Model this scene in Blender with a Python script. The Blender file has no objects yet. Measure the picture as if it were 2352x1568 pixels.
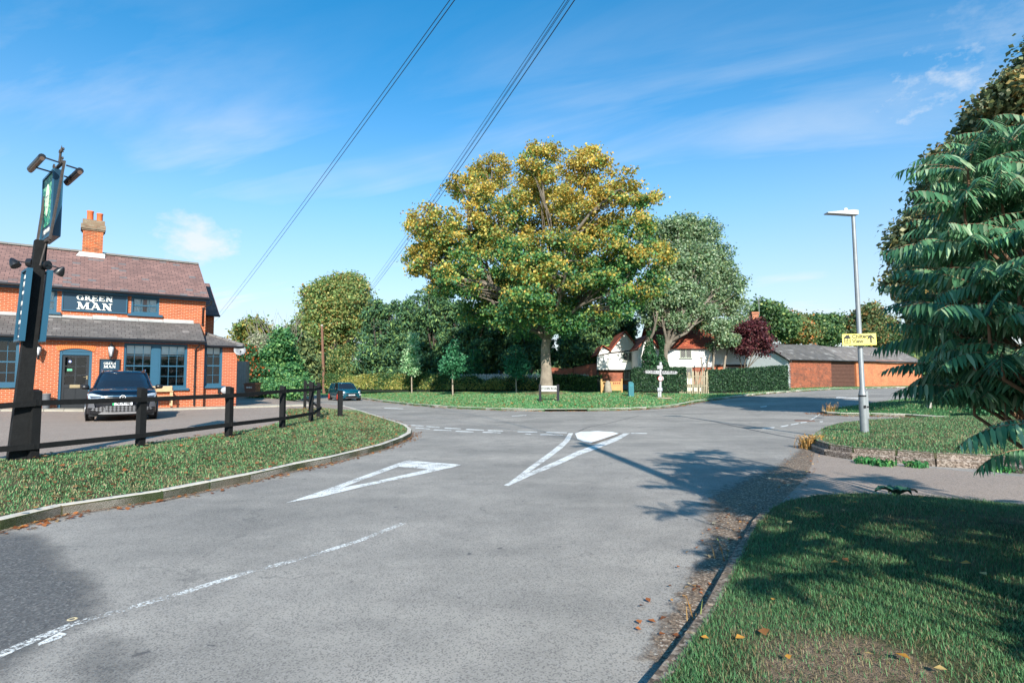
import bpy, math, random
import numpy as np
from mathutils import Vector, Matrix, geometry
PI = math.pi
random.seed(7)
C = bpy.context.scene.collection

# ------------------------------------------------------------------ camera, sky, sun, exposure
CAM_H = 1.65; FPX = 20.0 / 36.0 * 2352.0          # 20 mm lens; plan measured on a 2352 x 1568 grid
PITCH = math.radians(3.85); ROLL = math.radians(0.3)
cd = bpy.data.cameras.new('camera'); cam = bpy.data.objects.new('camera', cd); C.objects.link(cam)
cd.lens = 20.0; cd.sensor_width = 36.0; cd.clip_start = 0.05; cd.clip_end = 3000
CM = Matrix.Translation((0, 0, CAM_H)) @ Matrix.Rotation(PI/2 + PITCH, 4, 'X') @ Matrix.Rotation(-ROLL, 4, 'Z')
cam.matrix_world = CM; bpy.context.scene.camera = cam
SUN_EL = math.radians(29); SHX, SHY = -0.15, 0.989
sl = bpy.data.lights.new('sun', 'SUN'); so = bpy.data.objects.new('sun', sl); C.objects.link(so)
sl.energy = 4.2; sl.angle = math.radians(0.5); sl.color = (1.0, 0.93, 0.83)
sd = Vector((SHX*math.cos(SUN_EL), SHY*math.cos(SUN_EL), -math.sin(SUN_EL)))
so.rotation_euler = sd.to_track_quat('-Z', 'Y').to_euler()
vs = bpy.context.scene.view_settings
vs.view_transform = 'Standard'; vs.look = 'None'; vs.gamma = 1.0; vs.use_curve_mapping = False; vs.exposure = 1.02
bpy.context.scene.cycles.max_bounces = 8
bpy.context.scene.cycles.transparent_max_bounces = 8

def ray(px, py):
    v = Vector(((px-1176)/FPX, -(py-784)/FPX, -1.0))
    d = (CM.to_3x3() @ v); return d
O = Vector((0, 0, CAM_H))
def at(px, py, Y):                                   # point seen at plan pixel (px,py) at forward distance Y
    d = ray(px, py); return O + d*(Y/d.y)
def gz(px, py, z):
    d = ray(px, py); return O + d*((z-CAM_H)/d.z)
def ppm(Y): return FPX/Y

w = bpy.data.worlds.new('World'); bpy.context.scene.world = w; w.use_nodes = True
def build_world():
    nt = w.node_tree; n = nt.nodes; l = nt.links; n.clear()
    out = n.new('ShaderNodeOutputWorld'); bg = n.new('ShaderNodeBackground'); bg.inputs[1].default_value = 0.15
    sky = n.new('ShaderNodeTexSky'); sky.sky_type = 'NISHITA'; sky.sun_disc = False
    sky.sun_elevation = SUN_EL; sky.sun_rotation = math.atan2(-SHX, -SHY) % (2*PI)
    sky.air_density = 1.0; sky.dust_density = 0.6; sky.ozone_density = 2.2
    tc = n.new('ShaderNodeTexCoord'); sep = n.new('ShaderNodeSeparateXYZ'); l.new(tc.outputs['Generated'], sep.inputs[0])
    def M(op, a, b=None, c=None, clamp=False):
        m = n.new('ShaderNodeMath'); m.operation = op; m.use_clamp = clamp
        for i, v in enumerate((a, b, c)):
            if v is None: continue
            if isinstance(v, (int, float)): m.inputs[i].default_value = v
            else: l.new(v, m.inputs[i])
        return m.outputs[0]
    zc = M('MAXIMUM', sep.outputs[2], 0.0)
    den = M('ADD', zc, 0.18)
    u = M('DIVIDE', sep.outputs[0], den); v = M('DIVIDE', sep.outputs[1], den)
    # thin streaks, drawn out along one heading
    ur = M('ADD', M('MULTIPLY', u, 0.90), M('MULTIPLY', v, -0.35)); vr = M('ADD', M('MULTIPLY', u, 0.35), M('MULTIPLY', v, 0.90))
    cb = n.new('ShaderNodeCombineXYZ'); l.new(M('MULTIPLY', ur, 0.55), cb.inputs[0]); l.new(M('MULTIPLY', vr, 2.6), cb.inputs[1])
    n1 = n.new('ShaderNodeTexNoise'); n1.inputs['Scale'].default_value = 1.1; n1.inputs['Detail'].default_value = 7; n1.inputs['Roughness'].default_value = 0.58
    n1.inputs['Distortion'].default_value = 0.6
    l.new(cb.outputs[0], n1.inputs['Vector'])
    cb2 = n.new('ShaderNodeCombineXYZ'); l.new(u, cb2.inputs[0]); l.new(v, cb2.inputs[1])
    n2 = n.new('ShaderNodeTexNoise'); n2.inputs['Scale'].default_value = 0.75; n2.inputs['Detail'].default_value = 4
    l.new(cb2.outputs[0], n2.inputs['Vector'])
    s1 = M('MULTIPLY', M('SUBTRACT', n1.outputs[0], 0.40), 2.6, clamp=True)
    s2 = M('MULTIPLY', M('SUBTRACT', n2.outputs[0], 0.36), 4.0, clamp=True)
    low = M('SUBTRACT', 1.0, M('MULTIPLY', zc, 1.75), clamp=True)          # clouds gather towards the horizon
    cir = M('MULTIPLY', M('MULTIPLY', s1, s2), M('ADD', 0.09, M('MULTIPLY', low, 1.75)))
    veil = M('MULTIPLY', M('POWER', M('SUBTRACT', 1.0, M('MULTIPLY', zc, 1.9), clamp=True), 2.0), 0.78)
    def puff(px, py, rx, ry, sc, thr, amp):
        d = ray(px, py).normalized()
        az = math.atan2(d.x, d.y); el = math.asin(d.z)
        azn = M('ARCTAN2', sep.outputs[0], sep.outputs[1]); eln = M('ARCSINE', sep.outputs[2])
        a = M('DIVIDE', M('SUBTRACT', azn, az), rx); b = M('DIVIDE', M('SUBTRACT', eln, el), ry)
        r = M('ADD', M('MULTIPLY', a, a), M('MULTIPLY', b, b))
        nn = n.new('ShaderNodeTexNoise'); nn.inputs['Scale'].default_value = sc; nn.inputs['Detail'].default_value = 8; nn.inputs['Roughness'].default_value = 0.62
        cc = n.new('ShaderNodeCombineXYZ'); l.new(azn, cc.inputs[0]); l.new(M('MULTIPLY', eln, 1.6), cc.inputs[1]); l.new(cc.outputs[0], nn.inputs['Vector'])
        e = M('SUBTRACT', 1.0, r, clamp=True)
        return M('MULTIPLY', M('MULTIPLY', M('SUBTRACT', M('ADD', nn.outputs[0], M('MULTIPLY', e, 0.42)), thr), amp, clamp=True), M('MULTIPLY', e, 2.5, clamp=True))
    p1 = puff(440, 548, 0.105, 0.06, 13, 0.66, 3.0)
    p2 = puff(2190, 190, 0.15, 0.09, 30, 0.86, 4.0)
    p3 = puff(2330, 40, 0.16, 0.08, 20, 0.80, 2.2)
    tot = M('ADD', M('MAXIMUM', M('MAXIMUM', M('MULTIPLY', p1, 0.8), M('MULTIPLY', p2, 0.42)), M('MULTIPLY', p3, 0.28)), cir, clamp=True)
    tot = M('MAXIMUM', tot, veil)
    # deepen the blue of the upper sky a little, as a polarised autumn sky
    cr = n.new('ShaderNodeValToRGB'); l.new(zc, cr.inputs[0]); e = cr.color_ramp.elements
    e[0].position = 0.0; e[0].color = (0.50, 0.49, 0.51, 1); e[1].position = 0.62; e[1].color = (0.08, 0.60, 0.78, 1)
    e2 = e.new(0.28); e2.color = (0.29, 0.62, 0.74, 1)
    tm = n.new('ShaderNodeMix'); tm.data_type = 'RGBA'; tm.blend_type = 'MULTIPLY'; tm.inputs[0].default_value = 1; l.new(sky.outputs[0], tm.inputs[6]); l.new(cr.outputs[0], tm.inputs[7])
    mx = n.new('ShaderNodeMix'); mx.data_type = 'RGBA'; l.new(tot, mx.inputs[0]); l.new(tm.outputs[2], mx.inputs[6])
    mx.inputs[7].default_value = (3.1, 3.2, 3.3, 1)
    l.new(mx.outputs[2], bg.inputs[0]); l.new(bg.outputs[0], out.inputs[0])
build_world()

# ------------------------------------------------------------------ helpers: colour, materials
def lin(h):
    if isinstance(h, str):
        h = h.lstrip('#'); h = [int(h[i:i+2], 16)/255 for i in (0, 2, 4)]
    return tuple((c/12.92 if c <= 0.04045 else ((c+0.055)/1.055)**2.4) for c in h)
def rgba(h):
    c = lin(h) if isinstance(h, str) else h
    return (c[0], c[1], c[2], 1.0)
class NT:
    def __init__(s, name):
        s.m = bpy.data.materials.new(name); s.m.use_nodes = True
        s.t = s.m.node_tree; s.n = s.t.nodes; s.l = s.t.links
        s.b = s.n['Principled BSDF']; s.out = s.n['Material Output']
    def node(s, ty, **kw):
        x = s.n.new(ty)
        for k, v in kw.items(): setattr(x, k, v)
        return x
    def put(s, sock, v):
        if isinstance(v, bpy.types.NodeSocket): s.l.new(v, sock)
        elif v is not None:
            if isinstance(v, (tuple, list)) and len(v) == 3 and sock.type == 'RGBA': v = (*v, 1)
            sock.default_value = v
    def coord(s, kind='Object', scale=(1, 1, 1), rot=(0, 0, 0)):
        tc = s.node('ShaderNodeTexCoord'); mp = s.node('ShaderNodeMapping')
        s.l.new(tc.outputs[kind], mp.inputs[0]); mp.inputs['Scale'].default_value = scale; mp.inputs['Rotation'].default_value = rot
        return mp.outputs[0]
    def geo(s):
        return s.node('ShaderNodeNewGeometry').outputs['Position']
    def noise(s, vec, sc, det=4, ro=0.55, col=False, dist=0):
        x = s.node('ShaderNodeTexNoise'); s.l.new(vec, x.inputs['Vector'])
        x.inputs['Scale'].default_value = sc; x.inputs['Detail'].default_value = det; x.inputs['Roughness'].default_value = ro; x.inputs['Distortion'].default_value = dist
        return x.outputs[1 if col else 0]
    def vor(s, vec, sc, out='Distance'):
        x = s.node('ShaderNodeTexVoronoi'); s.l.new(vec, x.inputs['Vector']); x.inputs['Scale'].default_value = sc
        return x.outputs[out]
    def ramp(s, fac, stops):
        x = s.node('ShaderNodeValToRGB'); s.l.new(fac, x.inputs[0]); e = x.color_ramp.elements
        while len(e) < len(stops): e.new(0.5)
        for i, (p, c) in enumerate(stops):
            e[i].position = p; e[i].color = rgba(c) if not isinstance(c, (int, float)) else (c, c, c, 1)
        return x.outputs[0]
    def mix(s, f, a, b, mode='MIX'):
        x = s.node('ShaderNodeMix', data_type='RGBA', blend_type=mode)
        s.put(x.inputs[0], f)
        for i, v in ((6, a), (7, b)):
            if isinstance(v, str): v = rgba(v)
            s.put(x.inputs[i], v)
        return x.outputs[2]
    def math(s, op, a, b=None, clamp=False):
        x = s.node('ShaderNodeMath', operation=op, use_clamp=clamp); s.put(x.inputs[0], a)
        if b is not None: s.put(x.inputs[1], b)
        return x.outputs[0]
    def bump(s, h, st=0.3, d=0.01):
        x = s.node('ShaderNodeBump'); s.l.new(h, x.inputs['Height']); x.inputs['Strength'].default_value = st; x.inputs['Distance'].default_value = d
        s.l.new(x.outputs[0], s.b.inputs['Normal']); return x
    def base(s, v, rough=0.8, metal=0, spec=None):
        if isinstance(v, str): v = rgba(v)
        s.put(s.b.inputs['Base Color'], v); s.put(s.b.inputs['Roughness'], rough); s.put(s.b.inputs['Metallic'], metal)
        if spec is not None: s.b.inputs['Specular IOR Level'].default_value = spec
        return s.m
def plain(name, col, rough=0.6, metal=0, var=0.12, sc=6, spec=None, bump=0.0):
    t = NT(name); v = t.coord(); f = t.noise(v, sc, 5, 0.6)
    c = lin(col) if isinstance(col, str) else col
    a = tuple(x*(1-var) for x in c); b = tuple(min(1, x*(1+var)) for x in c)
    cc = t.mix(f, (*a, 1), (*b, 1)); t.base(cc, rough, metal, spec)
    if bump: t.bump(t.noise(v, sc*4, 4), bump, 0.01)
    return t.m
def mat_brick(name, c1, c2, mortar, dark=0.0, sx=4.4, sy=13.2, worn=0.0, c3=None):
    t = NT(name); tc = t.node('ShaderNodeTexCoord'); sp = t.node('ShaderNodeSeparateXYZ'); t.l.new(tc.outputs['Object'], sp.inputs[0])
    cb = t.node('ShaderNodeCombineXYZ'); t.l.new(t.math('ADD', sp.outputs[0], sp.outputs[1]), cb.inputs[0]); t.l.new(sp.outputs[2], cb.inputs[1])
    b = t.node('ShaderNodeTexBrick'); t.l.new(cb.outputs[0], b.inputs['Vector'])
    b.inputs['Scale'].default_value = 1.0; b.inputs['Brick Width'].default_value = 1/sx; b.inputs['Row Height'].default_value = 1/sy
    b.inputs['Mortar Size'].default_value = 0.0065; b.inputs['Mortar Smooth'].default_value = 0.15; b.inputs['Bias'].default_value = -0.1
    b.inputs['Color1'].default_value = rgba(c1); b.inputs['Color2'].default_value = rgba(c2); b.inputs['Mortar'].default_value = rgba(mortar)
    v = t.coord(); n1 = t.noise(v, 1.3, 5, 0.6); n2 = t.noise(v, 30, 3)
    c = t.mix(t.math('MULTIPLY', n2, 0.35), b.outputs[0], rgba(c3 or c2), 'MIX')
    c = t.mix(t.ramp(t.math('ADD', n1, t.math('MULTIPLY', t.noise(v, 6, 5, .7), .5)), [(0.58, 1.0 if worn > 0 else 0.3), (0.80, 0.0)]), c, t.mix(0.25 + worn*0.45, c, rgba('#43302a')), 'MIX')
    if worn: c = t.mix(t.ramp(t.noise(v, 2.1, 6, .75), [(.60, 0.), (.68, .45*worn)]), c, rgba('#b8a898'))
    t.base(c, 0.9)
    t.bump(t.math('SUBTRACT', 1.0, b.outputs[1]), 0.5, 0.008)
    return t.m
def mat_slate(name, cols, sx=3.4, sy=5.0, dark_line='#3a3032', moss=0.0, yfac=1.25):
    t = NT(name); tc = t.node('ShaderNodeTexCoord'); sp = t.node('ShaderNodeSeparateXYZ'); t.l.new(tc.outputs['Object'], sp.inputs[0])
    v0 = t.coord(); wob = t.noise(v0, 2.5, 2)
    cb = t.node('ShaderNodeCombineXYZ'); t.l.new(sp.outputs[0], cb.inputs[0])
    t.l.new(t.math('ADD', t.math('MULTIPLY', sp.outputs[2], yfac*1.5), t.math('MULTIPLY', wob, 0.035)), cb.inputs[1])
    b = t.node('ShaderNodeTexBrick'); t.l.new(cb.outputs[0], b.inputs['Vector']); b.inputs['Scale'].default_value = 1
    b.inputs['Brick Width'].default_value = 1/sx; b.inputs['Row Height'].default_value = 1/sy; b.inputs['Mortar Size'].default_value = 0.009; b.inputs['Mortar Smooth'].default_value = 0.3
    b.inputs['Color1'].default_value = rgba(cols[0]); b.inputs['Color2'].default_value = rgba(cols[1]); b.inputs['Mortar'].default_value = rgba(dark_line)
    cell = t.node('ShaderNodeTexWhiteNoise', noise_dimensions='2D')
    fl = t.node('ShaderNodeVectorMath', operation='FLOOR'); ms = t.node('ShaderNodeVectorMath', operation='MULTIPLY'); t.l.new(cb.outputs[0], ms.inputs[0]); ms.inputs[1].default_value = (sx, sy, 1)
    t.l.new(ms.outputs[0], fl.inputs[0]); t.l.new(fl.outputs[0], cell.inputs['Vector'])
    c = t.mix(t.ramp(cell.outputs[0], [(0.93, 0.0), (0.96, 0.8)]), b.outputs[0], rgba(cols[2]))
    n1 = t.noise(v0, 1.1, 5, 0.65); c = t.mix(t.ramp(n1, [(0.42, 0.0), (0.7, 0.55)]), c, rgba(cols[3]))
    if moss: c = t.mix(t.ramp(t.noise(v0, 7, 4), [(0.60, 0.0), (0.7, moss)]), c, rgba('#8a8560'))
    t.base(c, 0.75); t.bump(t.math('ADD', t.math('SUBTRACT', 1.0, b.outputs[1]), t.math('MULTIPLY', t.noise(v0, 12, 3), 0.4)), 0.6, 0.012)
    return t.m

# ------------------------------------------------------------------ helpers: mesh building
class MB:
    def __init__(s, M=None): s.v = []; s.f = []; s.mi = []; s.M = M; s.cur = 0; s.sm = []
    def add(s, vs, fs, smooth=False):
        o = len(s.v)
        for p in vs:
            p = Vector(p); s.v.append(tuple(s.M @ p) if s.M else tuple(p))
        for f in fs: s.f.append([i+o for i in f]); s.mi.append(s.cur); s.sm.append(smooth)
        return s
    def box(s, x0, x1, y0, y1, z0, z1):
        vs = [(x, y, z) for z in (z0, z1) for y in (y0, y1) for x in (x0, x1)]
        return s.add(vs, [(0, 2, 3, 1), (4, 5, 7, 6), (0, 1, 5, 4), (2, 6, 7, 3), (0, 4, 6, 2), (1, 3, 7, 5)])
    def cbox(s, c, d, R=None):
        vs = [Vector((x*d[0]/2, y*d[1]/2, z*d[2]/2)) for z in (-1, 1) for y in (-1, 1) for x in (-1, 1)]
        if R: vs = [R @ v for v in vs]
        vs = [v+Vector(c) for v in vs]
        return s.add(vs, [(0, 2, 3, 1), (4, 5, 7, 6), (0, 1, 5, 4), (2, 6, 7, 3), (0, 4, 6, 2), (1, 3, 7, 5)])
    def quad(s, *p): return s.add(p, [tuple(range(len(p)))])
    def prism(s, pts, axis, a, b):          # pts in the two remaining axes
        n = len(pts)
        def mk(p, q): return {'x': (q, p[0], p[1]), 'y': (p[0], q, p[1]), 'z': (p[0], p[1], q)}[axis]
        vs = [mk(p, a) for p in pts]+[mk(p, b) for p in pts]
        fs = [tuple(range(n))[::-1], tuple(range(n, 2*n))]+[(i, (i+1) % n, n+(i+1) % n, n+i) for i in range(n)]
        return s.add(vs, fs)
    def tube(s, pts, rs, n=8, cap=True):
        pts = [Vector(p) for p in pts]
        if isinstance(rs, (int, float)): rs = [rs]*len(pts)
        vs = []; fs = []; ref = None
        for i, p in enumerate(pts):
            a = pts[max(0, i-1)]; b = pts[min(len(pts)-1, i+1)]; d = (b-a)
            d = d.normalized() if d.length > 1e-9 else Vector((0, 0, 1))
            if ref is None: ref = Vector((1, 0, 0)) if abs(d.x) < 0.9 else Vector((0, 1, 0))
            u = (ref - d*ref.dot(d)).normalized(); ref = u; q = d.cross(u)
            for k in range(n):
                t = 2*PI*k/n; vs.append(p+(u*math.cos(t)+q*math.sin(t))*rs[i])
        for i in range(len(pts)-1):
            for k in range(n):
                fs.append((i*n+k, i*n+(k+1) % n, (i+1)*n+(k+1) % n, (i+1)*n+k))
        s.add(vs, fs, True)
        if cap:
            o = len(pts)-1
            s.add(vs[:n], [tuple(range(n))[::-1]]); s.add(vs[o*n:], [tuple(range(n))])
        return s
    def lathe(s, prof, n=16, c=(0, 0, 0), R=None, cap=True):    # prof [(r,z)]
        vs = []; fs = []
        for r, z in prof:
            for k in range(n):
                t = 2*PI*k/n; v = Vector((r*math.cos(t), r*math.sin(t), z))
                if R: v = R @ v
                vs.append(v+Vector(c))
        for i in range(len(prof)-1):
            for k in range(n): fs.append((i*n+k, i*n+(k+1) % n, (i+1)*n+(k+1) % n, (i+1)*n+k))
        if cap: fs += [tuple(range(n))[::-1], tuple(range((len(prof)-1)*n, len(prof)*n))]
        return s.add(vs, fs, True)
    def build(s, name, mats, parent=None, off=None):
        me = bpy.data.meshes.new(name)
        vv = s.v if off is None else [(a-off[0], b-off[1], c-off[2]) for a, b, c in s.v]
        me.from_pydata(vv, [], s.f)
        mats = mats if isinstance(mats, (list, tuple)) else [mats]
        for m in mats: me.materials.append(m)
        for i, p in enumerate(me.polygons): p.material_index = s.mi[i]; p.use_smooth = s.sm[i]
        me.update()
        o = bpy.data.objects.new(name, me); C.objects.link(o)
        if parent: o.parent = parent
        return o
def tag(o, label=None, cat=None, group=None, kind=None):
    if label: o['label'] = label
    if cat: o['category'] = cat
    if group: o['group'] = group
    if kind: o['kind'] = kind
    return o
def thing(name, label, cat, loc=(0, 0, 0), M=None, group=None):
    o = bpy.data.objects.new(name, None); C.objects.link(o)
    if M is not None: o.matrix_world = M
    else: o.location = loc
    return tag(o, label, cat, group)
def npmesh(name, V, F, mat, parent=None, col=None, off=None, smooth=False):
    V = np.asarray(V, dtype=np.float32).reshape(-1, 3)
    if off is not None: V = V-np.array(off, dtype=np.float32)
    F = np.asarray(F, dtype=np.int32); k = F.shape[1]; nf = F.shape[0]
    me = bpy.data.meshes.new(name); me.vertices.add(len(V)); me.vertices.foreach_set('co', V.ravel())
    me.loops.add(nf*k); me.loops.foreach_set('vertex_index', F.ravel())
    me.polygons.add(nf); me.polygons.foreach_set('loop_start', np.arange(0, nf*k, k, dtype=np.int32))
    if smooth: me.polygons.foreach_set('use_smooth', np.ones(nf, dtype=bool))
    me.update(calc_edges=True); me.materials.append(mat)
    if col is not None:
        a = me.color_attributes.new('col', 'FLOAT_COLOR', 'POINT')
        cc = np.ones((len(V), 4), dtype=np.float32); cc[:, :3] = col; a.data.foreach_set('color', cc.ravel())
    o = bpy.data.objects.new(name, me); C.objects.link(o)
    if parent: o.parent = parent
    return o
def text_mesh(s, size, M, extrude=0.004, align='CENTER', bold=0.0, xs=1.0):
    cu = bpy.data.curves.new('lettering', 'FONT'); cu.body = s; cu.size = size; cu.align_x = align; cu.align_y = 'CENTER'
    cu.extrude = extrude; cu.offset = bold; cu.resolution_u = 3
    o = bpy.data.objects.new('lettering', cu); C.objects.link(o)
    dg = bpy.context.evaluated_depsgraph_get(); me = bpy.data.meshes.new_from_object(o.evaluated_get(dg))
    C.objects.unlink(o); bpy.data.objects.remove(o)
    me.transform(M @ Matrix.Diagonal((xs, 1, 1, 1)))
    return me
def text(name, s, size, M, mat, parent, extrude=0.004, align='CENTER', bold=0.0, xs=1.0):
    me = text_mesh(s, size, M, extrude, align, bold, xs); me.materials.clear(); me.materials.append(mat)
    o = bpy.data.objects.new(name, me); C.objects.link(o); o.parent = parent
    return o
FACE = Matrix.Rotation(PI/2, 4, 'X')          # text stands up in the local xz plane, reading towards -y

# ------------------------------------------------------------------ terrain
def S(v, a, b):
    t = max(0.0, min(1.0, (v-a)/(b-a))); return t*t*(3-2*t)
def R(x, y): return 0.72*S(x, 4, 28)*S(y, 18, 42)
def hit(px, py, fn=R, up=0.0, y0=1.5, y1=160):
    d = ray(px, py); Y = y0
    while Y < y1:
        p = O+d*(Y/d.y)
        if p.z <= fn(p.x, p.y)+up: return p
        Y += 0.02+Y*0.001
    return O+d*(y1/d.y)
def q4(X, Y): return (574.2+X*.3906, 918.7+Y*.3906)
def q5(X, Y): return (X*.41503, 1148.4+Y*.41503)
def qr(X, Y): return (1722.6+X*.26757, 890+Y*.26757)
def Z1(X, Y): return (X*.29296, 287.1+Y*.29296)
def Z2(X, Y): return (X*.29296, 689.06+Y*.29296)
def line(pts, fn=R, up=0): return [hit(*p, fn=fn, up=up).xy.copy() for p in pts]
KL = line([(-330, 1275), (-150, 1246), (0, 1219), (141, 1184), (373, 1148), (574, 1106), (684, 1079), (761, 1063), (879, 1032), (925, 1014), (944, 1003),
           (946, 993), (935, 984), (918, 977), (871, 962), (824, 946), (787, 934.5), (735, 932), (674, 918.5), (620, 911)])
KL0 = KL[0]; KL[0] = Vector((-13.0, -3.0))
def dist(pl, x, y):
    best = 1e9
    for a, b in zip(pl[:-1], pl[1:]):
        dx, dy = b.x-a.x, b.y-a.y; t = max(0, min(1, ((x-a.x)*dx+(y-a.y)*dy)/(dx*dx+dy*dy)))
        e = math.hypot(x-a.x-t*dx, y-a.y-t*dy)
        if e < best: best = e
    return best
def L_(x, y):                               # land on the pub side
    d = dist(KL, x, y); return 0.115+0.32*S(d, 0, 2.6)+0.19*S(d, 9, 15)
KF = line([(560, 899.5), (640, 903), (692, 906.5), (758, 910), (835, 916), (880, 923), (950, 931), (1050, 938.5), (1150, 942.5), (1250, 944.5), (1350, 944), (1450, 941.5),
           (1520, 937), (1560, 932), (1600, 924), (1690, 912), (1760, 904.5), (1850, 898), (1960, 893.5), (2080, 890.5), (2200, 888)])
def V_(x, y):                               # far verge and the ground beyond it
    d = dist(KF, x, y); g = 1-S(x, 8, 20)
    return R(x, y)+0.115+g*(0.40*S(d, 0, 8)+0.33*S(d, 8, 24))
# ------------------------------------------------------------------ ground materials
def mat_asphalt():
    t = NT('asphalt'); v = t.geo()
    fine = t.noise(v, 120, 2, 0.7); chips = t.vor(v, 105, 'Color'); big = t.noise(v, 0.35, 4, 0.6); mid = t.noise(v, 2.2, 5, 0.7)
    sep = t.node('ShaderNodeSeparateColor'); t.l.new(chips, sep.inputs[0])
    c = t.mix(t.ramp(big, [(.36, 0.), (.62, 1.)]), (0.37, 0.34, 0.305, 1), (0.235, 0.22, 0.20, 1))
    mq = t.node('ShaderNodeMapping'); t.l.new(v, mq.inputs[0]); mq.inputs['Rotation'].default_value = (0, 0, 0.5); mq.inputs['Scale'].default_value = (.10, .75, 1)
    c = t.mix(t.ramp(t.noise(mq.outputs[0], 1.0, 3, .5), [(.50, 0.), (.68, .6)]), c, (0.42, 0.385, 0.34, 1))
    c = t.mix(t.ramp(mid, [(0.42, 0.0), (0.72, 0.45)]), c, (0.165, 0.155, 0.145, 1))
    c = t.mix(t.ramp(sep.outputs[0], [(0.80, 0.0), (0.86, 0.5)]), c, (0.36, 0.34, 0.32, 1))
    c = t.mix(t.ramp(sep.outputs[1], [(0.72, 0.0), (0.82, 0.55)]), c, (0.09, 0.085, 0.085, 1))
    mp = t.node('ShaderNodeMapping'); t.l.new(v, mp.inputs[0]); mp.inputs['Rotation'].default_value = (0, 0, 0.62); mp.inputs['Scale'].default_value = (0.25, 2.3, 1)
    stk = t.noise(mp.outputs[0], 1.4, 6, 0.75)
    c = t.mix(t.ramp(stk, [(0.60, 0.0), (0.72, 0.5)]), c, (0.11, 0.11, 0.115, 1))
    c = t.mix(t.ramp(t.noise(v, 5.5, 2), [(0.71, 0.0), (0.745, 0.6)]), c, (0.05, 0.05, 0.06, 1))
    arcs = t.noise(t.mix(0.5, v, v), 0.12, 2, .5)
    vc = t.node('ShaderNodeTexVoronoi', feature='DISTANCE_TO_EDGE'); vw = t.node('ShaderNodeVectorMath', operation='ADD'); t.l.new(v, vw.inputs[0]); t.l.new(t.noise(v, 1.5, 4, .7, col=True), vw.inputs[1]); t.l.new(vw.outputs[0], vc.inputs['Vector']); vc.inputs['Scale'].default_value = .30
    c = t.mix(t.math('MULTIPLY', t.ramp(vc.outputs[0], [(0.003, .35), (0.007, 0.)]), t.ramp(t.noise(v, .5, 2), [(.5, 0.), (.6, 1.)])), c, (0.08, .08, .08, 1))
    t.base(c, 0.9, spec=0.25)
    t.bump(t.math('ADD', fine, t.math('MULTIPLY', sep.outputs[2], 0.7)), 0.55, 0.006)
    return t.m
def mat_drive():
    t = NT('pink_tarmac'); v = t.geo()
    chips = t.vor(v, 85, 'Color'); sep = t.node('ShaderNodeSeparateColor'); t.l.new(chips, sep.inputs[0])
    c = t.mix(t.noise(v, 0.6, 5, 0.65), (0.38, 0.30, 0.245, 1), (0.26, 0.21, 0.175, 1))
    c = t.mix(t.ramp(sep.outputs[0], [(0.78, 0.0), (0.86, 0.6)]), c, (0.42, 0.36, 0.33, 1))
    c = t.mix(t.ramp(sep.outputs[1], [(0.75, 0.0), (0.82, 0.55)]), c, (0.09, 0.08, 0.08, 1))
    t.base(c, 0.92, spec=0.2); t.bump(sep.outputs[2], 0.6, 0.006); return t.m
def mat_grass(name, a, b, dry, dryamt, sc=1.0):
    t = NT(name); v = t.geo()
    n = t.noise(v, 14*sc, 6, 0.75); big = t.noise(v, 0.9, 5, 0.65); f = t.noise(v, 70*sc, 3, 0.7)
    c = t.mix(n, a, b); c = t.mix(t.ramp(f, [(0.3, 0.0), (0.7, 0.5)]), c, (a[0]*.5, a[1]*.5, a[2]*.5, 1))
    c = t.mix(t.ramp(big, [(0.60-dryamt, 0.0), (0.78-dryamt*0.6, 0.85)]), c, dry)
    if name == 'turf_soil': c = soil_patch(t, c)
    t.base(c, 0.95, spec=0.1); t.bump(t.math('ADD', n, f), 1.0, 0.05); return t.m
M_ASPH = mat_asphalt(); M_DRIVE = mat_drive()
G1 = (0.045, 0.150, 0.055, 1); G2 = (0.085, 0.235, 0.075, 1)
M_GRASS = mat_grass('grass_turf', G1, G2, (0.20, 0.20, 0.085, 1), 0.06)
M_GRASS2 = mat_grass('grass_turf_far', (0.06, 0.22, 0.07, 1), (0.10, 0.30, 0.09, 1), (0.27, 0.26, 0.12, 1), 0.09)
def soil_patch(t, c):
    v = t.geo(); s = t.node('ShaderNodeSeparateXYZ'); t.l.new(v, s.inputs[0]); a = t.math('MULTIPLY', t.math('SUBTRACT', s.outputs[0], 1.75), 1.25); b = t.math('MULTIPLY', t.math('SUBTRACT', s.outputs[1], 3.1), 1.6)
    r = t.math('ADD', t.math('MULTIPLY', a, a), t.math('MULTIPLY', b, b)); f = t.ramp(t.math('ADD', r, t.math('MULTIPLY', t.noise(v, 6, 5, .7), 1.2)), [(.75, 1.), (1.0, 0.)])
    return t.mix(f, c, t.ramp(t.noise(v, 22, 5, .8), [(.3, (.16, .11, .075)), (.6, (.36, .27, .19)), (.8, (.5, .4, .3))]))
M_SOIL = mat_grass('turf_soil', (0.05, 0.10, 0.04, 1), (0.12, 0.13, 0.06, 1), (0.30, 0.22, 0.15, 1), 0.10)
M_CONC = plain('kerb_concrete', (0.52, 0.48, 0.42), 0.9, var=0.3, sc=9, bump=0.4)
M_WHITE = plain('white_paint', (0.8, 0.8, 0.78), 0.6, var=0.05)
def mat_agg():
    t = NT('aggregate_kerb'); v = t.geo(); ch = t.vor(v, 42, 'Color'); sep = t.node('ShaderNodeSeparateColor'); t.l.new(ch, sep.inputs[0])
    c = t.ramp(sep.outputs[0], [(0.0, (0.07, 0.05, 0.04)), (0.5, (0.21, 0.16, 0.125)), (1.0, (0.42, 0.35, 0.30))])
    c = t.mix(t.ramp(t.noise(v, 3, 4), [(0.45, 0), (0.7, 0.5)]), c, (0.12, 0.11, 0.08, 1))
    t.base(c, 0.95); t.bump(sep.outputs[1], 0.9, 0.012); return t.m
M_AGG = mat_agg()
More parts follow.
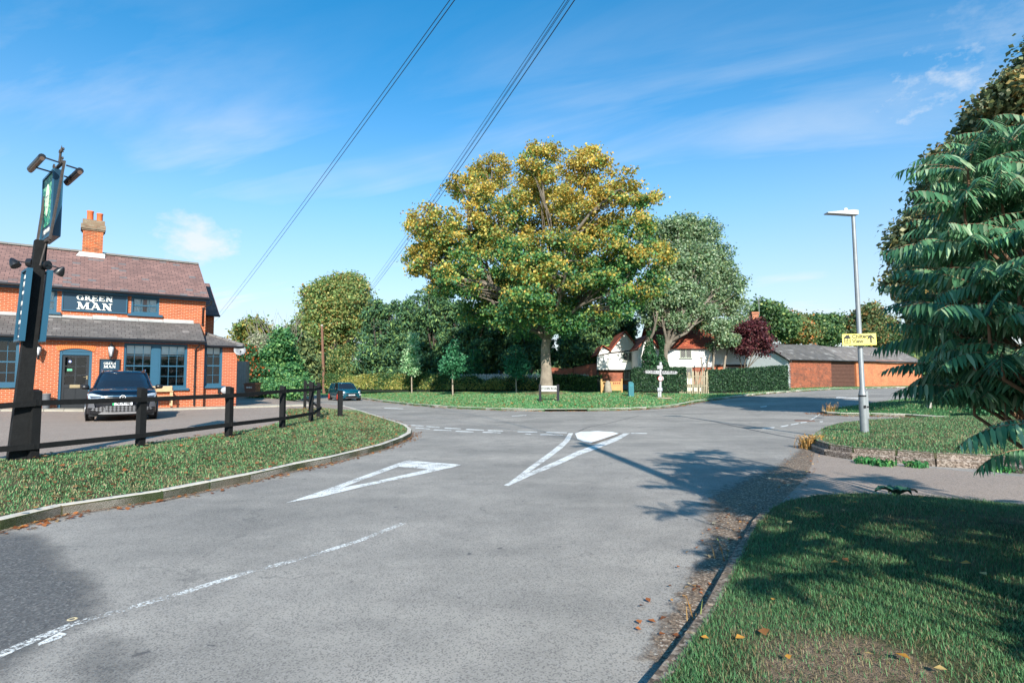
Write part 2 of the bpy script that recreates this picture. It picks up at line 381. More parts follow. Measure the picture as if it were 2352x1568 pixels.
def mat_mark():
    t = NT('road_marking_paint'); v = t.geo()
    t.base((0.72, 0.72, 0.70, 1), 0.7)
    n = t.noise(v, 42, 4, 0.75); n2 = t.noise(v, 3.0, 3)
    f = t.ramp(t.math('ADD', n, t.math('MULTIPLY', n2, 0.5)), [(0.63, 0.0), (0.74, 1.0)])
    tr = t.node('ShaderNodeBsdfTransparent'); mx = t.node('ShaderNodeMixShader')
    t.l.new(f, mx.inputs[0]); t.l.new(tr.outputs[0], mx.inputs[1]); t.l.new(t.b.outputs[0], mx.inputs[2]); t.l.new(mx.outputs[0], t.out.inputs[0])
    return t.m
M_MARK = mat_mark()

def inside(poly, P):
    x, y = P[:, 0], P[:, 1]; r = np.zeros(len(P), bool); n = len(poly)
    for i in range(n):
        x0, y0 = poly[i]; x1, y1 = poly[(i+1) % n]
        c = ((y0 > y) != (y1 > y))
        if y1 != y0: r ^= c & (x < (x1-x0)*(y-y0)/(y1-y0)+x0)
    return r
def sheet(name, poly, zf, step, mat, kind='structure', skirt=0.25, maxedge=None):
    poly = [(float(p[0]), float(p[1])) for p in poly]; bd = []
    for i in range(len(poly)):
        a = poly[i]; b = poly[(i+1) % len(poly)]; L = math.hypot(b[0]-a[0], b[1]-a[1]); k = max(1, int(L/step))
        for j in range(k): bd.append((a[0]+(b[0]-a[0])*j/k, a[1]+(b[1]-a[1])*j/k))
    xs = [p[0] for p in bd]; ys = [p[1] for p in bd]; g = []
    gx = np.arange(min(xs), max(xs), step); gy = np.arange(min(ys), max(ys), step)
    P = np.array([(x+random.uniform(-.2, .2)*step, y+random.uniform(-.2, .2)*step) for x in gx for y in gy])
    if len(P):
        P = P[inside(bd, P)]
        B = np.array(bd)
        if len(P): P = P[[np.min(np.sum((B-p)**2, 1)) > (0.35*step)**2 for p in P]]
    pts = [Vector(p) for p in bd]+[Vector(p) for p in P]
    n = len(bd)
    vv, ee, ff, *_ = geometry.delaunay_2d_cdt(pts, [(i, (i+1) % n) for i in range(n)], [], 1, 1e-5)
    mb = MB(); V = [(v.x, v.y, zf(v.x, v.y)) for v in vv]
    F = []
    for f in ff:
        a, b, c = (vv[i] for i in f[:3]); cr = (b.x-a.x)*(c.y-a.y)-(b.y-a.y)*(c.x-a.x)
        F.append(list(f) if cr > 0 else list(f)[::-1])
    mb.add(V, F, True)
    if skirt:
        S0 = [(x, y, zf(x, y)) for x, y in bd]
        mb.add(S0+[(x, y, z-skirt) for x, y, z in S0], [(i, (i+1) % n, n+(i+1) % n, n+i) for i in range(n)])
    o = mb.build(name, mat)
    return tag(o, kind=kind)

# one ground sheet to the horizon, then the carriageway
g = MB(); N = 24
gs = [-900, -500, -260, -140, -80, -50]+[-40+i*5 for i in range(17)]+[50, 80, 140, 260, 500, 900]
gy = [-60, -20]+[5*i for i in range(0, 20)]+[110, 140, 200, 300, 500, 900, 1600]
V = [(x, y, (V_(x, y)-0.10 if y > 130 else -0.3)) for y in gy for x in gs]; nx = len(gs)
g.add(V, [(j*nx+i, j*nx+i+1, (j+1)*nx+i+1, (j+1)*nx+i) for j in range(len(gy)-1) for i in range(nx-1)], True)
tag(g.build('ground', M_GRASS2), kind='structure')
sheet('road', [(-45, -12), (45, -12), (75, 40), (75, 75), (-65, 110), (-60, 50)], R, 1.6, M_ASPH, skirt=0)

# pub side: fence line splits grass verge from forecourt
FL = [hit(*p, fn=L_).xy.copy() for p in [(-330, 1085), (-100, 1062), (40, 1052), (150, 1041), (320, 1020), (430, 1007), (534, 992), (600, 982), (640, 971), (664, 961), (655, 945), (662, 938.5), (700, 938.0), (738, 937)]]
FL0 = FL[0]; FL[0] = Vector((-17.0, 1.0))
sheet('grass_verge', [tuple(p) for p in KL[:16]]+[tuple(hit(760, 938, fn=L_).xy)]+[tuple(p) for p in FL[::-1]], L_, 0.45, M_SOIL)
FT = [tuple(p) for p in FL]+[tuple(hit(760, 938, fn=L_).xy)]+[tuple(p) for p in KL[15:]]
sheet('forecourt', FT+[(-60, 110), (-110, 60), (-60, 3)], lambda x, y: L_(x, y)-0.02, 1.3, M_DRIVE)

def kerb(name, pl, zf, h=0.125, wdt=0.13, seg=0.9, mat=None, side=1, gap=0.012, h0=-0.05, inset=0.0, t0=0.0):
    mb = MB(); pts = []
    for a, b in zip(pl[:-1], pl[1:]):
        L = (b-a).length; k = max(1, round(L/seg))
        for j in range(k): pts.append(a+(b-a)*(j/k))
    pts.append(pl[-1])
    nrm = []
    for i in range(len(pts)):
        d = (pts[min(i+1, len(pts)-1)]-pts[max(0, i-1)]).normalized(); nrm.append(Vector((-d.y, d.x))*side)
    for i in range(len(pts)-1):
        a, b = pts[i], pts[i+1]; d = (b-a).normalized(); a2 = a+d*gap; b2 = b-d*gap; q = []
        j = random.uniform(-.006, .006)
        for p, n in ((a2, nrm[i]), (b2, nrm[i+1])):
            z = zf(p.x, p.y); o = p+n*inset
            q += [(o.x, o.y, z+h0), (o.x, o.y, z+h-0.025+j), (o.x+n.x*.022, o.y+n.y*.022, z+h+j), (o.x+n.x*wdt, o.y+n.y*wdt, z+h+j+.002), (o.x+n.x*wdt, o.y+n.y*wdt, z+h0)]
        mb.add(q, [(0, 1, 6, 5), (1, 2, 7, 6), (2, 3, 8, 7), (3, 4, 9, 8), (0, 4, 3, 2, 1), (5, 6, 7, 8, 9)])
    return tag(mb.build(name, mat or M_CONC), kind='structure')
kerb('kerb', KL[:17], R, side=1, seg=1.0)
# far verge, set back behind the kerb, running out under hedges, cottage and barn
sheet('grass_verge', [tuple(p) for p in KF]+[(70, 66), (140, 90), (140, 150), (-140, 180), (-90, 130)], V_, 2.2, M_GRASS2)
kerb('kerb', KF, R, side=1, seg=1.1)

# right-hand islands, driveway and near verge
def poly(pts, fn=R): return [hit(*p, fn=fn).xy.copy() for p in pts]
ISL1 = poly([(2440, 1098), (2280, 1077), (2150, 1070), (2060, 1062), (1960, 1054), (1905, 1046), (1877, 1036), (1868, 1024), (1880, 1010), (1896, 1000), (1925, 989), (1990, 980), (2090, 974), (2230, 969), (2440, 972)])
I1z = lambda x, y: R(x, y)+0.235+0.04*S(dist(ISL1, x, y), 0, 1.5)
sheet('grass_verge', [tuple(p) for p in ISL1], I1z, 0.4, M_SOIL, skirt=0.1)
kerb('kerb', ISL1[:9], R, h=0.13, wdt=0.16, mat=M_AGG, side=-1, seg=0.9, inset=-0.10)
kerb('kerb', ISL1[:9], lambda x, y: R(x, y)+0.12, h=0.12, wdt=0.14, mat=M_AGG, side=-1, seg=0.9, inset=-0.005, gap=0.02)
ISL2 = poly([(2440, 966), (2330, 968), (2240, 967), (2150, 962), (2080, 957), (2000, 955), (1930, 954), (1900, 952), (1885, 948), (1892, 944), (1930, 940), (1990, 931), (2060, 922), (2130, 914), (2250, 905), (2440, 899)])
I2z = lambda x, y: R(x, y)+0.10+0.2*S(dist(ISL2, x, y), 0, 2)
sheet('grass_verge', [tuple(p) for p in ISL2]+[(60, 40), (60, 26)], I2z, 0.9, M_GRASS)
kerb('kerb', ISL2[2:11], R, h=0.12, wdt=0.15, side=-1, seg=1.0)
NV = poly([(1500, 1640), (1556, 1560), (1600, 1490), (1642, 1420), (1678, 1345), (1715, 1270), (1744, 1215), (1770, 1185), (1810, 1165), (1880, 1152), (1980, 1147), (2090, 1152), (2200, 1160), (2330, 1172), (2500, 1190)])
NVz = lambda x, y: R(x, y)+0.085+0.07*S(dist(NV, x, y), 0, 1.2)
sheet('grass_verge', [tuple(p) for p in NV]+[(9.5, 5.5), (12, 3), (12, -6), (0.5, -6), (0.7, 1.2)], NVz, 0.25, M_SOIL, skirt=0.15)
M_AGGD = M_AGG.copy(); M_AGGD.name = 'dirty_kerb'
for nd in M_AGGD.node_tree.nodes:
    if nd.type == 'VALTORGB' and len(nd.color_ramp.elements) == 3:
        for e_, c_ in zip(nd.color_ramp.elements, ((.05, .035, .025, 1), (.16, .115, .085, 1), (.33, .27, .22, 1))): e_.color = c_
kerb('kerb', NV[:9], lambda x, y: R(x, y), h=0.085, wdt=0.10, mat=M_AGGD, side=-1, seg=0.9, h0=-0.04, inset=-0.08)
# pinkish driveway between near verge and island; bottom laid 4 mm over the road
DR = poly([(1790, 1152), (1800, 1110), (1822, 1075), (1850, 1052), (1874, 1040), (1960, 1060), (2150, 1076), (2440, 1104)])
sheet('driveway', [tuple(p) for p in DR]+[tuple(p) for p in NV[8:][::-1]], lambda x, y: R(x, y)+0.006, 0.6, M_DRIVE, skirt=0)

# painted markings
def mark(name, polys, up=0.004, label=None):
    for i, pl in enumerate(polys):
        p = [hit(*q).xy for q in pl]
        sheet(name, [tuple(q) for q in p], lambda x, y: R(x, y)+up+0.0015*i, 0.9, M_MARK, skirt=0)
mark('road_marking', [[q4(*p) for p in L] for L in (
    [(208, 607), (430, 532), (890, 365), (870, 392), (500, 530), (330, 580)],
    [(890, 365), (930, 356), (1245, 380), (1180, 399), (1060, 408), (872, 392)],
    [(208, 607), (500, 524), (700, 488), (1062, 405), (1220, 388), (1120, 414), (650, 515), (430, 570)])])
mark('road_marking', [[q4(*p) for p in L] for L in (
    [(1874, 194), (1900, 193), (1880, 238), (1840, 280), (1760, 340), (1640, 425), (1540, 490), (1508, 498), (1640, 396), (1770, 302), (1845, 240)],
    [(2200, 195), (2234, 195), (2170, 234), (2060, 280), (1940, 322), (1800, 387), (1660, 442), (1520, 507), (1492, 503), (1560, 468), (1660, 418), (1800, 360), (1920, 303), (2060, 252), (2150, 220)])])
for i, row in enumerate(([(868, 138, 935, 148), (945, 146, 1025, 155), (1033, 153, 1118, 163), (1140, 163, 1243, 171), (1267, 170, 1377, 179), (1395, 177, 1490, 184), (1570, 184, 1692, 190), (1738, 188, 1868, 194)],
            [(970, 162, 1060, 172), (1077, 173, 1187, 181), (1205, 181, 1317, 189), (1365, 187, 1478, 194), (1615, 197, 1655, 202), (1703, 201, 1842, 207), (2238, 193, 2337, 198)])):
    for a, b, c, d in row:
        mark('road_marking', [[q4(a+8, b-1), q4(c-6, d-4), q4(c, d), q4(a, b+4)]])
for a, b, c, d in ((105, 352, 212, 343), (265, 335, 330, 324), (352, 318, 418, 308), (435, 300, 490, 295), (505, 283, 540, 273), (530, 268, 560, 260), (548, 256, 575, 248), (568, 244, 592, 237), (583, 235, 605, 229), (90, 163, 145, 160), (740, 83, 935, 92), (600, 292, 628, 292)):
    mark('road_marking', [[qr(a, b-3), qr(c, d-4), qr(c-4, d+4), qr(a, b+5)]])
mark('road_marking', [[q4(*p) for p in ((790, 44), (900, 49), (900, 52), (790, 48))], [q4(*p) for p in ((1540, 92), (1625, 88), (1625, 91), (1540, 95))]])
cl = [hit(*q5(x, y)).xy for x, y in ((-40, 880), (20, 850), (200, 772), (400, 693), (650, 622), (1000, 518), (1340, 412), (1700, 318), (2000, 222), (2232, 131))]
L_a, L_b = [], []
for i, p in enumerate(cl):
    d = (cl[min(i+1, len(cl)-1)]-cl[max(i-1, 0)]).normalized(); n = Vector((-d.y, d.x))*0.042; L_a.append(tuple(p+n)); L_b.append(tuple(p-n))
CLN = sheet('road_marking', L_a+L_b[::-1], lambda x, y: R(x, y)+0.004, 0.5, M_MARK, skirt=0).name
mark('road_marking', [[q5(205, 800), q5(330, 735), q5(372, 745), q5(330, 770), q5(215, 812)], [q5(0, 858), q5(68, 842), q5(70, 848), q5(0, 868)]])
mk = MB(); c0 = hit(*q5(401, 660)); mk.lathe([(0.036, 0.002), (0.038, 0.006), (0.015, 0.007), (0.014, 0.002)], 20, c0, cap=False)
tag(mk.build('survey_disc', plain('disc_cream', (0.62, 0.5, 0.3), 0.6)), 'small cream coloured survey disc fixed beside the worn centre line', 'marker')
dsc = MB(); dsc.lathe([(0.014, 0.004), (0.013, 0.0062)], 12, c0); 
o = dsc.build('hole', plain('disc_hole', (0.02, 0.02, 0.02), 0.6)); o.parent = bpy.data.objects['survey_disc']
# raised white painted traffic island
ip = [hit(*q4(*p)).xy for p in ((1912, 197), (1940, 187), (2050, 184), (2130, 188), (2172, 198), (2120, 216), (2060, 236), (2010, 251), (1960, 243), (1925, 228))]
def iz(x, y): return R(x, y)+0.008+0.07*S(dist(ip+[ip[0]], x, y), 0, 0.7)
t = NT('island_paint'); v = t.geo(); n = t.noise(v, 7, 5, 0.7)
t.base(t.mix(t.ramp(n, [(0.60, 0.0), (0.72, 1.0)]), (0.75, 0.75, 0.73, 1), (0.28, 0.24, 0.2, 1)), 0.8)
tag(sheet('traffic_island', [tuple(p) for p in ip], iz, 0.12, t.m, kind=None, skirt=0.1), 'low whitewashed traffic island bump between the two splayed white lines', 'traffic island')
e = MB(); pp = [hit(*q4(*p)).xy for p in ((2182, 198), (2120, 222), (2060, 243), (2012, 258), (2008, 250), (2060, 235), (2120, 214), (2172, 197))]
e.add([(p.x, p.y, R(p.x, p.y)+0.012) for p in pp], [tuple(range(8))]); 
o = e.build('gravel_edge', M_AGG, bpy.data.objects['traffic_island'])
# iron drain grating in the junction mouth
gr = MB(); ga = hit(*qr(392, 287)); gb = hit(*qr(556, 290)); d = (gb-ga); L = d.length; d.normalize(); n = Vector((-d.y, d.x, 0))
for i in range(22):
    p = ga+d*(L*i/21); q = p+n*0.5
    gr.tube([p+Vector((0, 0, .006)), q+Vector((0, 0, .006))], 0.018, 4)
tag(gr.build('drain_grating', plain('rusty_iron', (0.22, 0.12, 0.09), 0.8)), 'rusty slotted drain grating across the side road mouth', 'drain')
# thin dark lines on the road: one painted shadow, one tarred crack
M_TAR_SHADOW = plain('tar', (0.045, 0.045, 0.05), 0.7)
def dark_line(px, wd):
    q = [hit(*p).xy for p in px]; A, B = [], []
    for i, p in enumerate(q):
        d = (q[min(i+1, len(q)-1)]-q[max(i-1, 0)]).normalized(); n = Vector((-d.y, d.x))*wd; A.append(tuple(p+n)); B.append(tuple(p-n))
    sheet('road_seam', A+B[::-1], lambda x, y: R(x, y)+0.0035, 1.5, M_TAR_SHADOW, skirt=0)
dark_line([(1525, 955.5), (1570, 957), (1640, 968), (1722, 986), (1790, 1000), (1851, 1011)], 0.035)  # long cast shadow line, painted as a dark strip
dark_line([q4(1930, 186), q4(1965, 168), q4(2000, 157), q4(2100, 138), q4(2290, 90)], 0.02)
# darker, newer tarmac patch at the near left
def mat_patch():
    t = NT('dark_tarmac'); v = t.geo(); ch = t.vor(v, 70, 'Color'); sep = t.node('ShaderNodeSeparateColor'); t.l.new(ch, sep.inputs[0])
    c = t.ramp(sep.outputs[0], [(0.0, (.07, .07, .075)), (.7, (.13, .13, .13)), (.9, (.18, .175, .17)), (1., (.26, .25, .24))]); t.base(c, .85); t.bump(sep.outputs[1], .5, .006)
    at_ = t.node('ShaderNodeAttribute', attribute_name='edge'); f = t.ramp(t.math('ADD', at_.outputs['Fac'], t.math('SUBTRACT', t.noise(v, 3.5, 6, .8), .5)), [(.10, 0.), (.85, .72)])
    tr = t.node('ShaderNodeBsdfTransparent'); mx = t.node('ShaderNodeMixShader'); t.l.new(f, mx.inputs[0]); t.l.new(tr.outputs[0], mx.inputs[1]); t.l.new(t.b.outputs[0], mx.inputs[2]); t.l.new(mx.outputs[0], t.out.inputs[0]); return t.m
M_PATCH = mat_patch()
for pp_, sc_ in (([(-500, 200), (-60, 178), (120, 172), (300, 175), (395, 265), (420, 340), (520, 372), (600, 415), (655, 540), (675, 630), (560, 690), (380, 770), (200, 900), (0, 1100), (-500, 1300)], 1.0), ([(380, 775), (560, 700), (700, 690), (880, 770), (950, 870), (960, 1000), (900, 1150), (300, 1200), (180, 950)], .62)):
    pl_ = [tuple(hit(*q5(*p)).xy) for p in pp_]; o = sheet('road_patch', pl_, lambda x, y: R(x, y)+0.002, 0.22, M_PATCH, skirt=0)
    PP = [Vector(q) for q in pl_]; PP.append(PP[0]); ea = [sc_*min(1, dist(PP, v_.co.x, v_.co.y)/.32) for v_ in o.data.vertices]
    a = o.data.attributes.new('edge', 'FLOAT', 'POINT'); a.data.foreach_set('value', ea)
# worn dirt and grit along the near right kerb
def mat_dirt():
    t = NT('grit'); v = t.geo(); ch = t.vor(v, 60, 'Color'); sep = t.node('ShaderNodeSeparateColor'); t.l.new(ch, sep.inputs[0])
    c = t.ramp(sep.outputs[0], [(0.0, (0.08, 0.055, 0.04)), (0.6, (0.22, 0.155, 0.105)), (0.88, (0.34, 0.25, 0.18)), (1.0, (0.55, 0.48, 0.4))])
    t.base(c, 0.95); t.bump(sep.outputs[1], 1.0, 0.012)
    at_ = t.node('ShaderNodeAttribute', attribute_name='edge'); n = t.noise(v, 9, 6, 0.8)
    f = t.ramp(t.math('ADD', at_.outputs['Fac'], t.math('SUBTRACT', n, 0.5)), [(0.34, 0.0), (0.56, 1.0)])
    f2 = t.math('MULTIPLY', f, t.ramp(t.noise(v, 55, 3, 0.7), [(0.36, 0.25), (0.5, 1.0)]))
    tr = t.node('ShaderNodeBsdfTransparent'); mx = t.node('ShaderNodeMixShader')
    t.l.new(f2, mx.inputs[0]); t.l.new(tr.outputs[0], mx.inputs[1]); t.l.new(t.b.outputs[0], mx.inputs[2]); t.l.new(mx.outputs[0], t.out.inputs[0]); return t.m
M_DIRT = mat_dirt()
M_MARKW = M_MARK.copy(); M_MARKW.name = 'worn_line_paint'
for nd in M_MARKW.node_tree.nodes:
    if nd.type == 'VALTORGB': nd.color_ramp.elements[0].position = 0.70; nd.color_ramp.elements[1].position = 0.86
bpy.data.objects[CLN].data.materials[0] = M_MARKW
def dirt(pl, wd, up, name='road_grit', side=1, wfn=None):
    mb = MB(); n = len(pl); V = []; A = []
    K = 7
    for i in range(n):
        d = (pl[min(i+1, n-1)]-pl[max(i-1, 0)]).normalized(); nn = Vector((-d.y, d.x))*side; W = wd if wfn is None else wfn(i/(n-1))
        for k in range(K):
            p = pl[i]+nn*W*(k/(K-1)); V.append((p.x, p.y, R(p.x, p.y)+up)); e = 1-(k/(K-1)); A.append(e*min(1, 4*min(i, n-1-i)/(n-1)+.25))
    mb.add(V, [(i*K+k, i*K+k+1, (i+1)*K+k+1, (i+1)*K+k) for i in range(n-1) for k in range(K-1)])
    o = mb.build(name, M_DIRT); a = o.data.attributes.new('edge', 'FLOAT', 'POINT'); a.data.foreach_set('value', A)
    return tag(o, kind='stuff')
gp = [hit(*p).xy for p in ((1480, 1660), (1550, 1560), (1595, 1490), (1638, 1420), (1675, 1345), (1712, 1270), (1742, 1215), (1770, 1180), (1800, 1150), (1840, 1110), (1862, 1075), (1872, 1040), (1868, 1020), (1880, 1000))]
dirt(gp, 0.6, 0.011, wfn=lambda t: 0.50+1.0*math.exp(-((t-0.62)/0.16)**2))
dirt(KL[1:12], 0.22, 0.006, side=-1)
dirt([p for p in KF[9:21]], 0.5, 0.006, side=-1)
# pub paving strip is built with the pub
# ------------------------------------------------------------------ the pub
PU = Vector((0.792, 0.6105, 0)).normalized(); PV = Vector((-PU.y, PU.x, 0))
pA = hit(170, 940, fn=L_); PZ = pA.z
PM = Matrix(((PU.x, PV.x, 0, pA.x), (PU.y, PV.y, 0, pA.y), (0, 0, 1, PZ), (0, 0, 0, 1)))
def WP(px, py, off=0.0):                       # pub-local (x, z) on the plane `off` behind the front wall
    d = ray(px, py); o = O-pA
    t = (off-o.dot(PV))/d.dot(PV); p = o+d*t
    return p.dot(PU), p.z
def W1(X, Y, off=0): return WP(*Z1(X, Y), off)
def W2(X, Y, off=0): return WP(*Z2(X, Y), off)
M_BRK = mat_brick('pub_brick', '#b2532b', '#8e3f22', '#c2ab90', c3='#bb6436')
M_BRK2 = mat_brick('pub_wing_brick', '#a54e30', '#b05a38', '#bfa184', c3='#984a34')
M_BLUE = plain('pub_blue_paint', '#1f5068', 0.45, var=0.08)
M_NAVY = plain('sign_navy', '#12354a', 0.4, var=0.06)
M_SLP = mat_slate('plum_slate', ['#8a6a62', '#735852', '#66686a', '#5f4c48'], moss=0.0)
M_SLG = mat_slate('grey_slate', ['#6a6562', '#5a5654', '#857f7c', '#4a4744'], sx=3.6)
M_LEAD = plain('lead', (0.42, 0.42, 0.43), 0.5, var=0.35, sc=5)
M_BLK = plain('black_plastic', (0.012, 0.012, 0.014), 0.35, var=0.1)
M_BLKW = plain('black_timber', (0.010, 0.0105, 0.011), 0.8, var=0.6, sc=9, bump=0.5, spec=.2)
M_DOOR = plain('door_black', (0.015, 0.017, 0.02), 0.4)
M_POT = plain('terracotta', '#d2693a', 0.7)
M_BRASS = plain('brass', (0.55, 0.42, 0.25), 0.35, 0.8)
M_LETTER = plain('letter_cream', (0.85, 0.83, 0.76), 0.5, var=0.02)
M_BLIND = plain('blind_linen', (0.82, 0.84, 0.82), 0.8)
M_DARK = plain('dark_room', (0.012, 0.014, 0.016), 0.9)
def mat_glass():
    t = NT('window_glass'); t.n.remove(t.b)
    gl = t.node('ShaderNodeBsdfGlossy'); gl.inputs['Roughness'].default_value = 0.03; gl.inputs['Color'].default_value = (0.9, 0.95, 1, 1)
    tr = t.node('ShaderNodeBsdfTransparent'); tr.inputs[0].default_value = (0.86, 0.9, 0.92, 1)
    fr = t.node('ShaderNodeFresnel'); fr.inputs[0].default_value = 1.65; mx = t.node('ShaderNodeMixShader')
    t.l.new(fr.outputs[0], mx.inputs[0]); t.l.new(tr.outputs[0], mx.inputs[1]); t.l.new(gl.outputs[0], mx.inputs[2]); t.l.new(mx.outputs[0], t.out.inputs[0])
    return t.m
M_GLASS = mat_glass()
pub = thing('pub', 'two storey orange brick pub with plum slate roof and blue sash windows', 'building', M=PM)
XL = -8.5                                       # runs on out of the picture to the left
xr0 = W2(1600, 500)[0]; xr1 = W1(1615, 1400, 1.3)[0]
zl = W2(900, 312)[1]; zle = W2(900, 300, -0.28)[1]        # lower eave
zlt = W1(900, 1512, 1.3)[1]-0.05                         # where the lean-to meets the wall
zu = W1(900, 1318, 1.3)[1]; zue = W1(900, 1300, 1.0)[1]
RO = 4.4; zr = W1(1000, 1030, RO)[1]
# walls with real openings: strips of brick between them
def wall(name, x0, x1, z0, z1, y0, y1, holes, mat, parent):
    mb = MB(); xs = sorted({x0, x1, *[h[0] for h in holes], *[h[1] for h in holes]}); xs = [x for x in xs if x0 <= x <= x1]
    for a, b in zip(xs[:-1], xs[1:]):
        hs = sorted([h for h in holes if h[0] < (a+b)/2 < h[1]], key=lambda h: h[2]); z = z0
        for h in hs:
            if h[2] > z: mb.box(a, b, y0, y1, z, h[2])
            z = h[3]
        if z < z1: mb.box(a, b, y0, y1, z, z1)
    return mb.build(name, mat, parent)
hd = (*[W2(458, 600)[0], W2(716, 600)[0]], -0.3, W2(600, 380)[1])
wz = (W2(1100, 338)[1], W2(1300, 690)[1])
h_l = (W2(-120, 500)[0], W2(146, 500)[0], W2(60, 690)[1], W2(60, 300)[1])
h_m = (W2(968, 500)[0], W2(1467, 500)[0], wz[1], wz[0])
wall('front_wall', XL, xr0, -0.5, zl, 0.0, 0.25, [h_l, hd, h_m], M_BRK, pub)
h_u = (W1(1028, 1430, 1.3)[0], W1(1248, 1430, 1.3)[0], W1(1130, 1484, 1.3)[1], W1(1130, 1348, 1.3)[1])
h_ul = (W1(300, 1380, 1.3)[0], W1(447, 1380, 1.3)[0], W1(410, 1465, 1.3)[1], W1(400, 1285, 1.3)[1])
wall('upper_wall', XL, xr1, 2.5, zu, 1.3, 1.55, [h_u, h_ul], M_BRK, pub)
m = MB(); m.box(XL, xr1-.002, 1.552, 7.4, 2.4, zu-.01); m.box(xr1-.25, xr0-.002, 1.56, 7.4, -.5, 2.39); m.box(xr0-.25, xr0-.003, .252, 1.5, -.5, zl-.05)
m.build('rear_block', M_BRK, pub)
g = MB(); g.prism([(1.45, zu-.02), (7.4, zu-.02), (RO, zr-.12)], 'x', xr1-.24, xr1-.004); g.build('gable_wall', M_BRK, pub)
def slab(mb, x0, x1, p, q, th=0.05):            # roof plane from (y,z)=p at the eave to q at the ridge
    n = Vector((0, -(q[1]-p[1]), q[0]-p[0])).normalized()*th
    A = [(x0, p[0], p[1]), (x1, p[0], p[1]), (x1, q[0], q[1]), (x0, q[0], q[1])]
    B = [(a, b-n.y*1, c-n.z) for a, b, c in A]
    mb.add(A+B, [(0, 1, 2, 3), (7, 6, 5, 4), (0, 4, 5, 1), (1, 5, 6, 2), (2, 6, 7, 3), (3, 7, 4, 0)])
ro = MB(); XR = W1(1640, 1375, 1.0)[0]
slab(ro, XL, XR, (0.98, zue), (RO, zr)); slab(ro, XL, XR, (7.7, zue+.1), (RO+.02, zr-.01))
roof = ro.build('roof', M_SLP, pub)
rd = MB(); k = XL
while k < XR-.05:
    b = min(k+0.45, XR); rd.prism([(RO-.17, zr-.05), (RO, zr+.07), (RO+.17, zr-.06), (RO, zr+.02)], 'x', k+.006, b-.006); k += .45
rd.build('ridge_tiles', plain('ridge_grey', '#77736c', 0.9, var=0.35, sc=4), roof)
lr = MB(); slab(lr, XL, W2(1607, 325, -.28)[0], (-0.30, zle), (1.3, zlt)); lean = lr.build('lean_to_roof', M_SLG, pub)
fl = MB(); x = XL
while x < xr0-.3:
    b = x+random.uniform(.8, 1.6); b = min(b, xr0-.25); j = random.uniform(-.03, .03)
    dz = (zlt-zle)/1.6
    fl.add([(x, 1.30, zlt+.10+j), (b-.01, 1.30, zlt+.10+j), (b-.01, 1.285, zlt+.02), (x, 1.285, zlt+.02), (b-.01, 1.14, zlt+.03-dz*.16+j*.3), (x, 1.14, zlt+.03-dz*.16-j*.3)], [(0, 3, 2, 1), (3, 5, 4, 2)]); x = b
fl.build('lead_flashing', plain('pale_lead', (0.36, 0.36, 0.35), 0.6, var=0.4, sc=4), lean)
# fascias and gutters
gt = MB(); gt.tube([(XL, .90, zue-.05), (XR+.02, .90, zue-.05)], .062, 8); ug = gt.build('upper_gutter', M_BLK, pub)
fa = MB(); fa.box(XL, XR-.1, 1.02, 1.298, zue-.16, zue-.01); fa.build('fascia', M_BLUE, pub)
gt = MB(); gt.tube([(XL, -.37, zle-.04), (xr0+.02, -.37, zle-.04)], .06, 8); gt.build('lower_gutter', M_BLK, pub)
fa = MB(); fa.box(XL, xr0-.02, -.30, -.001, zle-.13, zle-.03); fa.build('fascia', M_BLUE, pub)
# downpipes
def pipe(pts, name='downpipe', par=None):
    p = MB(); p.tube(pts, .038, 8)
    for a in pts[2:-1]: p.tube([Vector(a)+Vector((0, 0, -.03)), Vector(a)+Vector((0, 0, .03))], .052, 8)
    return p.build(name, M_BLK, par or pub)
xp = W2(1527, 600, -.05)[0]; pipe([(xp+.12, -.34, zle-.07), (xp+.12, -.25, zle-.2), (xp, -.06, zle-.4), (xp, -.06, 1.8), (xp, -.06, .9), (xp, -.06, .03)])
xq = W1(1590, 1480, 1.25)[0]; pipe([(xq+.32, .93, zue-.1), (xq+.3, 1.0, zue-.3), (xq, 1.24, zue-.5), (xq, 1.24, zue-1.3), (xq, 1.24, zlt+.05)])
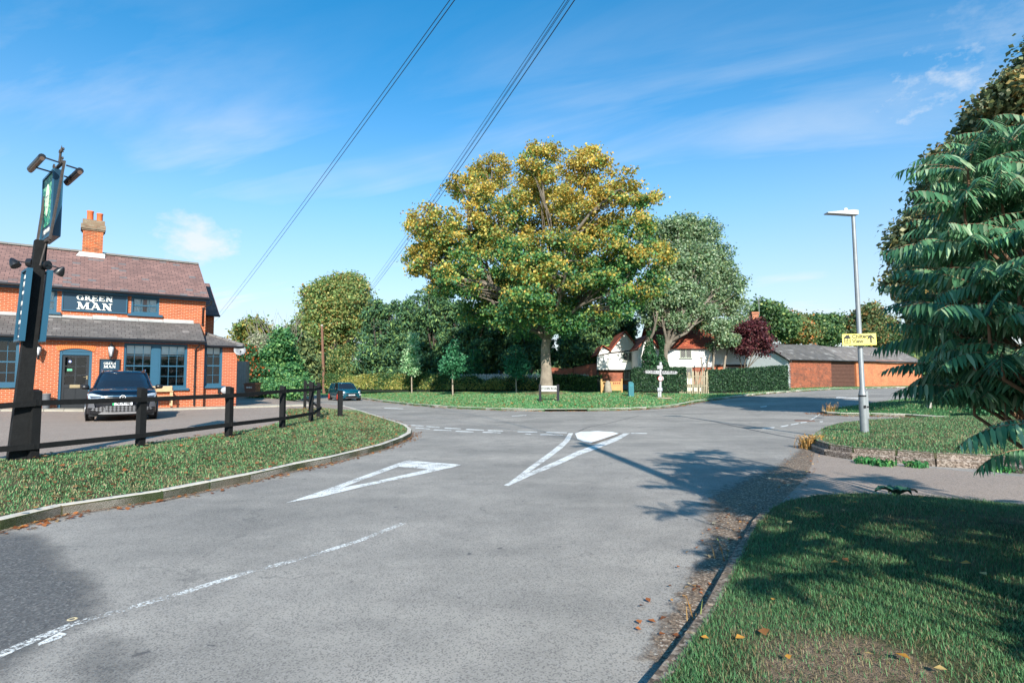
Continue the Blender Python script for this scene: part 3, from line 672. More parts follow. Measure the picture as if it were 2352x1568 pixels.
# sash windows
def sash(h, cols, rows, y, name='window', blind=0.0, parent=None, curtain=False, sill=None, midrail=True):
    x0, x1, z0, z1 = h; parent = parent or pub
    f = MB(); T = .07
    f.box(x0, x0+T, y-.02, y+.12, z0, z1); f.box(x1-T, x1, y-.02, y+.12, z0, z1); f.box(x0+T, x1-T, y-.02, y+.12, z1-T, z1); f.box(x0+T, x1-T, y-.02, y+.12, z0, z0+T)
    a, b, c, d = x0+T, x1-T, z0+T, z1-T; mid = (c+d)/2
    if midrail: f.box(a, b, y+.02, y+.075, mid-.028, mid+.028)
    f.box(a, a+.035, y+.03, y+.07, c, d); f.box(b-.035, b, y+.03, y+.07, c, d); f.box(a+.035, b-.035, y+.03, y+.07, c, c+.05); f.box(a+.035, b-.035, y+.03, y+.07, d-.04, d)
    for i in range(1, cols): x = a+(b-a)*i/cols; f.box(x-.011, x+.011, y+.035, y+.066, c+.05, d-.04)
    for i in range(1, rows):
        z = c+(d-c)*i/rows
        if midrail and abs(z-mid) < .1: continue
        f.box(a+.035, b-.035, y+.037, y+.064, z-.011, z+.011)
    win = f.build(name, M_BLUE, parent)
    gmb = MB(); gmb.quad((a, y+.05, c), (b, y+.05, c), (b, y+.05, d), (a, y+.05, d)); gmb.build('glass', M_GLASS, win)
    r = MB(); r.add([(a-.02, y+.07, c-.02), (b+.02, y+.07, c-.02), (b+.02, y+.07, d+.02), (a-.02, y+.07, d+.02), (a-.02, y+.8, c-.02), (b+.02, y+.8, c-.02), (b+.02, y+.8, d+.02), (a-.02, y+.8, d+.02)],
                    [(4, 5, 6, 7), (0, 4, 7, 3), (1, 2, 6, 5), (0, 1, 5, 4), (3, 7, 6, 2)]); r.build('room_interior', M_DARK, win)
    if blind:
        bl = MB(); bl.box(a, b, y+.10, y+.11, d-blind, d); bl.build('blind', M_BLIND, win)
    if curtain:
        cu = MB()
        for s_, e_ in ((a, a+(b-a)*.42), (b-(b-a)*.42, b)):
            n = 14; P = [(s_+(e_-s_)*i/n, y+.12+.02*math.sin(i*1.9)) for i in range(n+1)]
            cu.add([(p, q, z) for z in (c, d) for p, q in P], [(i, i+1, n+2+i, n+1+i) for i in range(n)], True)
        cu.build('curtain', M_BLIND, win)
    if sill:
        s_ = MB(); s_.box(x0-.14, x1+.14, y-.16, y+.0, z0-.10, z0-.001); s_.build('sill', M_BLUE, win)
    return win
sash((h_l[0], h_l[1], h_l[2]+.12, h_l[3]), 3, 4, .06, sill=True)
xm0, xm1 = W2(1203, 500)[0], W2(1243, 500)[0]
sash((h_m[0], xm0, h_m[2]+.0, h_m[3]), 3, 4, .06, blind=(wz[0]-wz[1])*.20, sill=False)
wn = sash((xm1, h_m[1], h_m[2]+.0, h_m[3]), 3, 4, .06, blind=(wz[0]-wz[1])*.20, sill=False)
b = MB(); b.box(xm0+.001, xm1-.001, .03, .20, wz[1], wz[0]); b.build('mullion_post', M_BLUE, pub)
b = MB(); b.box(h_m[0]-.08, h_m[1]+.09, -.12, .035, wz[1]-.10, wz[1]-.001); b.build('long_sill', M_BLUE, pub)
sash(h_u, 3, 2, 1.33, curtain=True, sill=True); sash(h_ul, 2, 2, 1.33, curtain=True, sill=True)
# door
x0, x1, zt = hd[0], hd[1], hd[3]
fr = MB(); fr.box(x0, x0+.09, .03, .2, -.05, zt-.12); fr.box(x1-.09, x1, .03, .2, -.05, zt-.12)
zd = W2(600, 430)[1]; fr.box(x0+.09, x1-.09, .03, .2, zd, zd+.05)
ap = [(x0+.001, zt-.12), (x1-.001, zt-.12)]+[(x1-.001-(x1-x0-.002)*i/10, zt-.12+.13*math.sin(PI*i/10)) for i in range(1, 10)]
fr.prism([(x0+.09, zd+.051), (x1-.09, zd+.051), (x1-.09, zt-.121), (x0+.09, zt-.121)], 'y', .05, .2); fr.prism(ap, 'y', .028, .2)
door = fr.build('door_frame', M_BLUE, pub)
dl = MB(); a, b_ = x0+.09, x1-.09; st = .1; zmid = W2(600, 660)[1]
dl.box(a, a+st, .08, .13, 0, zd); dl.box(b_-st, b_, .08, .13, 0, zd); dl.box(a+st, b_-st, .08, .13, zd-.09, zd); dl.box(a+st, b_-st, .08, .13, 0, .22); dl.box(a+st, b_-st, .08, .13, zmid-.14, zmid)
dl.box((a+b_)/2-.025, (a+b_)/2+.025, .081, .129, .22, zd-.09); dl.box(a+st, b_-st, .10, .12, .22, zmid-.14)
for i in (1, 2): z = zmid+(zd-.09-zmid)*i/3; dl.box(a+st, b_-st, .083, .128, z-.018, z+.018)
leaf = dl.build('door', M_DOOR, pub)
gq = MB(); gq.quad((a+st, .106, zmid), (b_-st, .106, zmid), (b_-st, .106, zd-.09), (a+st, .106, zd-.09)); gq.build('glass', M_GLASS, leaf)
gq = MB(); gq.quad((a, .5, 0), (b_, .5, 0), (b_, .5, zd), (a, .5, zd)); gq.box(a+.34, a+.42, .48, .495, 0, zd); gq.box(a+.60, a+.66, .48, .495, 0, zd); gq.build('room_interior', M_DARK, leaf)
lb = MB(); p0, p1 = W2(545, 688), W2(628, 662); lb.box(p0[0], p1[0], .065, .079, p0[1], p1[1]); lb.box(p0[0]+.02, p1[0]-.02, .058, .064, p0[1]+.03, p1[1]-.03); lb.build('letter_box', M_BRASS, leaf)
hn = MB(); c = W2(680, 606); hn.box(c[0]-.02, c[0]+.03, .066, .079, c[1]-.07, c[1]+.07); hn.tube([(c[0], .04, c[1]+.02), (c[0]-.12, .03, c[1]+.02)], .012, 6); hn.build('handle', M_BRASS, leaf)
st_ = MB(); c = W2(549, 480); Ry = Matrix.Rotation(PI/2, 3, 'X')
st_.lathe([(0.001, 0), (.055, 0)], 18, (c[0], .1, c[1]), Ry, cap=False); st_.cur = 1; st_.lathe([(0.001, 0), (.038, 0)], 18, (c[0], .098, c[1]), Ry, cap=False); st_.cur = 2; st_.lathe([(0.001, 0), (.02, 0)], 14, (c[0], .096, c[1]), Ry, cap=False)
st_.build('round_sticker', [plain('sticker_blue', '#2b4aa0'), plain('sticker_white', (.8, .8, .8)), plain('sticker_red', '#c02020')], leaf)
sg = MB(); c = W2(546, 546); sg.box(c[0]-.085, c[0]+.085, .098, .101, c[1]-.045, c[1]+.045); sg.build('green_notice', plain('notice_green', '#5cae86', 0.5), leaf)
sp = MB(); sp.box(x0-.03, x1+.03, -.18, .25, -.25, -.04); sp.build('door_step', M_CONC, pub)
# brick arch over the door: voussoirs
va = MB(); n = 19
for i in range(n):
    t = (i+.5)/n; x = x0-.06+(x1-x0+.12)*t; zc = zt-.14+.135*math.sin(PI*t)*1.0; an = (t-.5)*0.75
    Rm = Matrix.Rotation(an, 3, 'Y'); va.cbox((x+math.sin(an)*.12, -.004, zc+.13), (.058, .03, .225), Rm)
va.build('door_arch', plain('arch_brick', '#d0723f', 0.9, var=0.25, sc=11), pub)
# chimney
CO = RO-.35; c0, c1 = W1(645, 950, CO)[0], W1(806, 950, CO)[0]; zb = zr-.75; zt1 = W1(730, 830, CO)[1]; zt2 = W1(730, 785, CO)[1]; zt3 = W1(735, 745, CO)[1]
ch = MB(); ch.box(c0, c1, CO, CO+.7, zb, zt1); chim = ch.build('chimney', mat_brick('chimney_brick', '#b5562c', '#6a3f2e', '#c0a078', worn=0.6, c3='#c8642c'), roof)
ch = MB(); ch.box(c0-.05, c1+.05, CO-.05, CO+.75, zt1, zt1+.07); ch.box(c0-.09, c1+.09, CO-.09, CO+.79, zt1+.07, zt2+.02); ch.box(c0-.03, c1+.05, CO-.03, CO+.72, zt2+.02, zt3)
ch.build('chimney_cap', mat_brick('cap_brick', '#7c5a48', '#8d8273', '#6a6a50', worn=0.9, c3='#938a70'), chim)
for a, b, t1, t0 in ((680, 737, 675, 748), (757, 810, 685, 758)):
    xa, xb = W1(a, 700, CO+.35)[0], W1(b, 700, CO+.35)[0]; r = (xb-xa)/2; zz = W1(700, t1, CO+.35)[1]
    pt = MB(); pt.lathe([(r*.95, zt3-.02), (r*.9, zz-.07), (r*1.03, zz-.05), (r*1.03, zz), (r*.85, zz), (r*.8, zz-.1)], 18, ((xa+xb)/2, CO+.35, 0), cap=False)
    pt.build('chimney_pot', M_POT, chim)
cf = MB(); sl_ = (zr-zue)/(RO-.98); ya = CO-.12
cf.add([(c0-.22, ya-.03, zue+sl_*(ya-.03-.98)+.02), (c1+.1, ya-.03, zue+sl_*(ya-.03-.98)+.02), (c1+.1, CO-.004, zue+sl_*(CO-.98)+.16), (c0-.1, CO-.004, zue+sl_*(CO-.98)+.16)], [(0, 1, 2, 3)])
cf.build('chimney_flashing', plain('flashing_pale', (.6, .6, .58), .6, var=.2), chim)
# wing behind on the right, and single-storey extension with hipped roof
xw = W1(1678, 1550, 3.4)[0]; zw = W1(1700, 1492, 3.3)[1]; xwr = W1(1722, 1490, 3.2)[0]
b = MB(); b.box(xr1-.3, xw, 3.4, 8.0, 2.0, zw); b.build('wing_wall', M_BRK, pub)
sw = (zr-zue)/(RO-.98); b = MB(); zz = zw+sw*3.2; slab(b, xr1-1.2, xwr, (3.12, zw-.02), (6.3, zz)); slab(b, xr1-1.2, xwr, (9.4, zw), (6.32, zz-.01)); b.prism([(3.5, zw), (8.0, zw), (6.3, zz-.12)], 'x', xw-.2, xw-.003); b.build('wing_roof', M_SLP, pub)
b = MB(); b.tube([(xr1-.2, 3.06, zw-.05), (xwr, 3.06, zw-.05)], .055, 7); b.build('wing_gutter', M_BLK, pub)
xe = W2(1855, 600, .3)[0]; zee = W2(1700, 352, .1)[1]; h_e = (W2(1598, 500, .3)[0], W2(1742, 500, .3)[0], W2(1680, 672, .3)[1], W2(1680, 356, .3)[1])
h_e = (max(h_e[0], xr0+.06), *h_e[1:])
wall('extension_wall', xr0+.001, xe, -.5, zee, .3, .5, [h_e], M_BRK2, pub)
b = MB(); b.box(xe-.2, xe-.001, .501, 5.0, -.5, zee); b.box(xr0+.01, xe-.21, 1.7, 5, -.5, zee-.05); b.build('extension_side', M_BRK2, pub)
sash((h_e[0], h_e[1], h_e[2], h_e[3]), 2, 4, .34, blind=.33, sill=True)
zh = W2(1640, 245, 2.0)[1]; b = MB(); E = (xr0-.1, xe+.22, .05, 5.2)
b.add([(E[0], E[2], zee), (E[1], E[2], zee), (E[1], E[3], zee), (E[0], E[3], zee), (E[0], 2.2, zh), (E[1]-1.75, 2.2, zh), (E[1]-1.75, 3.2, zh), (E[0], 3.2, zh),
       (E[0], E[2], zee-.05), (E[1], E[2], zee-.05), (E[1], E[3], zee-.05), (E[0], E[3], zee-.05)],
      [(0, 1, 5, 4), (1, 2, 6, 5), (2, 3, 7, 6), (4, 5, 6, 7), (0, 8, 9, 1), (1, 9, 10, 2), (8, 11, 10, 9)])
er = b.build('extension_roof', M_SLG, pub)
b = MB(); n = 7
for i in range(n):
    A = Vector((E[1], E[2], zee+.02)).lerp(Vector((E[1]-1.75, 2.2, zh+.02)), i/n); B = Vector((E[1], E[2], zee+.02)).lerp(Vector((E[1]-1.75, 2.2, zh+.02)), (i+.96)/n); b.tube([A, B], [.09, .075], 6)
b.build('hip_tiles', plain('hip_grey', '#6e6a68', .85, var=.3), er)
b = MB(); b.tube([(xr0, -.02, zee-.07), (E[1], -.02, zee-.07), (E[1]+.03, .3, zee-.07), (E[1]+.03, 5, zee-.07)], .05, 7); b.build('extension_gutter', M_BLK, pub)
# signs, lanterns, lamps on the wall
def sx(sz): return Matrix.Scale(sz, 4)
def serif(s, h):                                 # slab-serif capitals, cap height 1 -> list of convex polys; returns polys,width
    T = .24; t = .10; sf = .09
    def bar(x0, z0, x1, z1, w): 
        d = Vector((x1-x0, z1-z0)).normalized(); n = Vector((w/2/abs(d.y) if abs(d.y) > .3 else 0, 0)) if abs(d.y) > .3 else Vector((0, w/2))
        return [(x0-n.x, z0-n.y), (x0+n.x, z0+n.y), (x1+n.x, z1+n.y), (x1-n.x, z1-n.y)]
    def foot(x, z, w): return [(x-w/2, z), (x+w/2, z), (x+w/2-.03, z+(sf if z < .5 else -sf)), (x-w/2+.03, z+(sf if z < .5 else -sf))]
    def arc(cx, cz, r, rz, a0, a1, w0, w1, n=12):
        o = []
        for i in range(n):
            A, B = a0+(a1-a0)*i/n, a0+(a1-a0)*(i+1)/n
            def P(a, k):
                w = (w0 if False else t+(T-t)*abs(math.cos(a)))/2*k; return (cx+(r+w)*math.cos(a), cz+(rz+w*.6)*math.sin(a))
            o.append([P(A, -1), P(A, 1), P(B, 1), P(B, -1)])
        return o
    g = {}
    g['G'] = (arc(.5, .5, .38, .44, .9, 5.55, t, T)+[[(.74, .0), (.97, .0), (.97, .42), (.74, .42)], [(.62, .36), (1.06, .36), (1.06, .45), (.62, .45)], [(.80, .62), (.9, .62), (.9, .98), (.84, .98)]], 1.08)
    g['R'] = ([bar(.24, 0, .24, 1, T), foot(.24, 0, .48), foot(.24, 1, .48)]+arc(.45, .74, .22, .21, -PI/2, PI/2, t, T, 8)+[[(.3, .92), (.47, .92), (.47, 1), (.3, 1)], [(.3, .44), (.5, .44), (.5, .52), (.3, .52)], bar(.52, .48, .98, -.12, T), [(.9, -.16), (1.12, -.16), (1.0, .0)]], 1.0)
    g['E'] = ([bar(.24, 0, .24, 1, T), [(.04, 0), (.86, 0), (.86, .09), (.04, .09)], [(.04, .91), (.82, .91), (.82, 1), (.04, 1)], [(.3, .46), (.64, .46), (.64, .54), (.3, .54)], [(.78, 0), (.88, 0), (.92, .3), (.84, .3)], [(.76, 1), (.84, 1), (.88, .72), (.8, .72)], [(.6, .36), (.67, .36), (.67, .64), (.6, .64)]], .96)
    g['N'] = ([bar(.22, 0, .22, 1, t), bar(.92, 0, .92, 1, t), bar(.22, 1, .92, 0, T+.04), foot(.22, 0, .42), foot(.2, 1, .36), foot(.92, 1, .42)], 1.16)
    g['M'] = ([bar(.2, 0, .26, 1, t), bar(1.14, 0, 1.08, 1, T), bar(.26, 1, .66, .06, T), bar(1.08, 1, .68, .06, t), foot(.2, 0, .4), foot(1.16, 0, .5), foot(.2, 1, .34), foot(1.16, 1, .34)], 1.42)
    g['A'] = ([bar(.12, 0, .5, 1, t), bar(.92, 0, .5, 1, T), [(.28, .30), (.74, .30), (.74, .38), (.28, .38)], foot(.12, 0, .36), foot(.92, 0, .46)], 1.12)
    out = []; x = 0
    for c in s:
        P, wd = g[c]; out += [[((a+x)*h, b*h) for a, b in p] for p in P]; x += wd+.06
    return out, (x-.06)*h
def serif_obj(name, s, h, width, cx, cz, y, mat, parent, th=.02):
    P, wd = serif(s, h); k = width/wd; mb = MB()
    for i, p in enumerate(P): mb.prism([((a-wd/2)*k+cx, b+cz) for a, b in p], 'y', y-th-.0004*(i % 5), y)
    return mb.build(name, mat, parent)
# long name board on the upper wall
x0, x1 = W1(490, 1390, 1.25)[0], W1(992, 1410, 1.25)[0]; z0, z1 = W1(740, 1462, 1.25)[1], W1(740, 1325, 1.25)[1]
sgn = thing('pub_sign', 'long navy board reading GREEN MAN fixed high on the pub wall', 'sign', M=PM @ Matrix.Translation(((x0+x1)/2, 1.298, (z0+z1)/2)))
w_, h_ = (x1-x0)/2, (z1-z0)/2; b = MB(); b.box(-w_, w_, -.05, 0, -h_, h_); b.build('board', M_NAVY, sgn)
b = MB(); 
for q in ((-w_-.03, w_+.03, h_-.02, h_+.03), (-w_-.03, w_+.03, -h_-.03, -h_+.02)): b.box(q[0], q[1], -.08, .0, q[2], q[3])
for q in ((-w_-.03, -w_+.02), (w_-.02, w_+.03)): b.box(q[0], q[1], -.079, .0, -h_+.02, h_-.02)
b.build('frame', M_BLUE, sgn)
lh = (W1(740, 1333, 1.25)[1]-W1(740, 1376, 1.25)[1]); lw = W1(890, 1350, 1.25)[0]-W1(603, 1350, 1.25)[0]
zz = lambda Y: W1(745, Y, 1.25)[1]-(z0+z1)/2; cx_ = W1(745, 1390, 1.25)[0]-(x0+x1)/2
serif_obj('lettering', 'GREEN', zz(1340)-zz(1379), lw, cx_, zz(1379), -.05, M_LETTER, sgn); serif_obj('lettering', 'MAN', zz(1395)-zz(1449), lw*.98, cx_, zz(1449), -.05, M_LETTER, sgn)
lfm = MB(); lfm.prism([(cx_-.16, zz(1372)), (cx_-.10, zz(1372)), (cx_+.03, zz(1402)), (cx_+.06, zz(1412)), (cx_-.04, zz(1402))], 'y', -.078, -.05); lfm.build('leaf_flourish', M_LETTER, sgn)
# small board by the door
x0, x1 = W2(778, 520, -.03)[0], W2(941, 520, -.03)[0]; z1 = W2(860, 462, -.03)[1]; z0 = z1-(x1-x0)*.92
sgn = thing('pub_sign', 'small square navy board reading GREEN MAN beside the pub door', 'sign', M=PM @ Matrix.Translation(((x0+x1)/2, -.001, (z0+z1)/2)))
w_, h_ = (x1-x0)/2, (z1-z0)/2; b = MB(); b.box(-w_+.03, w_-.03, -.035, 0, -h_+.03, h_-.03); b.build('board', M_NAVY, sgn)
b = MB(); b.box(-w_, w_, -.06, .0, h_-.03, h_); b.box(-w_, w_, -.06, .0, -h_, -h_+.03); b.box(-w_, -w_+.03, -.059, 0, -h_+.03, h_-.03); b.box(w_-.03, w_, -.059, 0, -h_+.03, h_-.03); b.build('frame', M_BLK, sgn)
serif_obj('lettering', 'GREEN', .085, w_*1.18, 0, h_-.22, -.035, M_LETTER, sgn, .006); serif_obj('lettering', 'MAN', .12, w_*1.18, 0, h_-.38, -.035, M_LETTER, sgn, .006)
def lantern(X0, X1, Yt, Yb, lab):
    a = W2(X0, Yt, -.28); b = W2(X1, Yb, -.28); hh = a[1]-b[1]; cx = (a[0]+b[0])/2; r = (b[0]-a[0])/2*.80
    t_ = thing('wall_lantern', lab, 'wall light', M=PM @ Matrix.Translation((cx, -.02, b[1]+.1*hh)), group='lanterns on the pub front')
    m_ = MB(); m_.lathe([(r*1.25, hh*.62), (r*.95, hh*.68), (r*.35, hh*.78), (r*.3, hh*.82), (r*.1, hh*.84), (.012, hh*.92)], 6, (0, -.24, 0)); 
    m_.lathe([(r*.62, 0), (r*.55, -.03)], 6, (0, -.24, 0)); m_.lathe([(.03, -.03), (.045, -.08), (.015, -.14)], 8, (0, -.24, 0)); m_.tube([(0, -.24, -.1), (0, -.12, -.12), (0, 0, -.06)], .014, 6); m_.box(-.04, .04, -.0, .018, -.16, .05)
    for k in range(6):
        an = PI/3*k; m_.tube([(r*.62*math.cos(an), -.24+r*.62*math.sin(an), 0), (r*1.12*math.cos(an), -.24+r*1.12*math.sin(an), hh*.62)], .008, 4)
    m_.build('lantern_body', M_BLK, t_)
    m_ = MB(); m_.lathe([(r*.58, .005), (r*1.08, hh*.615)], 6, (0, -.24, 0)); m_.build('lantern_glass', plain('opal_glass', (.62, .64, .66), .3, var=.05), t_)
lantern(845, 898, 330, 455, 'black lantern with opal glass above the small navy board'); lantern(272, 328, 338, 442, 'black lantern with opal glass half hidden by the tall sign post')
# satellite dish
c = W2(1840, 396, -.05); dish = thing('satellite_dish', 'grey satellite dish on the corner of the pub extension', 'satellite dish', M=PM @ Matrix.Translation((xe-.02, .28, c[1]-.15)))
b = MB(); Rr = Vector((-.12, -.93, .35)).to_track_quat('Z', 'Y').to_matrix(); r = .27
b.lathe([(.001, -.05), (r*.5, -.035), (r*.85, -.008), (r, .02), (r*.98, .03), (r*.5, -.022), (.001, -.04)], 26, (.06, -.32, .17), Rr, cap=False); b.build('dish', plain('dish_grey', (.20, .21, .22), .5), dish)
b = MB(); b.tube([(0, -.02, 0), (.03, -.2, 0), (.06, -.28, .15)], .02, 6); b.tube([(.06, -.36, -.02), (.02, -.66, .08)], .012, 6); b.cbox((.02, -.68, .10), (.05, .06, .08)); b.build('bracket', M_BLK, dish)
# paving strip in front of the pub
def pave(x0, x1, y0, y1, dx):
    mb = MB(); x = x0
    while x < x1:
        for (a, b_) in ((y0, (y0+y1)/2), ((y0+y1)/2, y1)):
            P = [PM @ Vector(q) for q in ((x+.006, a+.006, 0), (x+dx-.006, a+.006, 0), (x+dx-.006, b_-.006, 0), (x+.006, b_-.006, 0))]
            z = L_(P[0].x, P[0].y)+.05+random.uniform(-.004, .004); zz = L_(P[2].x, P[2].y)+.05
            T_ = [Vector((p.x, p.y, L_(p.x, p.y)+.045+random.uniform(-.003, .003))) for p in P]
            mb.add([tuple(p) for p in T_]+[(p.x, p.y, p.z-.2) for p in T_], [(0, 1, 2, 3), (0, 4, 5, 1), (1, 5, 6, 2), (2, 6, 7, 3), (3, 7, 4, 0)])
        x += dx
    return tag(mb.build('pavement', plain('paving_slabs', (.36, .33, .27), .9, var=.3, sc=3, bump=.3)), kind='structure')
pave(-9, 9.5, -1.3, -.02, .62)
# ------------------------------------------------------------------ fence round the pub verge
fpx = [(-180, 1080, 895, 945, 1045), (75, 1055, 894, 925, 1024), (322, 1026, 889, 917, 999), (525, 1003, 887, 908, 974), (648, 983, 885, 898, 960), (714, 968, 875.5, 894.5, 948.5), (731, 957.5, 877, 890.5, 936.5), (700, 938, 873, 883, 918)]
fence = thing('post_and_rail_fence', 'black timber post and rail fence curving round the grass beside the pub car park', 'fence', loc=tuple(hit(75, 1055, fn=L_)))
F0 = fence.location; posts = []
def post_mb(P, px, top, yaw, s=.12, mb=None):
    mb = mb or MB(); zt_ = at(px, top, P.y).z; Rz = Matrix.Rotation(yaw, 3, 'Z'); h = s/2
    vs = [Vector((x, y, z)) for z in (-.35, 0) for y in (-h, h) for x in (-h, h)]
    vs = [Rz @ v for v in vs]; out = []
    for i, v in enumerate(vs):
        z = P.z-.35 if i < 4 else (zt_ if i in (6, 7) else zt_-.03); out.append((P.x+v.x, P.y+v.y, z))
    mb.add(out, [(0, 2, 3, 1), (4, 5, 7, 6), (0, 1, 5, 4), (2, 6, 7, 3), (0, 4, 6, 2), (1, 3, 7, 5)]); return mb
for i, (px, b, t_, r1, r2) in enumerate(fpx):
    P = hit(px, b, fn=L_); posts.append((P, at(px, r1, P.y).z, at(px, r2, P.y).z))
for i, (px, b, t_, r1, r2) in enumerate(fpx):
    j = min(i+1, len(posts)-1); k = max(0, i-1); d = posts[j][0]-posts[k][0]; yaw = math.atan2(d.y, d.x)
    post_mb(posts[i][0], px, t_, yaw).build('post', M_BLKW, fence, off=F0)
for i in range(len(posts)-1):
    A, B = posts[i], posts[i+1]; d = (B[0]-A[0]); d.z = 0; d.normalize(); n = Vector((d.y, -d.x, 0))*(.08 if i < 5 else .08)
    for k in (1, 2):
        a = Vector((A[0].x, A[0].y, A[k]))+n-d*.05; b_ = Vector((B[0].x, B[0].y, B[k]))+n+d*(.045 if i != 5 else .1); m_ = MB(); w_ = n.normalized()*.018; hh = Vector((0, 0, .043))
        m_.add([a-w_-hh, b_-w_-hh, b_+w_-hh, a+w_-hh, a-w_+hh, b_-w_+hh, b_+w_+hh, a+w_+hh], [(0, 3, 2, 1), (4, 5, 6, 7), (0, 1, 5, 4), (1, 2, 6, 5), (2, 3, 7, 6), (3, 0, 4, 7)])
        m_.build('rail', M_BLKW, fence, off=F0)
P = hit(781, 956, fn=L_); tag(post_mb(P, 781, 896, .5, .15).build('bollard', M_BLKW, off=P), 'short black timber post standing alone on the grass past the fence end', 'bollard')
bpy.data.objects['bollard'].location = P

# ------------------------------------------------------------------ tall pub sign on its leaning post
SP = hit(37, 1056, fn=L_); YS = SP.y
e_ = Vector((-.755, .656, 0)); n_ = Vector((-.656, -.755, 0))
ps = thing('pub_sign_post', 'tall leaning black timber post carrying the hanging pub sign and two tall navy panels', 'sign post', loc=tuple(SP))
def frame_poly(mb, P, Q, s0, s1):
    for i, (p, s_) in enumerate(((P, s0), (Q, s1))):
        pass
    V = []
    for p, s_ in ((P, s0), (Q, s1)):
        for a, b in ((-1, -1), (1, -1), (1, 1), (-1, 1)): V.append(p+e_*(a*s_)+n_*(b*s_))
    mb.add(V, [(3, 2, 1, 0), (4, 5, 6, 7), (0, 1, 5, 4), (1, 2, 6, 5), (2, 3, 7, 6), (3, 0, 4, 7)])
T0 = at(94, 553, YS); b = MB(); frame_poly(b, SP-Vector((.02, 0, .3)), T0, .112, .078); b.build('timber_post', M_BLKW, ps, off=SP)
lean = (T0-SP)/(T0.z-SP.z)
def pz(z): return SP+lean*(z-SP.z)
# two tall side panels
zt_, zb_ = at(72, 622, YS).z, at(52, 785, YS).z
mS = [M_BLUE, M_NAVY]
for sg, nm in ((1, 'left'), (-1, 'right')):
    b = MB(); A, B = pz(zb_), pz(zt_); up = (B-A).normalized(); Ht = (B-A).length
    o = n_*sg*.12; wd = .20
    Mx = Matrix((( -e_.x*sg, up.x, n_.x*sg, (A+o).x), (-e_.y*sg, up.y, n_.y*sg, (A+o).y), (0, up.z, 0, (A+o).z), (0, 0, 0, 1)))
    pan = MB(Matrix.Translation(-SP) @ Mx); pan.cur = 1; pan.box(-wd, wd, .02, Ht-.02, -.015, .015); pan.cur = 0
    pan.box(-wd-.03, -wd, 0, Ht, -.03, .045); pan.box(wd, wd+.03, 0, Ht, -.03, .045); pan.box(-wd, wd, 0, .03, -.029, .044); pan.box(-wd, wd, Ht-.03, Ht, -.029, .044)
    po = pan.build('side_panel', mS, ps)
    TM = Matrix.Translation(-SP) @ Mx @ Matrix.Translation((0, 0, .017))
    for s_, z, sz in (('GREEN', .90, .085), ('MAN', .80, .12), ('REAL ALE', .68, .07), ('FOOD', .53, .10), ('BEER', .40, .08), ('GARDEN', .27, .085), ('PUB & BAR', .07, .035)):
        text('lettering', s_, sz, TM @ Matrix.Translation((0, Ht*z, 0)), M_LETTER, po, .001, bold=.002, xs=.95)
    b = MB(TM); b.box(-.09, .09, Ht*.18, Ht*.185, 0, .002); b.build('rule_line', M_LETTER, po)
# hanging picture sign
N0 = at(134, 470, YS-.05); Bz = at(128, 541, YS).z; Tz = at(137, 388, YS).z
Pn = Vector((at(131, 470, YS).x, YS, 0)); Wd = .80; Hh = Tz-Bz
def sgnM(z): 
    o = Vector((Pn.x, Pn.y, z))+e_*.02
    return Matrix(((-e_.x, 0, n_.x, o.x+e_.x*Wd), (-e_.y, 0, n_.y, o.y+e_.y*Wd), (0, 1, 0, z), (0, 0, 0, 1)))
SM = Matrix.Translation(-SP) @ sgnM(Bz)
hb = MB(SM); hb.cur = 0; hb.box(0, Wd, 0, Hh, -.05, .05); hb.cur = 1
for zz in (.05, -.05):
    s0, s1 = (zz, zz+.02) if zz > 0 else (zz-.02, zz)
    hb.box(0, .035, 0, Hh, s0, s1); hb.box(Wd-.035, Wd, 0, Hh, s0, s1); hb.box(.035, Wd-.035, 0, .035, s0, s1); hb.box(.035, Wd-.035, Hh-.035, Hh, s0, s1)
t = NT('leafy_picture'); v = t.coord(); vo = t.vor(v, 24, 'Color'); sep = t.node('ShaderNodeSeparateColor'); t.l.new(vo, sep.inputs[0])
t.base(t.ramp(sep.outputs[0], [(0, '#0d3a34'), (.4, '#17695a'), (.75, '#2f9a70'), (1, '#8fc79a')]), .5)
hs_ = hb.build('hanging_sign', [M_NAVY, M_BLUE], ps)
pc = MB(SM); pc.box(.05, Wd-.05, Hh*.20, Hh-.05, .051, .056)
cxx, cyy = Wd/2, Hh*.60
pic = pc.build('leafy_picture', t.m, hs_)
fc = MB(SM); pts = [(cxx+.13*math.cos(a)*(1.0 if math.sin(a) > 0 else .85), cyy+.27*math.sin(a)) for a in [2*PI*i/22 for i in range(22)]]; fc.prism(pts, 'z', .0565, .061)
fo = fc.build('painted_face', plain('face_pale', (.62, .66, .5), .5, var=.35, sc=8), hs_)
fe = MB(SM)
for sx_ in (-1, 1): ey = MB(SM); ey.prism([(cxx+sx_*.055+.035*math.cos(a), cyy+.06+.012*math.sin(a)) for a in [2*PI*i/10 for i in range(10)]], 'z', .0612, .063); ey.build('painted_eye', M_NAVY, hs_)
fe.prism([(cxx-.02, cyy-.04), (cxx+.02, cyy-.04), (cxx+.008, cyy+.06), (cxx-.008, cyy+.06)], 'z', .0612, .063); fe.box(cxx-.05, cxx+.05, cyy-.13, cyy-.115, .0612, .063)
fe.box(cxx-.006, cxx+.006, cyy-.116, cyy-.04, .0611, .0628); fe.build('painted_nose', plain('face_shadow', (.08, .2, .16), .5), hs_)
text('lettering', 'GREEN MAN', .10, SM @ Matrix.Translation((Wd/2, Hh*.12, .052)), M_LETTER, hs_, .001, bold=.002)
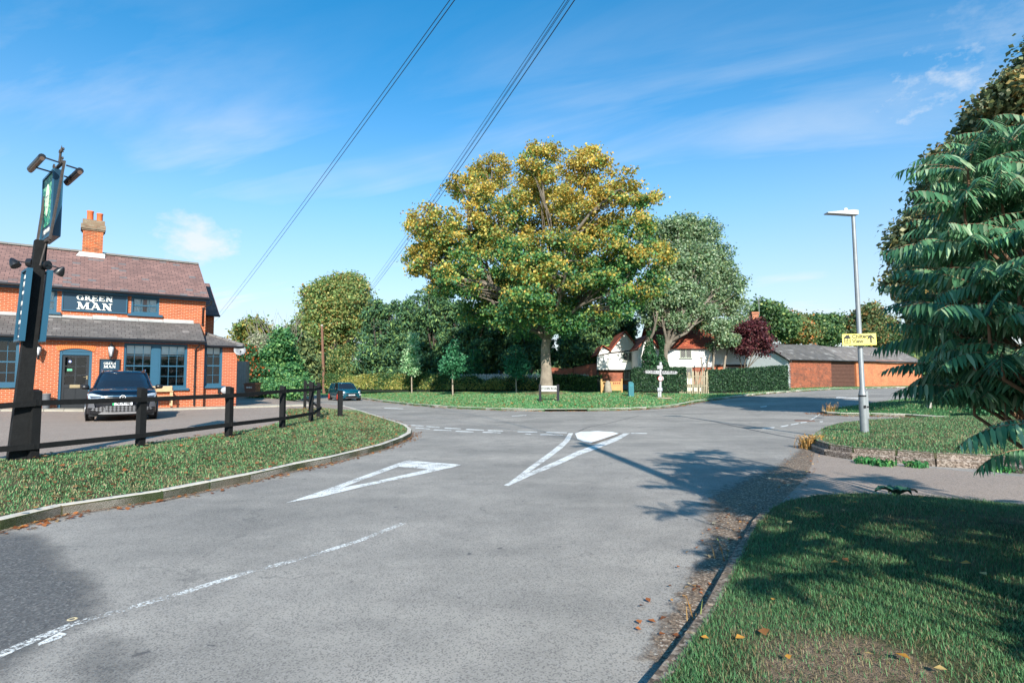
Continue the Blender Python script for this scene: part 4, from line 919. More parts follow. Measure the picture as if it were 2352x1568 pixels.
# iron straps, cross plate, finial
M_IRON = plain('rusty_black_iron', (.05, .04, .035), .75, var=.8, sc=14, bump=.4)
ir = MB()
def W_(px, py, dy=0): return at(px, py, YS+dy)-SP
def strap(a, b, w_=.035, t_=.012, mb=ir): 
    d = (b-a).normalized(); s_ = (e_*w_)
    q = n_*t_; mb.add([a-s_-q, a+s_-q, a+s_+q, a-s_+q, b-s_-q, b+s_-q, b+s_+q, b-s_+q], [(3, 2, 1, 0), (4, 5, 6, 7), (0, 1, 5, 4), (1, 2, 6, 5), (2, 3, 7, 6), (3, 0, 4, 7)])
strap(W_(85, 560, .25), W_(110, 402, .55), .05); strap(W_(114, 551, -.08), W_(148, 371, -.14), .05); ir.build('iron_strap', M_IRON, ps)
for nm_, a_, b_, r_ in (('cross_bar', W_(146, 372, -.14), W_(117, 400, .5), .03), ('cross_bar', W_(112, 551, -.1), W_(96, 561, .1), .03), ('brace_rod', W_(108, 552), W_(92, 610, -.12), .014)):
    ir = MB(); ir.tube([a_, b_], r_, 5); ir.build(nm_, M_IRON, ps)
fi = MB(); c = W_(137, 374, .05); tp = W_(142, 334, .05); fi.tube([c, W_(139, 352, .05), tp-Vector((0, 0, .08)), tp], [.022, .018, .02, .002], 6)
def curl(c, r, a0, sg): fi.tube([c+e_*(sg*r*(1-.07*i)*math.cos(a0+i*.5))+Vector((0, 0, r*(1-.07*i)*math.sin(a0+i*.5))) for i in range(10)], .012, 5)
curl(W_(138, 350, .05), .05, 0, 1); curl(W_(145, 346, .05), .05, 0, -1); curl(W_(124, 384, .3), .06, 0, 1); curl(W_(143, 367, 0), .05, 0, -1); fi.build('scroll_finial', M_IRON, ps)
# strip lights on arms
for (a, b, arms, dY) in (((70, 389), (97, 360), (((102, 362), (138, 374)), ((83, 385), (117, 395))), -.1), ((((154, 419)), (184, 392), (((153, 380), (181, 389)), ((148, 405), (160, 409))), .05))):
    A, B = W_(*a, dY+.30), W_(*b, dY-.25); tb = MB(); tb.tube([A, B], .05, 10); hd_ = tb.build('strip_light', M_BLK, ps)
    tb = MB(); tb.tube([A+Vector((0, 0, -.028)), B+Vector((0, 0, -.028))], .034, 8); tb.build('tube_cover', plain('warm_lamp_cover', (.10, .06, .04), .4), hd_)
    tb = MB()
    for (p, q) in arms: tb.tube([W_(*p, dY*.5), W_(*q, dY*.5)], .014, 6)
    tb.build('arm', M_BLK, hd_)
for (h1, h2, a, dY) in (((27, 596), (37, 611), (66, 604), .0), ((144, 616), (133, 629), (112, 609), .0)):
    A, B, Cc = W_(*h1, dY), W_(*h2, dY), W_(*a, dY); d = (B-A).normalized(); tb = MB(); tb.tube([A-d*.02, A+d*.02, A.lerp(B, .6), B], [.02, .045, .07, .075], 12); so_ = tb.build('spot_lamp', M_BLK, ps)
    tb = MB(); tb.tube([A.lerp(B, .1), Cc], .012, 6); tb.tube([Cc+Vector((.0, 0, -.0)), Cc+(Vector((.09, 0, 0)) if h1[0] < 90 else Vector((-.09, 0, 0)))], .075, 12); tb.build('bracket', M_BLK, so_)
# ------------------------------------------------------------------ things at the pub front
c0_, c1_ = W2(325, 800, -.35)[0], W2(398, 800, -.35)[0]; zt_ = W2(360, 732, -.35)[1]
zg = .05
pp = thing('plant_pot', 'large grey ribbed planter pot beside the pub door', 'planter', M=PM @ Matrix.Translation(((c0_+c1_)/2, -.4, zg)))
r = (c1_-c0_)/2; H_ = zt_-zg; prof = [(r*.78, 0)]
for i in range(5): z = H_*(i+.5)/5.2; q = r*(.80+.18*(z/H_)); prof += [(q, z-.04), (q*1.03, z), (q, z+.04)]
b = MB(); b.lathe(prof+[(r*1.02, H_-.03), (r*1.02, H_), (r*.9, H_), (r*.85, H_-.12)], 24, cap=False); b.build('pot', plain('planter_grey', (.10, .105, .115), .6), pp)
b = MB(); b.lathe([(r*.01, H_-.1), (r*.9, H_-.1)], 20, cap=False); b.build('compost', plain('compost', (.03, .02, .015), 1), pp)
x0, x1 = W2(1262, 700, -.5)[0]-.55, W2(1358, 700, -.5)[0]; zt_ = W2(1300, 672, -.45)[1]; zs = W2(1300, 735, -.5)[1]
bn = thing('wooden_bench', 'pale wooden bench against the pub wall beside the dark car', 'bench', M=PM @ Matrix.Translation((x0, -.05, zg)))
M_PINE = plain('pale_pine', (.55, .36, .2), .7, var=.25, sc=5); Wb = x1-x0; zt_ -= zg
b = MB()
for i in range(3): b.box(0, Wb, -.13, -.10, zt_-.085*(i+1), zt_-.085*(i+1)+.075)
b.build('backrest', M_PINE, bn)
b = MB()
for i in range(4): b.box(0, Wb, -.18-.1*(i+1), -.09-.1*(i+1)+.0, .42, .45)
b.build('seat', M_PINE, bn)
for xx in (0.02, Wb-.08):
    for yy in (-.10, -.55):
        b = MB(); b.box(xx, xx+.06, yy-.0, yy+.06, 0, zt_ if yy > -.3 else .64); b.build('leg', M_PINE, bn)
    b = MB(); b.box(xx-.005, xx+.065, -.60, -.06, .641, .68); b.build('armrest', M_PINE, bn)
c = W2(1762, 706, .2)
hr = thing('hose_reel', 'round white and black hose reel on the extension wall beneath the window', 'hose reel', M=PM @ Matrix.Translation((c[0], .295, c[1])))
Ry = Matrix.Rotation(PI/2, 3, 'X'); b = MB(); b.lathe([(.001, .0), (.17, .0), (.17, .05), (.15, .16), (.001, .16)], 20, (0, 0, 0), Ry, cap=False); b.build('reel_cover', plain('reel_white', (.36, .36, .38), .4), hr)
b = MB(); b.lathe([(.185, .02), (.185, .06)], 20, (0, 0, 0), Ry); b.cbox((-.24, -.04, .0), (.1, .1, .26)); b.tube([(0, -.08, -.16), (.05, -.06, -.5), (.12, -.05, -.62), (.4, -.05, -.66), (.7, -.05, -.66)], .014, 6); b.build('hose', M_BLK, hr)
# bin, timber panels and low fence round the right-hand side of the pub
zz6 = lambda X, Y: ((850+X/4.48)*.5742, (1400+Y/4.48)*.5742)
bp_ = at(*zz6(712, 832), 38)
kk = ppm(bp_.y); bw = 27/kk
bn = thing('wheelie_bin', 'brown wheelie bin with white letters beside the timber fence panels', 'bin', loc=tuple(bp_))
bH = (832-585)/4.48*.5742/kk
M_BRN = plain('bin_brown', (.16, .065, .04), .5)
b = MB(); s_ = bw/2
b.add([(-s_*.8, -s_*.8, 0), (s_*.8, -s_*.8, 0), (s_*.8, s_*.8, 0), (-s_*.8, s_*.8, 0), (-s_, -s_, bH*.9), (s_, -s_, bH*.9), (s_, s_, bH*.9), (-s_, s_, bH*.9)], [(3, 2, 1, 0), (4, 5, 6, 7), (0, 1, 5, 4), (1, 2, 6, 5), (2, 3, 7, 6), (3, 0, 4, 7)]); b.build('bin_body', M_BRN, bn)
b = MB(); b.box(-s_*1.1, s_*1.1, -s_*1.12, s_*1.1, bH*.9+.001, bH*.96); b.box(-s_*.9, s_*.9, -s_*.8, s_*.8, bH*.96, bH); b.build('lid', M_BRN, bn)
b = MB(); b.tube([(-s_*.9, s_*.7, .1), (-s_*.7, s_*.7, .1)], .1, 10); b.tube([(s_*.7, s_*.7, .1), (s_*.9, s_*.7, .1)], .1, 10); b.build('wheel', M_BLK, bn)
text('lettering', 'NHDC', .13, Matrix.Translation((-.05, -s_*.97, bH*.66)) @ FACE, M_LETTER, bn, .002, bold=.004)
a_, b_ = hit(*zz6(420, 770), fn=L_), hit(*zz6(600, 775), fn=L_); c_ = hit(*zz6(655, 770), fn=L_)
a_ = at(540, 896, bp_.y+1.2); b_ = at(564, 897, bp_.y+1.0); c_ = at(571, 896, bp_.y+2.2)
tf = thing('timber_panel_fence', 'weathered grey vertical board fence behind the pub corner', 'fence', loc=tuple(b_))
M_WTH = plain('weathered_board', (.25, .21, .18), .9, var=.4, sc=4, bump=.3)
Hf = 2.0
for P_, Q_, nb in ((a_-Vector((1.6, 0, 0)), b_, 16), (b_, c_, 5)):
    b = MB()
    for i in range(nb):
        p, q = P_.lerp(Q_, i/nb), P_.lerp(Q_, (i+.93)/nb); o = Vector((0, 0, random.uniform(-.02, .02))); d = (q-p).normalized(); n = Vector((d.y, -d.x, 0))*random.uniform(.012, .02)
        z0 = Vector((0, 0, -.5)); z1_ = Vector((0, 0, Hf))+o; b.add([p-n+z0, q-n+z0, q+n+z0, p+n+z0, p-n+z1_, q-n+z1_, q+n+z1_, p+n+z1_], [(3, 2, 1, 0), (4, 5, 6, 7), (0, 1, 5, 4), (1, 2, 6, 5), (2, 3, 7, 6), (3, 0, 4, 7)])
    b.build('board_panel', M_WTH, tf, off=b_)

# ------------------------------------------------------------------ cars
def paint(name, col, rough=.22):
    t = NT(name); t.base(col, rough, 0.35); t.b.inputs['Coat Weight'].default_value = 1.0; t.b.inputs['Coat Roughness'].default_value = 0.02; return t.m
M_TYRE = plain('tyre', (.018, .018, .02), .85); M_CHROME = plain('chrome', (.75, .75, .78), .18, 1.0, var=.02)
M_CARGL = plain('car_glass', (.01, .013, .018), .04, 0, var=.05, spec=1.0); M_LAMP = plain('lamp_lens', (.55, .6, .66), .12, .4, var=.3, sc=30)
M_PLATE = plain('plate_white', (.62, .63, .66), .4, var=.02); M_PTXT = plain('plate_black', (.01, .01, .01), .5)
def car(name, label, loc, yaw, Lc, Wc, Hc, mp, rim, kind):
    root = thing(name, label, 'car', M=Matrix.Translation(loc) @ Matrix.Rotation(yaw, 4, 'Z'))
    k = Wc/2/.925; hz = Hc/1.64; ly = Lc/4.58; blunt = .28 if kind == 'a' else .20
    st = [(.02, .25, .36, .60, .74), (.03, .36, .33, .70, .82), (.06, .53, .30, .77, .88), (.12, .69, .26, .83, .92), (.20, .80, .24, .87, .95), (.30, .90, .22, .92, .98), (.6, .92, .2, .97, 1.03), (1.05, .925, .2, 1.0, 1.07),
          (1.5, .925, .2, 1.03, 1.09), (2.6, .925, .2, 1.04, 1.1), (3.5, .925, .2, 1.06, 1.12), (4.1, .91, .22, 1.08, 1.14), (4.4, .86, .28, 1.07, 1.12), (4.53, .78, .38, 1.0, 1.05), (4.58, .66, .45, .92, .96)]
    V = []; n = 0
    for (y, w_, zb, zs, zt) in st:
        w_ *= k; sec = [(w_*.86, zb), (w_*.985, zb+.10), (w_, zb+(zs-zb)*.5), (w_*.985, zs-.10), (w_*.93, zs), (w_*.62, zt-.015), (w_*.25, zt)]
        full = [(-a, z) for a, z in sec]+[(a, z) for a, z in sec[::-1]]; n = len(full)
        V += [(a, y*ly, z*hz) for a, z in full]
    mb = MB(); F = []
    for i in range(len(st)-1):
        for j in range(n-1): F.append((i*n+j, i*n+j+1, (i+1)*n+j+1, (i+1)*n+j))
    F.append(tuple(range(n))[::-1]); F.append(tuple(range((len(st)-1)*n, len(st)*n)))
    mb.add(V, F, True)
    body = mb.build('body', mp, root)
    # under tray and sills
    b = MB(); b.box(-.84*k, .84*k, .25*ly, 4.3*ly, .17*hz, .30*hz); b.build('underbody', M_BLK, root)
    # cabin
    if kind == 'a': lv = [(1.02, .98, 4.22, .83), (1.28, 1.42, 4.05, .755), (1.53, 1.92, 3.80, .665), (1.60, 2.1, 3.6, .62), (1.635, 2.5, 3.2, .46)]
    else: lv = [(1.0, 1.02, 4.30, .82), (1.28, 1.32, 4.2, .74), (1.53, 1.68, 4.05, .655), (1.60, 1.86, 3.8, .61), (1.635, 2.3, 3.4, .45)]
    V = []; mbg = MB(); mbr = MB(); rg = []
    for z, yf, yr, w_ in lv:
        w_ *= k; rg.append([(x, y*ly, z*hz) for x, y in ((-w_, (yf+yr)/2), (-w_, yf+.42), (-w_*.93, yf+.20), (-w_*.62, yf+.055), (0, yf), (w_*.62, yf+.055), (w_*.93, yf+.20), (w_, yf+.42), (w_, (yf+yr)/2), (w_*.98, yr-.15), (w_*.75, yr), (0, yr+.05), (-w_*.75, yr), (-w_*.98, yr-.15))])
    m_ = len(rg[0])
    for i in range(len(rg)-1):
        tgt = mbg if i < 2 else mbr
        tgt.add(rg[i]+rg[i+1], [(j, (j+1) % m_, m_+(j+1) % m_, m_+j) for j in range(m_)], True)
    mbr.add(rg[-1], [tuple(range(m_))])
    cab = mbr.build('roof_panel', mp if kind == 'b' else M_BLK if False else mp, root); mbg.build('windows', M_CARGL, root)
    pl = MB()
    for j in (2, 6): pl.tube([Vector(rg[0][j]), Vector(rg[1][j]), Vector(rg[2][j])], [.035, .03, .03], 6)
    for j in (0, 8): pl.tube([Vector(rg[0][j]), Vector(rg[1][j]), Vector(rg[2][j])], .03, 6)
    for j in (9, 13): pl.tube([Vector(rg[0][j]), Vector(rg[1][j]), Vector(rg[2][j])], .05, 6)
    pl.tube([Vector(rg[2][j]) for j in (2, 3, 4, 5, 6)], .02, 6); pl.build('pillars', mp, root)
    dk = MB(); dk.tube([Vector(rg[0][j])+Vector((0, -.02, .0)) for j in (1, 2, 3, 4, 5, 6, 7)], .03, 6); dk.build('scuttle', M_BLK, root)
    if kind == 'a':
        rr = MB()
        for s_ in (-1, 1): rr.tube([(s_*.60*k, 2.2*ly, 1.60*hz), (s_*.62*k, 2.3*ly, 1.655*hz), (s_*.60*k, 3.4*ly, 1.655*hz), (s_*.57*k, 3.55*ly, 1.6*hz)], .018, 6)
        rr.build('roof_rails', M_CHROME, root)
    sw = MB(); cxs = -.36*k; sw.tube([(cxs+.17*math.cos(a), 1.15*ly+.18*0, 1.07*hz+.13*math.sin(a)) for a in [PI*i/10 for i in range(11)]], .012, 5)
    for s_ in (-1, 1):
        mm = MB(); mm.M = Matrix.Translation((s_*1.0*k, 1.28*ly, 1.07*hz)); mm.lathe([(.001, -.075), (.05, -.065), (.068, 0), (.05, .065), (.001, .075)], 12, R=Matrix.Diagonal((1.75, 1.1, 1)), cap=False); mm.M = None
        mm.tube([(s_*.84*k, 1.33*ly, 1.0*hz), (s_*.95*k, 1.3*ly, 1.02*hz)], .03, 6); mm.build('wing_mirror', M_BLK, root)
    # wheels
    rw = .355 if kind == 'a' else .33
    Rx = Matrix.Rotation(PI/2, 3, 'Y')
    for s_ in (-1, 1):
        for yy in (.88*ly, 3.66*ly):
            ar = MB(); ar.lathe([(rw+.075, 0), (rw+.075, .02)], 22, (s_*(.905*k+.01) if s_ > 0 else -(.905*k+.03), yy, rw), Rx); ar.build('wheel_arch', M_BLK, root)
            wl = MB(); x_ = s_*.80*k; wl.lathe([(rw-.10, -.11), (rw-.02, -.115), (rw, -.09), (rw, .09), (rw-.02, .115), (rw-.10, .11)], 24, (x_+s_*.03, yy, rw), Rx); wh = wl.build('wheel', M_TYRE, root)
            rm = MB(); rm.lathe([(.001, 0), (rw*.68, 0), (rw*.70, .012)], 20, (x_+s_*.149, yy, rw), Rx, cap=False); rm.build('hub', M_BLK, wh)
            sp = MB()
            for q in range(5):
                a = 2*PI*q/5; sp.tube([(x_+s_*.152, yy, rw), (x_+s_*.156, yy+rw*.66*math.cos(a), rw+rw*.66*math.sin(a))], .022, 5)
            sp.tube([(x_+s_*.154, yy+rw*.68*math.cos(2*PI*i/20), rw+rw*.68*math.sin(2*PI*i/20)) for i in range(21)], .011, 5); sp.build('rim', rim, wh)
    def yf(x, z=.6):
        x = abs(x)/k
        for (a, b) in zip(st[:-1], st[1:]):
            if a[1] <= x <= b[1]: return (a[0]+(b[0]-a[0])*(x-a[1])/(b[1]-a[1]))*ly
        return st[0][0]*ly if x < st[0][1] else .3*ly
    def zs_(y):
        for a, b in zip(st[:-1], st[1:]):
            if a[0] <= y/ly <= b[0]: f = (y/ly-a[0])/(b[0]-a[0]); return (a[3]+(b[3]-a[3])*f)*hz
        return .95*hz
    def patch(nm, pts, mat_, off=.02, par=None, th=.02, nx=14):
        # closed outline (x,z) split into vertical slices so it follows the curved nose
        xs = sorted({p[0] for p in pts}); lo, hi = xs[0], xs[-1]; cols = [lo+(hi-lo)*i/nx for i in range(nx+1)]; V = []
        for x in cols:
            zz = []
            for (a, b) in zip(pts, pts[1:]+pts[:1]):
                if a[0] != b[0] and min(a[0], b[0])-1e-6 <= x <= max(a[0], b[0])+1e-6: zz.append(a[1]+(b[1]-a[1])*(x-a[0])/(b[0]-a[0]))
            z0, z1 = min(zz), max(zz); y = yf(x); 
            for z in (z0, z1): V.append((x, y-off+(max(0, z-.70*hz)*.42)+(max(0, .4-z)*.2), z))
        mb = MB(); nn = nx+1; B = [(a, b+th+.08, c) for a, b, c in V]; o = len(V)
        mb.add(V+B, [(2*i, 2*i+2, 2*i+3, 2*i+1) for i in range(nx)]+[(2*i+1, 2*i+3, o+2*i+3, o+2*i+1) for i in range(nx)]+[(2*i, o+2*i, o+2*i+2, 2*i+2) for i in range(nx)]+[(0, 1, o+1, o), (2*nx, o+2*nx, o+2*nx+1, 2*nx+1)])
        return mb.build(nm, mat_, par or root)
    return root, patch, yf, k, hz, ly
cp = hit(280, 966, fn=L_); vr = Vector((cp.x, cp.y)).normalized(); cz = L_(cp.x, cp.y)-.02
M_PNT = paint('near_black_paint', (.004, .006, .013, 1), .15)
root, patch, yf, k, hz, ly = car('parked_car', 'glossy black electric SUV parked nose out in front of the pub', (cp.x, cp.y, cz), math.atan2(-vr.x, vr.y), 4.58, 1.88, 1.64, M_PNT, plain('alloy_grey', (.3, .3, .32), .3, .8), 'a')
for s_ in (-1, 1):
    h = patch('headlight', [(s_*.46, .745), (s_*.90, .70), (s_*.915, .86), (s_*.80, .885), (s_*.46, .79)] , M_LAMP, .035, nx=10)
    patch('lamp_inner', [(s_*.56, .752), (s_*.84, .735), (s_*.86, .80), (s_*.56, .785)], plain('lamp_dark', (.05, .06, .08), .1), .045, par=h, nx=6)
    patch('side_intake', [(s_*.70, .43), (s_*.89, .44), (s_*.88, .64), (s_*.74, .63)], M_CHROME if False else plain('fin_grey', (.10, .10, .11), .4), .03, nx=6)
patch('light_bar', [(-.45, .785), (.45, .785), (.45, .80), (-.45, .80)], M_CHROME, .06)
patch('upper_grille', [(-.46, .69), (.46, .69), (.46, .755), (-.46, .755)], M_BLK, .035)
patch('bumper_trim', [(-.92, .25), (.92, .25), (.92, .40), (-.92, .40)], M_BLK, .03, nx=20)
t = NT('grille_mesh'); v = t.coord(scale=(14, 1, 30), rot=(0, 0, 0)); wv = t.node('ShaderNodeTexChecker'); mp_ = t.node('ShaderNodeMapping'); t.l.new(v, mp_.inputs[0]); mp_.inputs['Rotation'].default_value = (0, PI/4, 0); t.l.new(mp_.outputs[0], wv.inputs[0]); wv.inputs['Scale'].default_value = 1
t.base(t.mix(wv.outputs[1], (.01, .01, .01, 1), (.16, .16, .17, 1)), .4)
patch('lower_grille', [(-.84, .36), (-.45, .31), (.45, .31), (.84, .36), (.78, .42), (.45, .49), (-.45, .49), (-.78, .42)], t.m, .05, nx=20)
patch('chrome_lip', [(-.62, .245), (-.5, .235), (.5, .235), (.62, .245), (.56, .295), (-.56, .295)], plain('lip_silver', (.5, .5, .52), .3, .7), .065, nx=16)
b = MB(); b.box(-.26, .26, -.035, -.022, .505, .62); pl_ = b.build('number_plate', M_PLATE, root)
b = MB(); b.box(-.26, -.215, -.039, -.0355, .505, .62); b.build('green_band', plain('plate_green', '#1fa060'), pl_)
text('lettering', 'NL74 HBJ', .115, Matrix.Translation((.025, -.037, .562)) @ FACE, M_PTXT, pl_, .001, bold=.004, xs=.78)
bd = MB(); bc = Vector((0, -.055, .735)); RR = .077
bd.tube([bc+Vector((RR*math.cos(a), 0, RR*math.sin(a))) for a in [2*PI*i/28 for i in range(29)]], .008, 6)
for ch_ in (((-.036, .058), (0, .006), (.036, .058)), ((-.068, .025), (-.03, -.062), (0, .0), (.03, -.062), (.068, .025))):
    bd.tube([bc+Vector((a, -.002, c)) for a, c in ch_], .0075, 5)
bd.build('round_emblem', plain('emblem_white', (.8, .8, .82), .3), root)
b = MB(); b.lathe([(.001, 0), (RR, .0)], 24, tuple(bc+Vector((0, .012, 0))), Matrix.Rotation(PI/2, 3, 'X'), cap=False); b.build('emblem_disc', M_BLK, root)

bc_ = gz(800, 919, 0.0); vr = Vector((bc_.x, bc_.y)).normalized(); fr_ = gz(812, 920.5, 0)
yaw = math.atan2(-vr.x, vr.y)+math.radians(17)
M_TEAL = paint('teal_paint', (.0, .075, .115, 1), .2)
root, patch, yf, k, hz, ly = car('moving_car', 'small teal hatchback with red wheel rims driving along the far road', (fr_.x-.15, fr_.y, 0), yaw, 4.17, 1.80, 1.53, M_TEAL, plain('rim_red', (.5, .04, .02), .4), 'b')
for s_ in (-1, 1):
    b = MB(); c = (s_*.66*k, yf(s_*.66*k)-.045, .735*hz); b.lathe([(.001, .03), (.09, .02), (.105, 0)], 18, c, Matrix.Rotation(PI/2, 3, 'X') @ Matrix.Rotation(s_*.35, 3, 'Y'), cap=False); h = b.build('headlight', M_LAMP, root)
    b = MB(); c = (s_*.76*k, yf(s_*.76*k)-.05, .53*hz); b.tube([(c[0]+.075*math.cos(a)*(1 if s_ > 0 else 1), c[1], c[2]+.045*math.sin(a)) for a in [2*PI*i/16 for i in range(17)]], .016, 5); b.build('fog_lamp', M_PLATE, root)
patch('grille', [(-.42, .575*hz), (.42, .575*hz), (.50, .62*hz), (.40, .665*hz), (-.40, .665*hz), (-.50, .62*hz)], M_BLK, .03)
patch('lower_grille', [(-.5, .30*hz), (.5, .30*hz), (.46, .43*hz), (-.46, .43*hz)], M_BLK, .035)
patch('chrome_lip', [(-.5, .255*hz), (.5, .255*hz), (.5, .285*hz), (-.5, .285*hz)], M_CHROME, .06)
b = MB(); b.box(-.26, .26, -.04, -.025, .47*hz, .545*hz+.02); pl_ = b.build('number_plate', M_PLATE, root)
text('lettering', 'HA04 JGN', .095, Matrix.Translation((0, -.0415, .515*hz)) @ FACE, M_PTXT, pl_, .001, bold=.0015, xs=.85)
text('emblem_lettering', '6 0 0', .055, Matrix.Translation((0, -.045, .625*hz)) @ FACE, M_CHROME, root, .004)

# ------------------------------------------------------------------ street furniture
M_GALV = plain('galvanised', (.25, .27, .28), .5, .35, var=.25, sc=7)
lp = hit(1986, 992, fn=I1z); Yl = lp.y; kk = ppm(Yl)
top = at(1959.5, 494, Yl)
lamp = thing('street_lamp', 'tall grey galvanised street lamp column on the grass island', 'street lamp', loc=tuple(lp))
def lpp(px, py): return at(px, py, Yl)-lp
z1_ = lpp(1984, 906).z; z2_ = lpp(1984, 892).z; tx = top-lp; r1 = 8.8/kk; r2 = 5.6/kk
b = MB(); f = lambda z: Vector((tx.x*z/tx.z, 0, z)); b.tube([f(-.2), f(.0), f(z1_)], r1, 20); b.build('base_section', M_GALV, lamp)
b = MB(); b.tube([f(z1_), f(z2_), f(tx.z*.6), f(tx.z)], [r1, r2, r2*.9, r2*.72], 18); b.build('column', M_GALV, lamp)
b = MB(); b.tube([f(z1_-.05), f(z1_-.01)], r1*1.04, 20); b.build('strap_band', M_BLK, lamp)
b = MB(); zz = lpp(1986, 935).z; fx_ = f(zz).x; b.box(fx_+r1*.15, fx_+r1*.80, -r1*.97, -r1*.2, zz-.28, zz+.42); b.build('access_door', M_GALV, lamp)
b = MB(); b.cbox((fx_-.02, -r1*1.0, zz+.02), (.05, .03, .07)); b.cbox((fx_+r1*.6, -r1*1.0, zz+.02), (.05, .04, .03)); b.build('sticker', M_BLK, lamp)
hb_ = MB(); A = lpp(1967, 490); B = lpp(1897, 494)
hb_.M = Matrix.Translation(A); Lh = (B-A).length
pf = [(0, -.06), (0, .06), (-.12, .075), (-Lh*.5, .055), (-Lh, .012), (-Lh, -.012), (-Lh*.6, -.03), (-.2, -.05)]
hb_.prism([(a, b_) for a, b_ in pf], 'y', -.10, .10); head = hb_.build('lamp_head', plain('lamp_head_grey', (.38, .39, .4), .5), lamp)
b = MB(Matrix.Translation(A)); b.lathe([(.05, .06), (.05, .12), (.035, .135)], 12, (-.28, 0, 0)); b.build('light_sensor', plain('sensor_white', (.7, .7, .7)), head)
# yellow direction sign strapped to the column
c = at(1973.5, 779.5, Yl-.16); sw, sh_ = 75/kk, 26.5/kk
ys = thing('direction_sign', 'yellow rectangular sign with a house symbol and up arrow strapped to the lamp column', 'sign', M=Matrix.Translation(c) @ Matrix.Rotation(math.radians(-3), 4, 'Z') @ Matrix.Rotation(math.radians(-1.2), 4, 'Y'))
b = MB(); b.box(-sw/2, sw/2, -.008, .008, -sh_/2, sh_/2); b.build('sign_plate', plain('sign_yellow', (.78, .68, .16), .45, var=.03), ys)
b = MB(); b.box(-.1, .1, .0085, .055, -.03, .03); b.build('clip', M_GALV, ys)
text('lettering', 'Chiltern', .135, Matrix.Translation((-.18, -.0085, .075)) @ FACE, M_PTXT, ys, .001, 'LEFT', .0045, 1.0); text('lettering', 'View', .135, Matrix.Translation((-.18, -.0085, -.045)) @ FACE, M_PTXT, ys, .001, 'LEFT', .0045)
text('lettering', 'Castlefield, Preston, SG4 7AZ', .058, Matrix.Translation((-.385, -.0085, -.135)) @ FACE, plain('sign_ochre', (.35, .28, .03)), ys, .0005, 'LEFT', 0)
b = MB(); y0, y1 = -.0105, -.0085; X_, Zc = -.30, -.0
b.prism([(X_-.10, Zc+.05), (X_, Zc+.135), (X_+.03, Zc+.11), (X_+.03, Zc+.135), (X_+.055, Zc+.135), (X_+.055, Zc+.088), (X_+.10, Zc+.05)], 'y', y0, y1)
for q in ((-.08, -.06, -.09, .049), (.06, .08, -.09, .049), (-.06, .06, .03, .049), (-.06, .06, -.09, -.075), (-.06, .06, -.03, -.015), (-.01, .01, -.015, .03), (-.02, .0, -.075, -.03)): b.box(X_+q[0], X_+q[1], y0, y1, Zc+q[2], Zc+q[3])
b.build('house_symbol', M_PTXT, ys)
b = MB(); X_ = .285; b.box(X_-.022, X_+.022, y0, y1, -.09, .06); b.prism([(X_-.085, .03), (X_-.085, -.02), (X_, .07), (X_+.085, -.02), (X_+.085, .03), (X_, .12)][0:6], 'y', y0-.0005, y1); b.build('arrow_symbol', M_PTXT, ys)

# road name plate on two posts
a_ = hit(1241, 921.5, fn=V_); kk = ppm(a_.y)
wd = 40/kk; hp = (921.5-883)/kk
rs = thing('road_name_sign', 'low white HITCHIN ROAD name plate on two black posts in front of the big tree', 'sign', M=Matrix.Translation(a_) @ Matrix.Rotation(math.radians(-14), 4, 'Z'))
for xx in (0, wd/math.cos(.24)):
    b = MB(); b.box(xx-.07, xx+.07, -.05, .05, -.3, hp); b.build('post', plain('post_black', (.012, .012, .018), .5), rs)
b = MB(); wd_ = wd/math.cos(.24); b.box(.075, wd_-.075, -.03, -.01, hp-.42, hp-.08); b.build('name_plate', plain('plate_cream', (.5, .5, .47), .5), rs)
text('lettering', 'HITCHIN ROAD', .21, Matrix.Translation((wd_/2, -.031, hp-.25)) @ FACE, M_PTXT, rs, .001, bold=.006, xs=.78*wd_/1.1)

# fingerpost
Yf = hit(1516, 912, fn=V_).y; kk = ppm(Yf); fpz = at(1516, 912, Yf)
fp = thing('fingerpost', 'white fingerpost with two pointed arms and a round 30 speed sign on the far verge', 'signpost', loc=tuple(fpz))
def fx(px, py): v = at(px, py, Yf)-fpz; return v.x, v.z
M_FP = plain('fingerpost_white', (.42, .42, .44), .55, var=.15)
zf = lambda X, Y: ((2560+X/8.71)*.5742, (1420+Y/8.71)*.5742)
b = MB(); rP = 2.9/kk; x1, zt_ = fx(*zf(715, 240)); b.tube([(-.0, 0, -.3), (x1*.5, 0, zt_*.5), (x1, 0, zt_)], rP, 12); b.lathe([(rP*1.6, fx(*zf(715, 350))[1]), (rP*1.6, fx(*zf(715, 335))[1])], 12, (x1, 0, 0)); b.build('pole', M_FP, fp)
b = MB()
def rect(mb, X0, Y0, X1, Y1, y0, y1):
    a, c = fx(*zf(X0, Y1)), fx(*zf(X1, Y0)); mb.box(a[0], c[0], y0, y1, a[1], c[1])
b.cur = 0; L1 = [zf(*p) for p in ((150, 580), (185, 530), (655, 540), (655, 655), (185, 632))]; b.prism([fx(*p) for p in L1][::-1], 'y', -.13, -.09); la = b.build('finger_arm', M_FP, fp)
b = MB(); L2 = [zf(*p) for p in ((760, 545), (1240, 560), (1262, 575), (1292, 610), (1262, 645), (1240, 655), (760, 660))]; b.prism([fx(*p) for p in L2][::-1], 'y', -.13, -.09); ra = b.build('finger_arm', M_FP, fp)
M_FT = plain('faded_letter', (.03, .03, .035), .6)
x_, z_ = fx(*zf(315, 588)); text('lettering', 'HITCHIN', .24, Matrix.Translation((x_, -.131, z_)) @ FACE, M_FT, la, .001, bold=.008, xs=.86); x_, z_ = fx(*zf(580, 592)); text('lettering', '1½', .2, Matrix.Translation((x_, -.131, z_)) @ FACE, M_FT, la, .001, bold=.003)
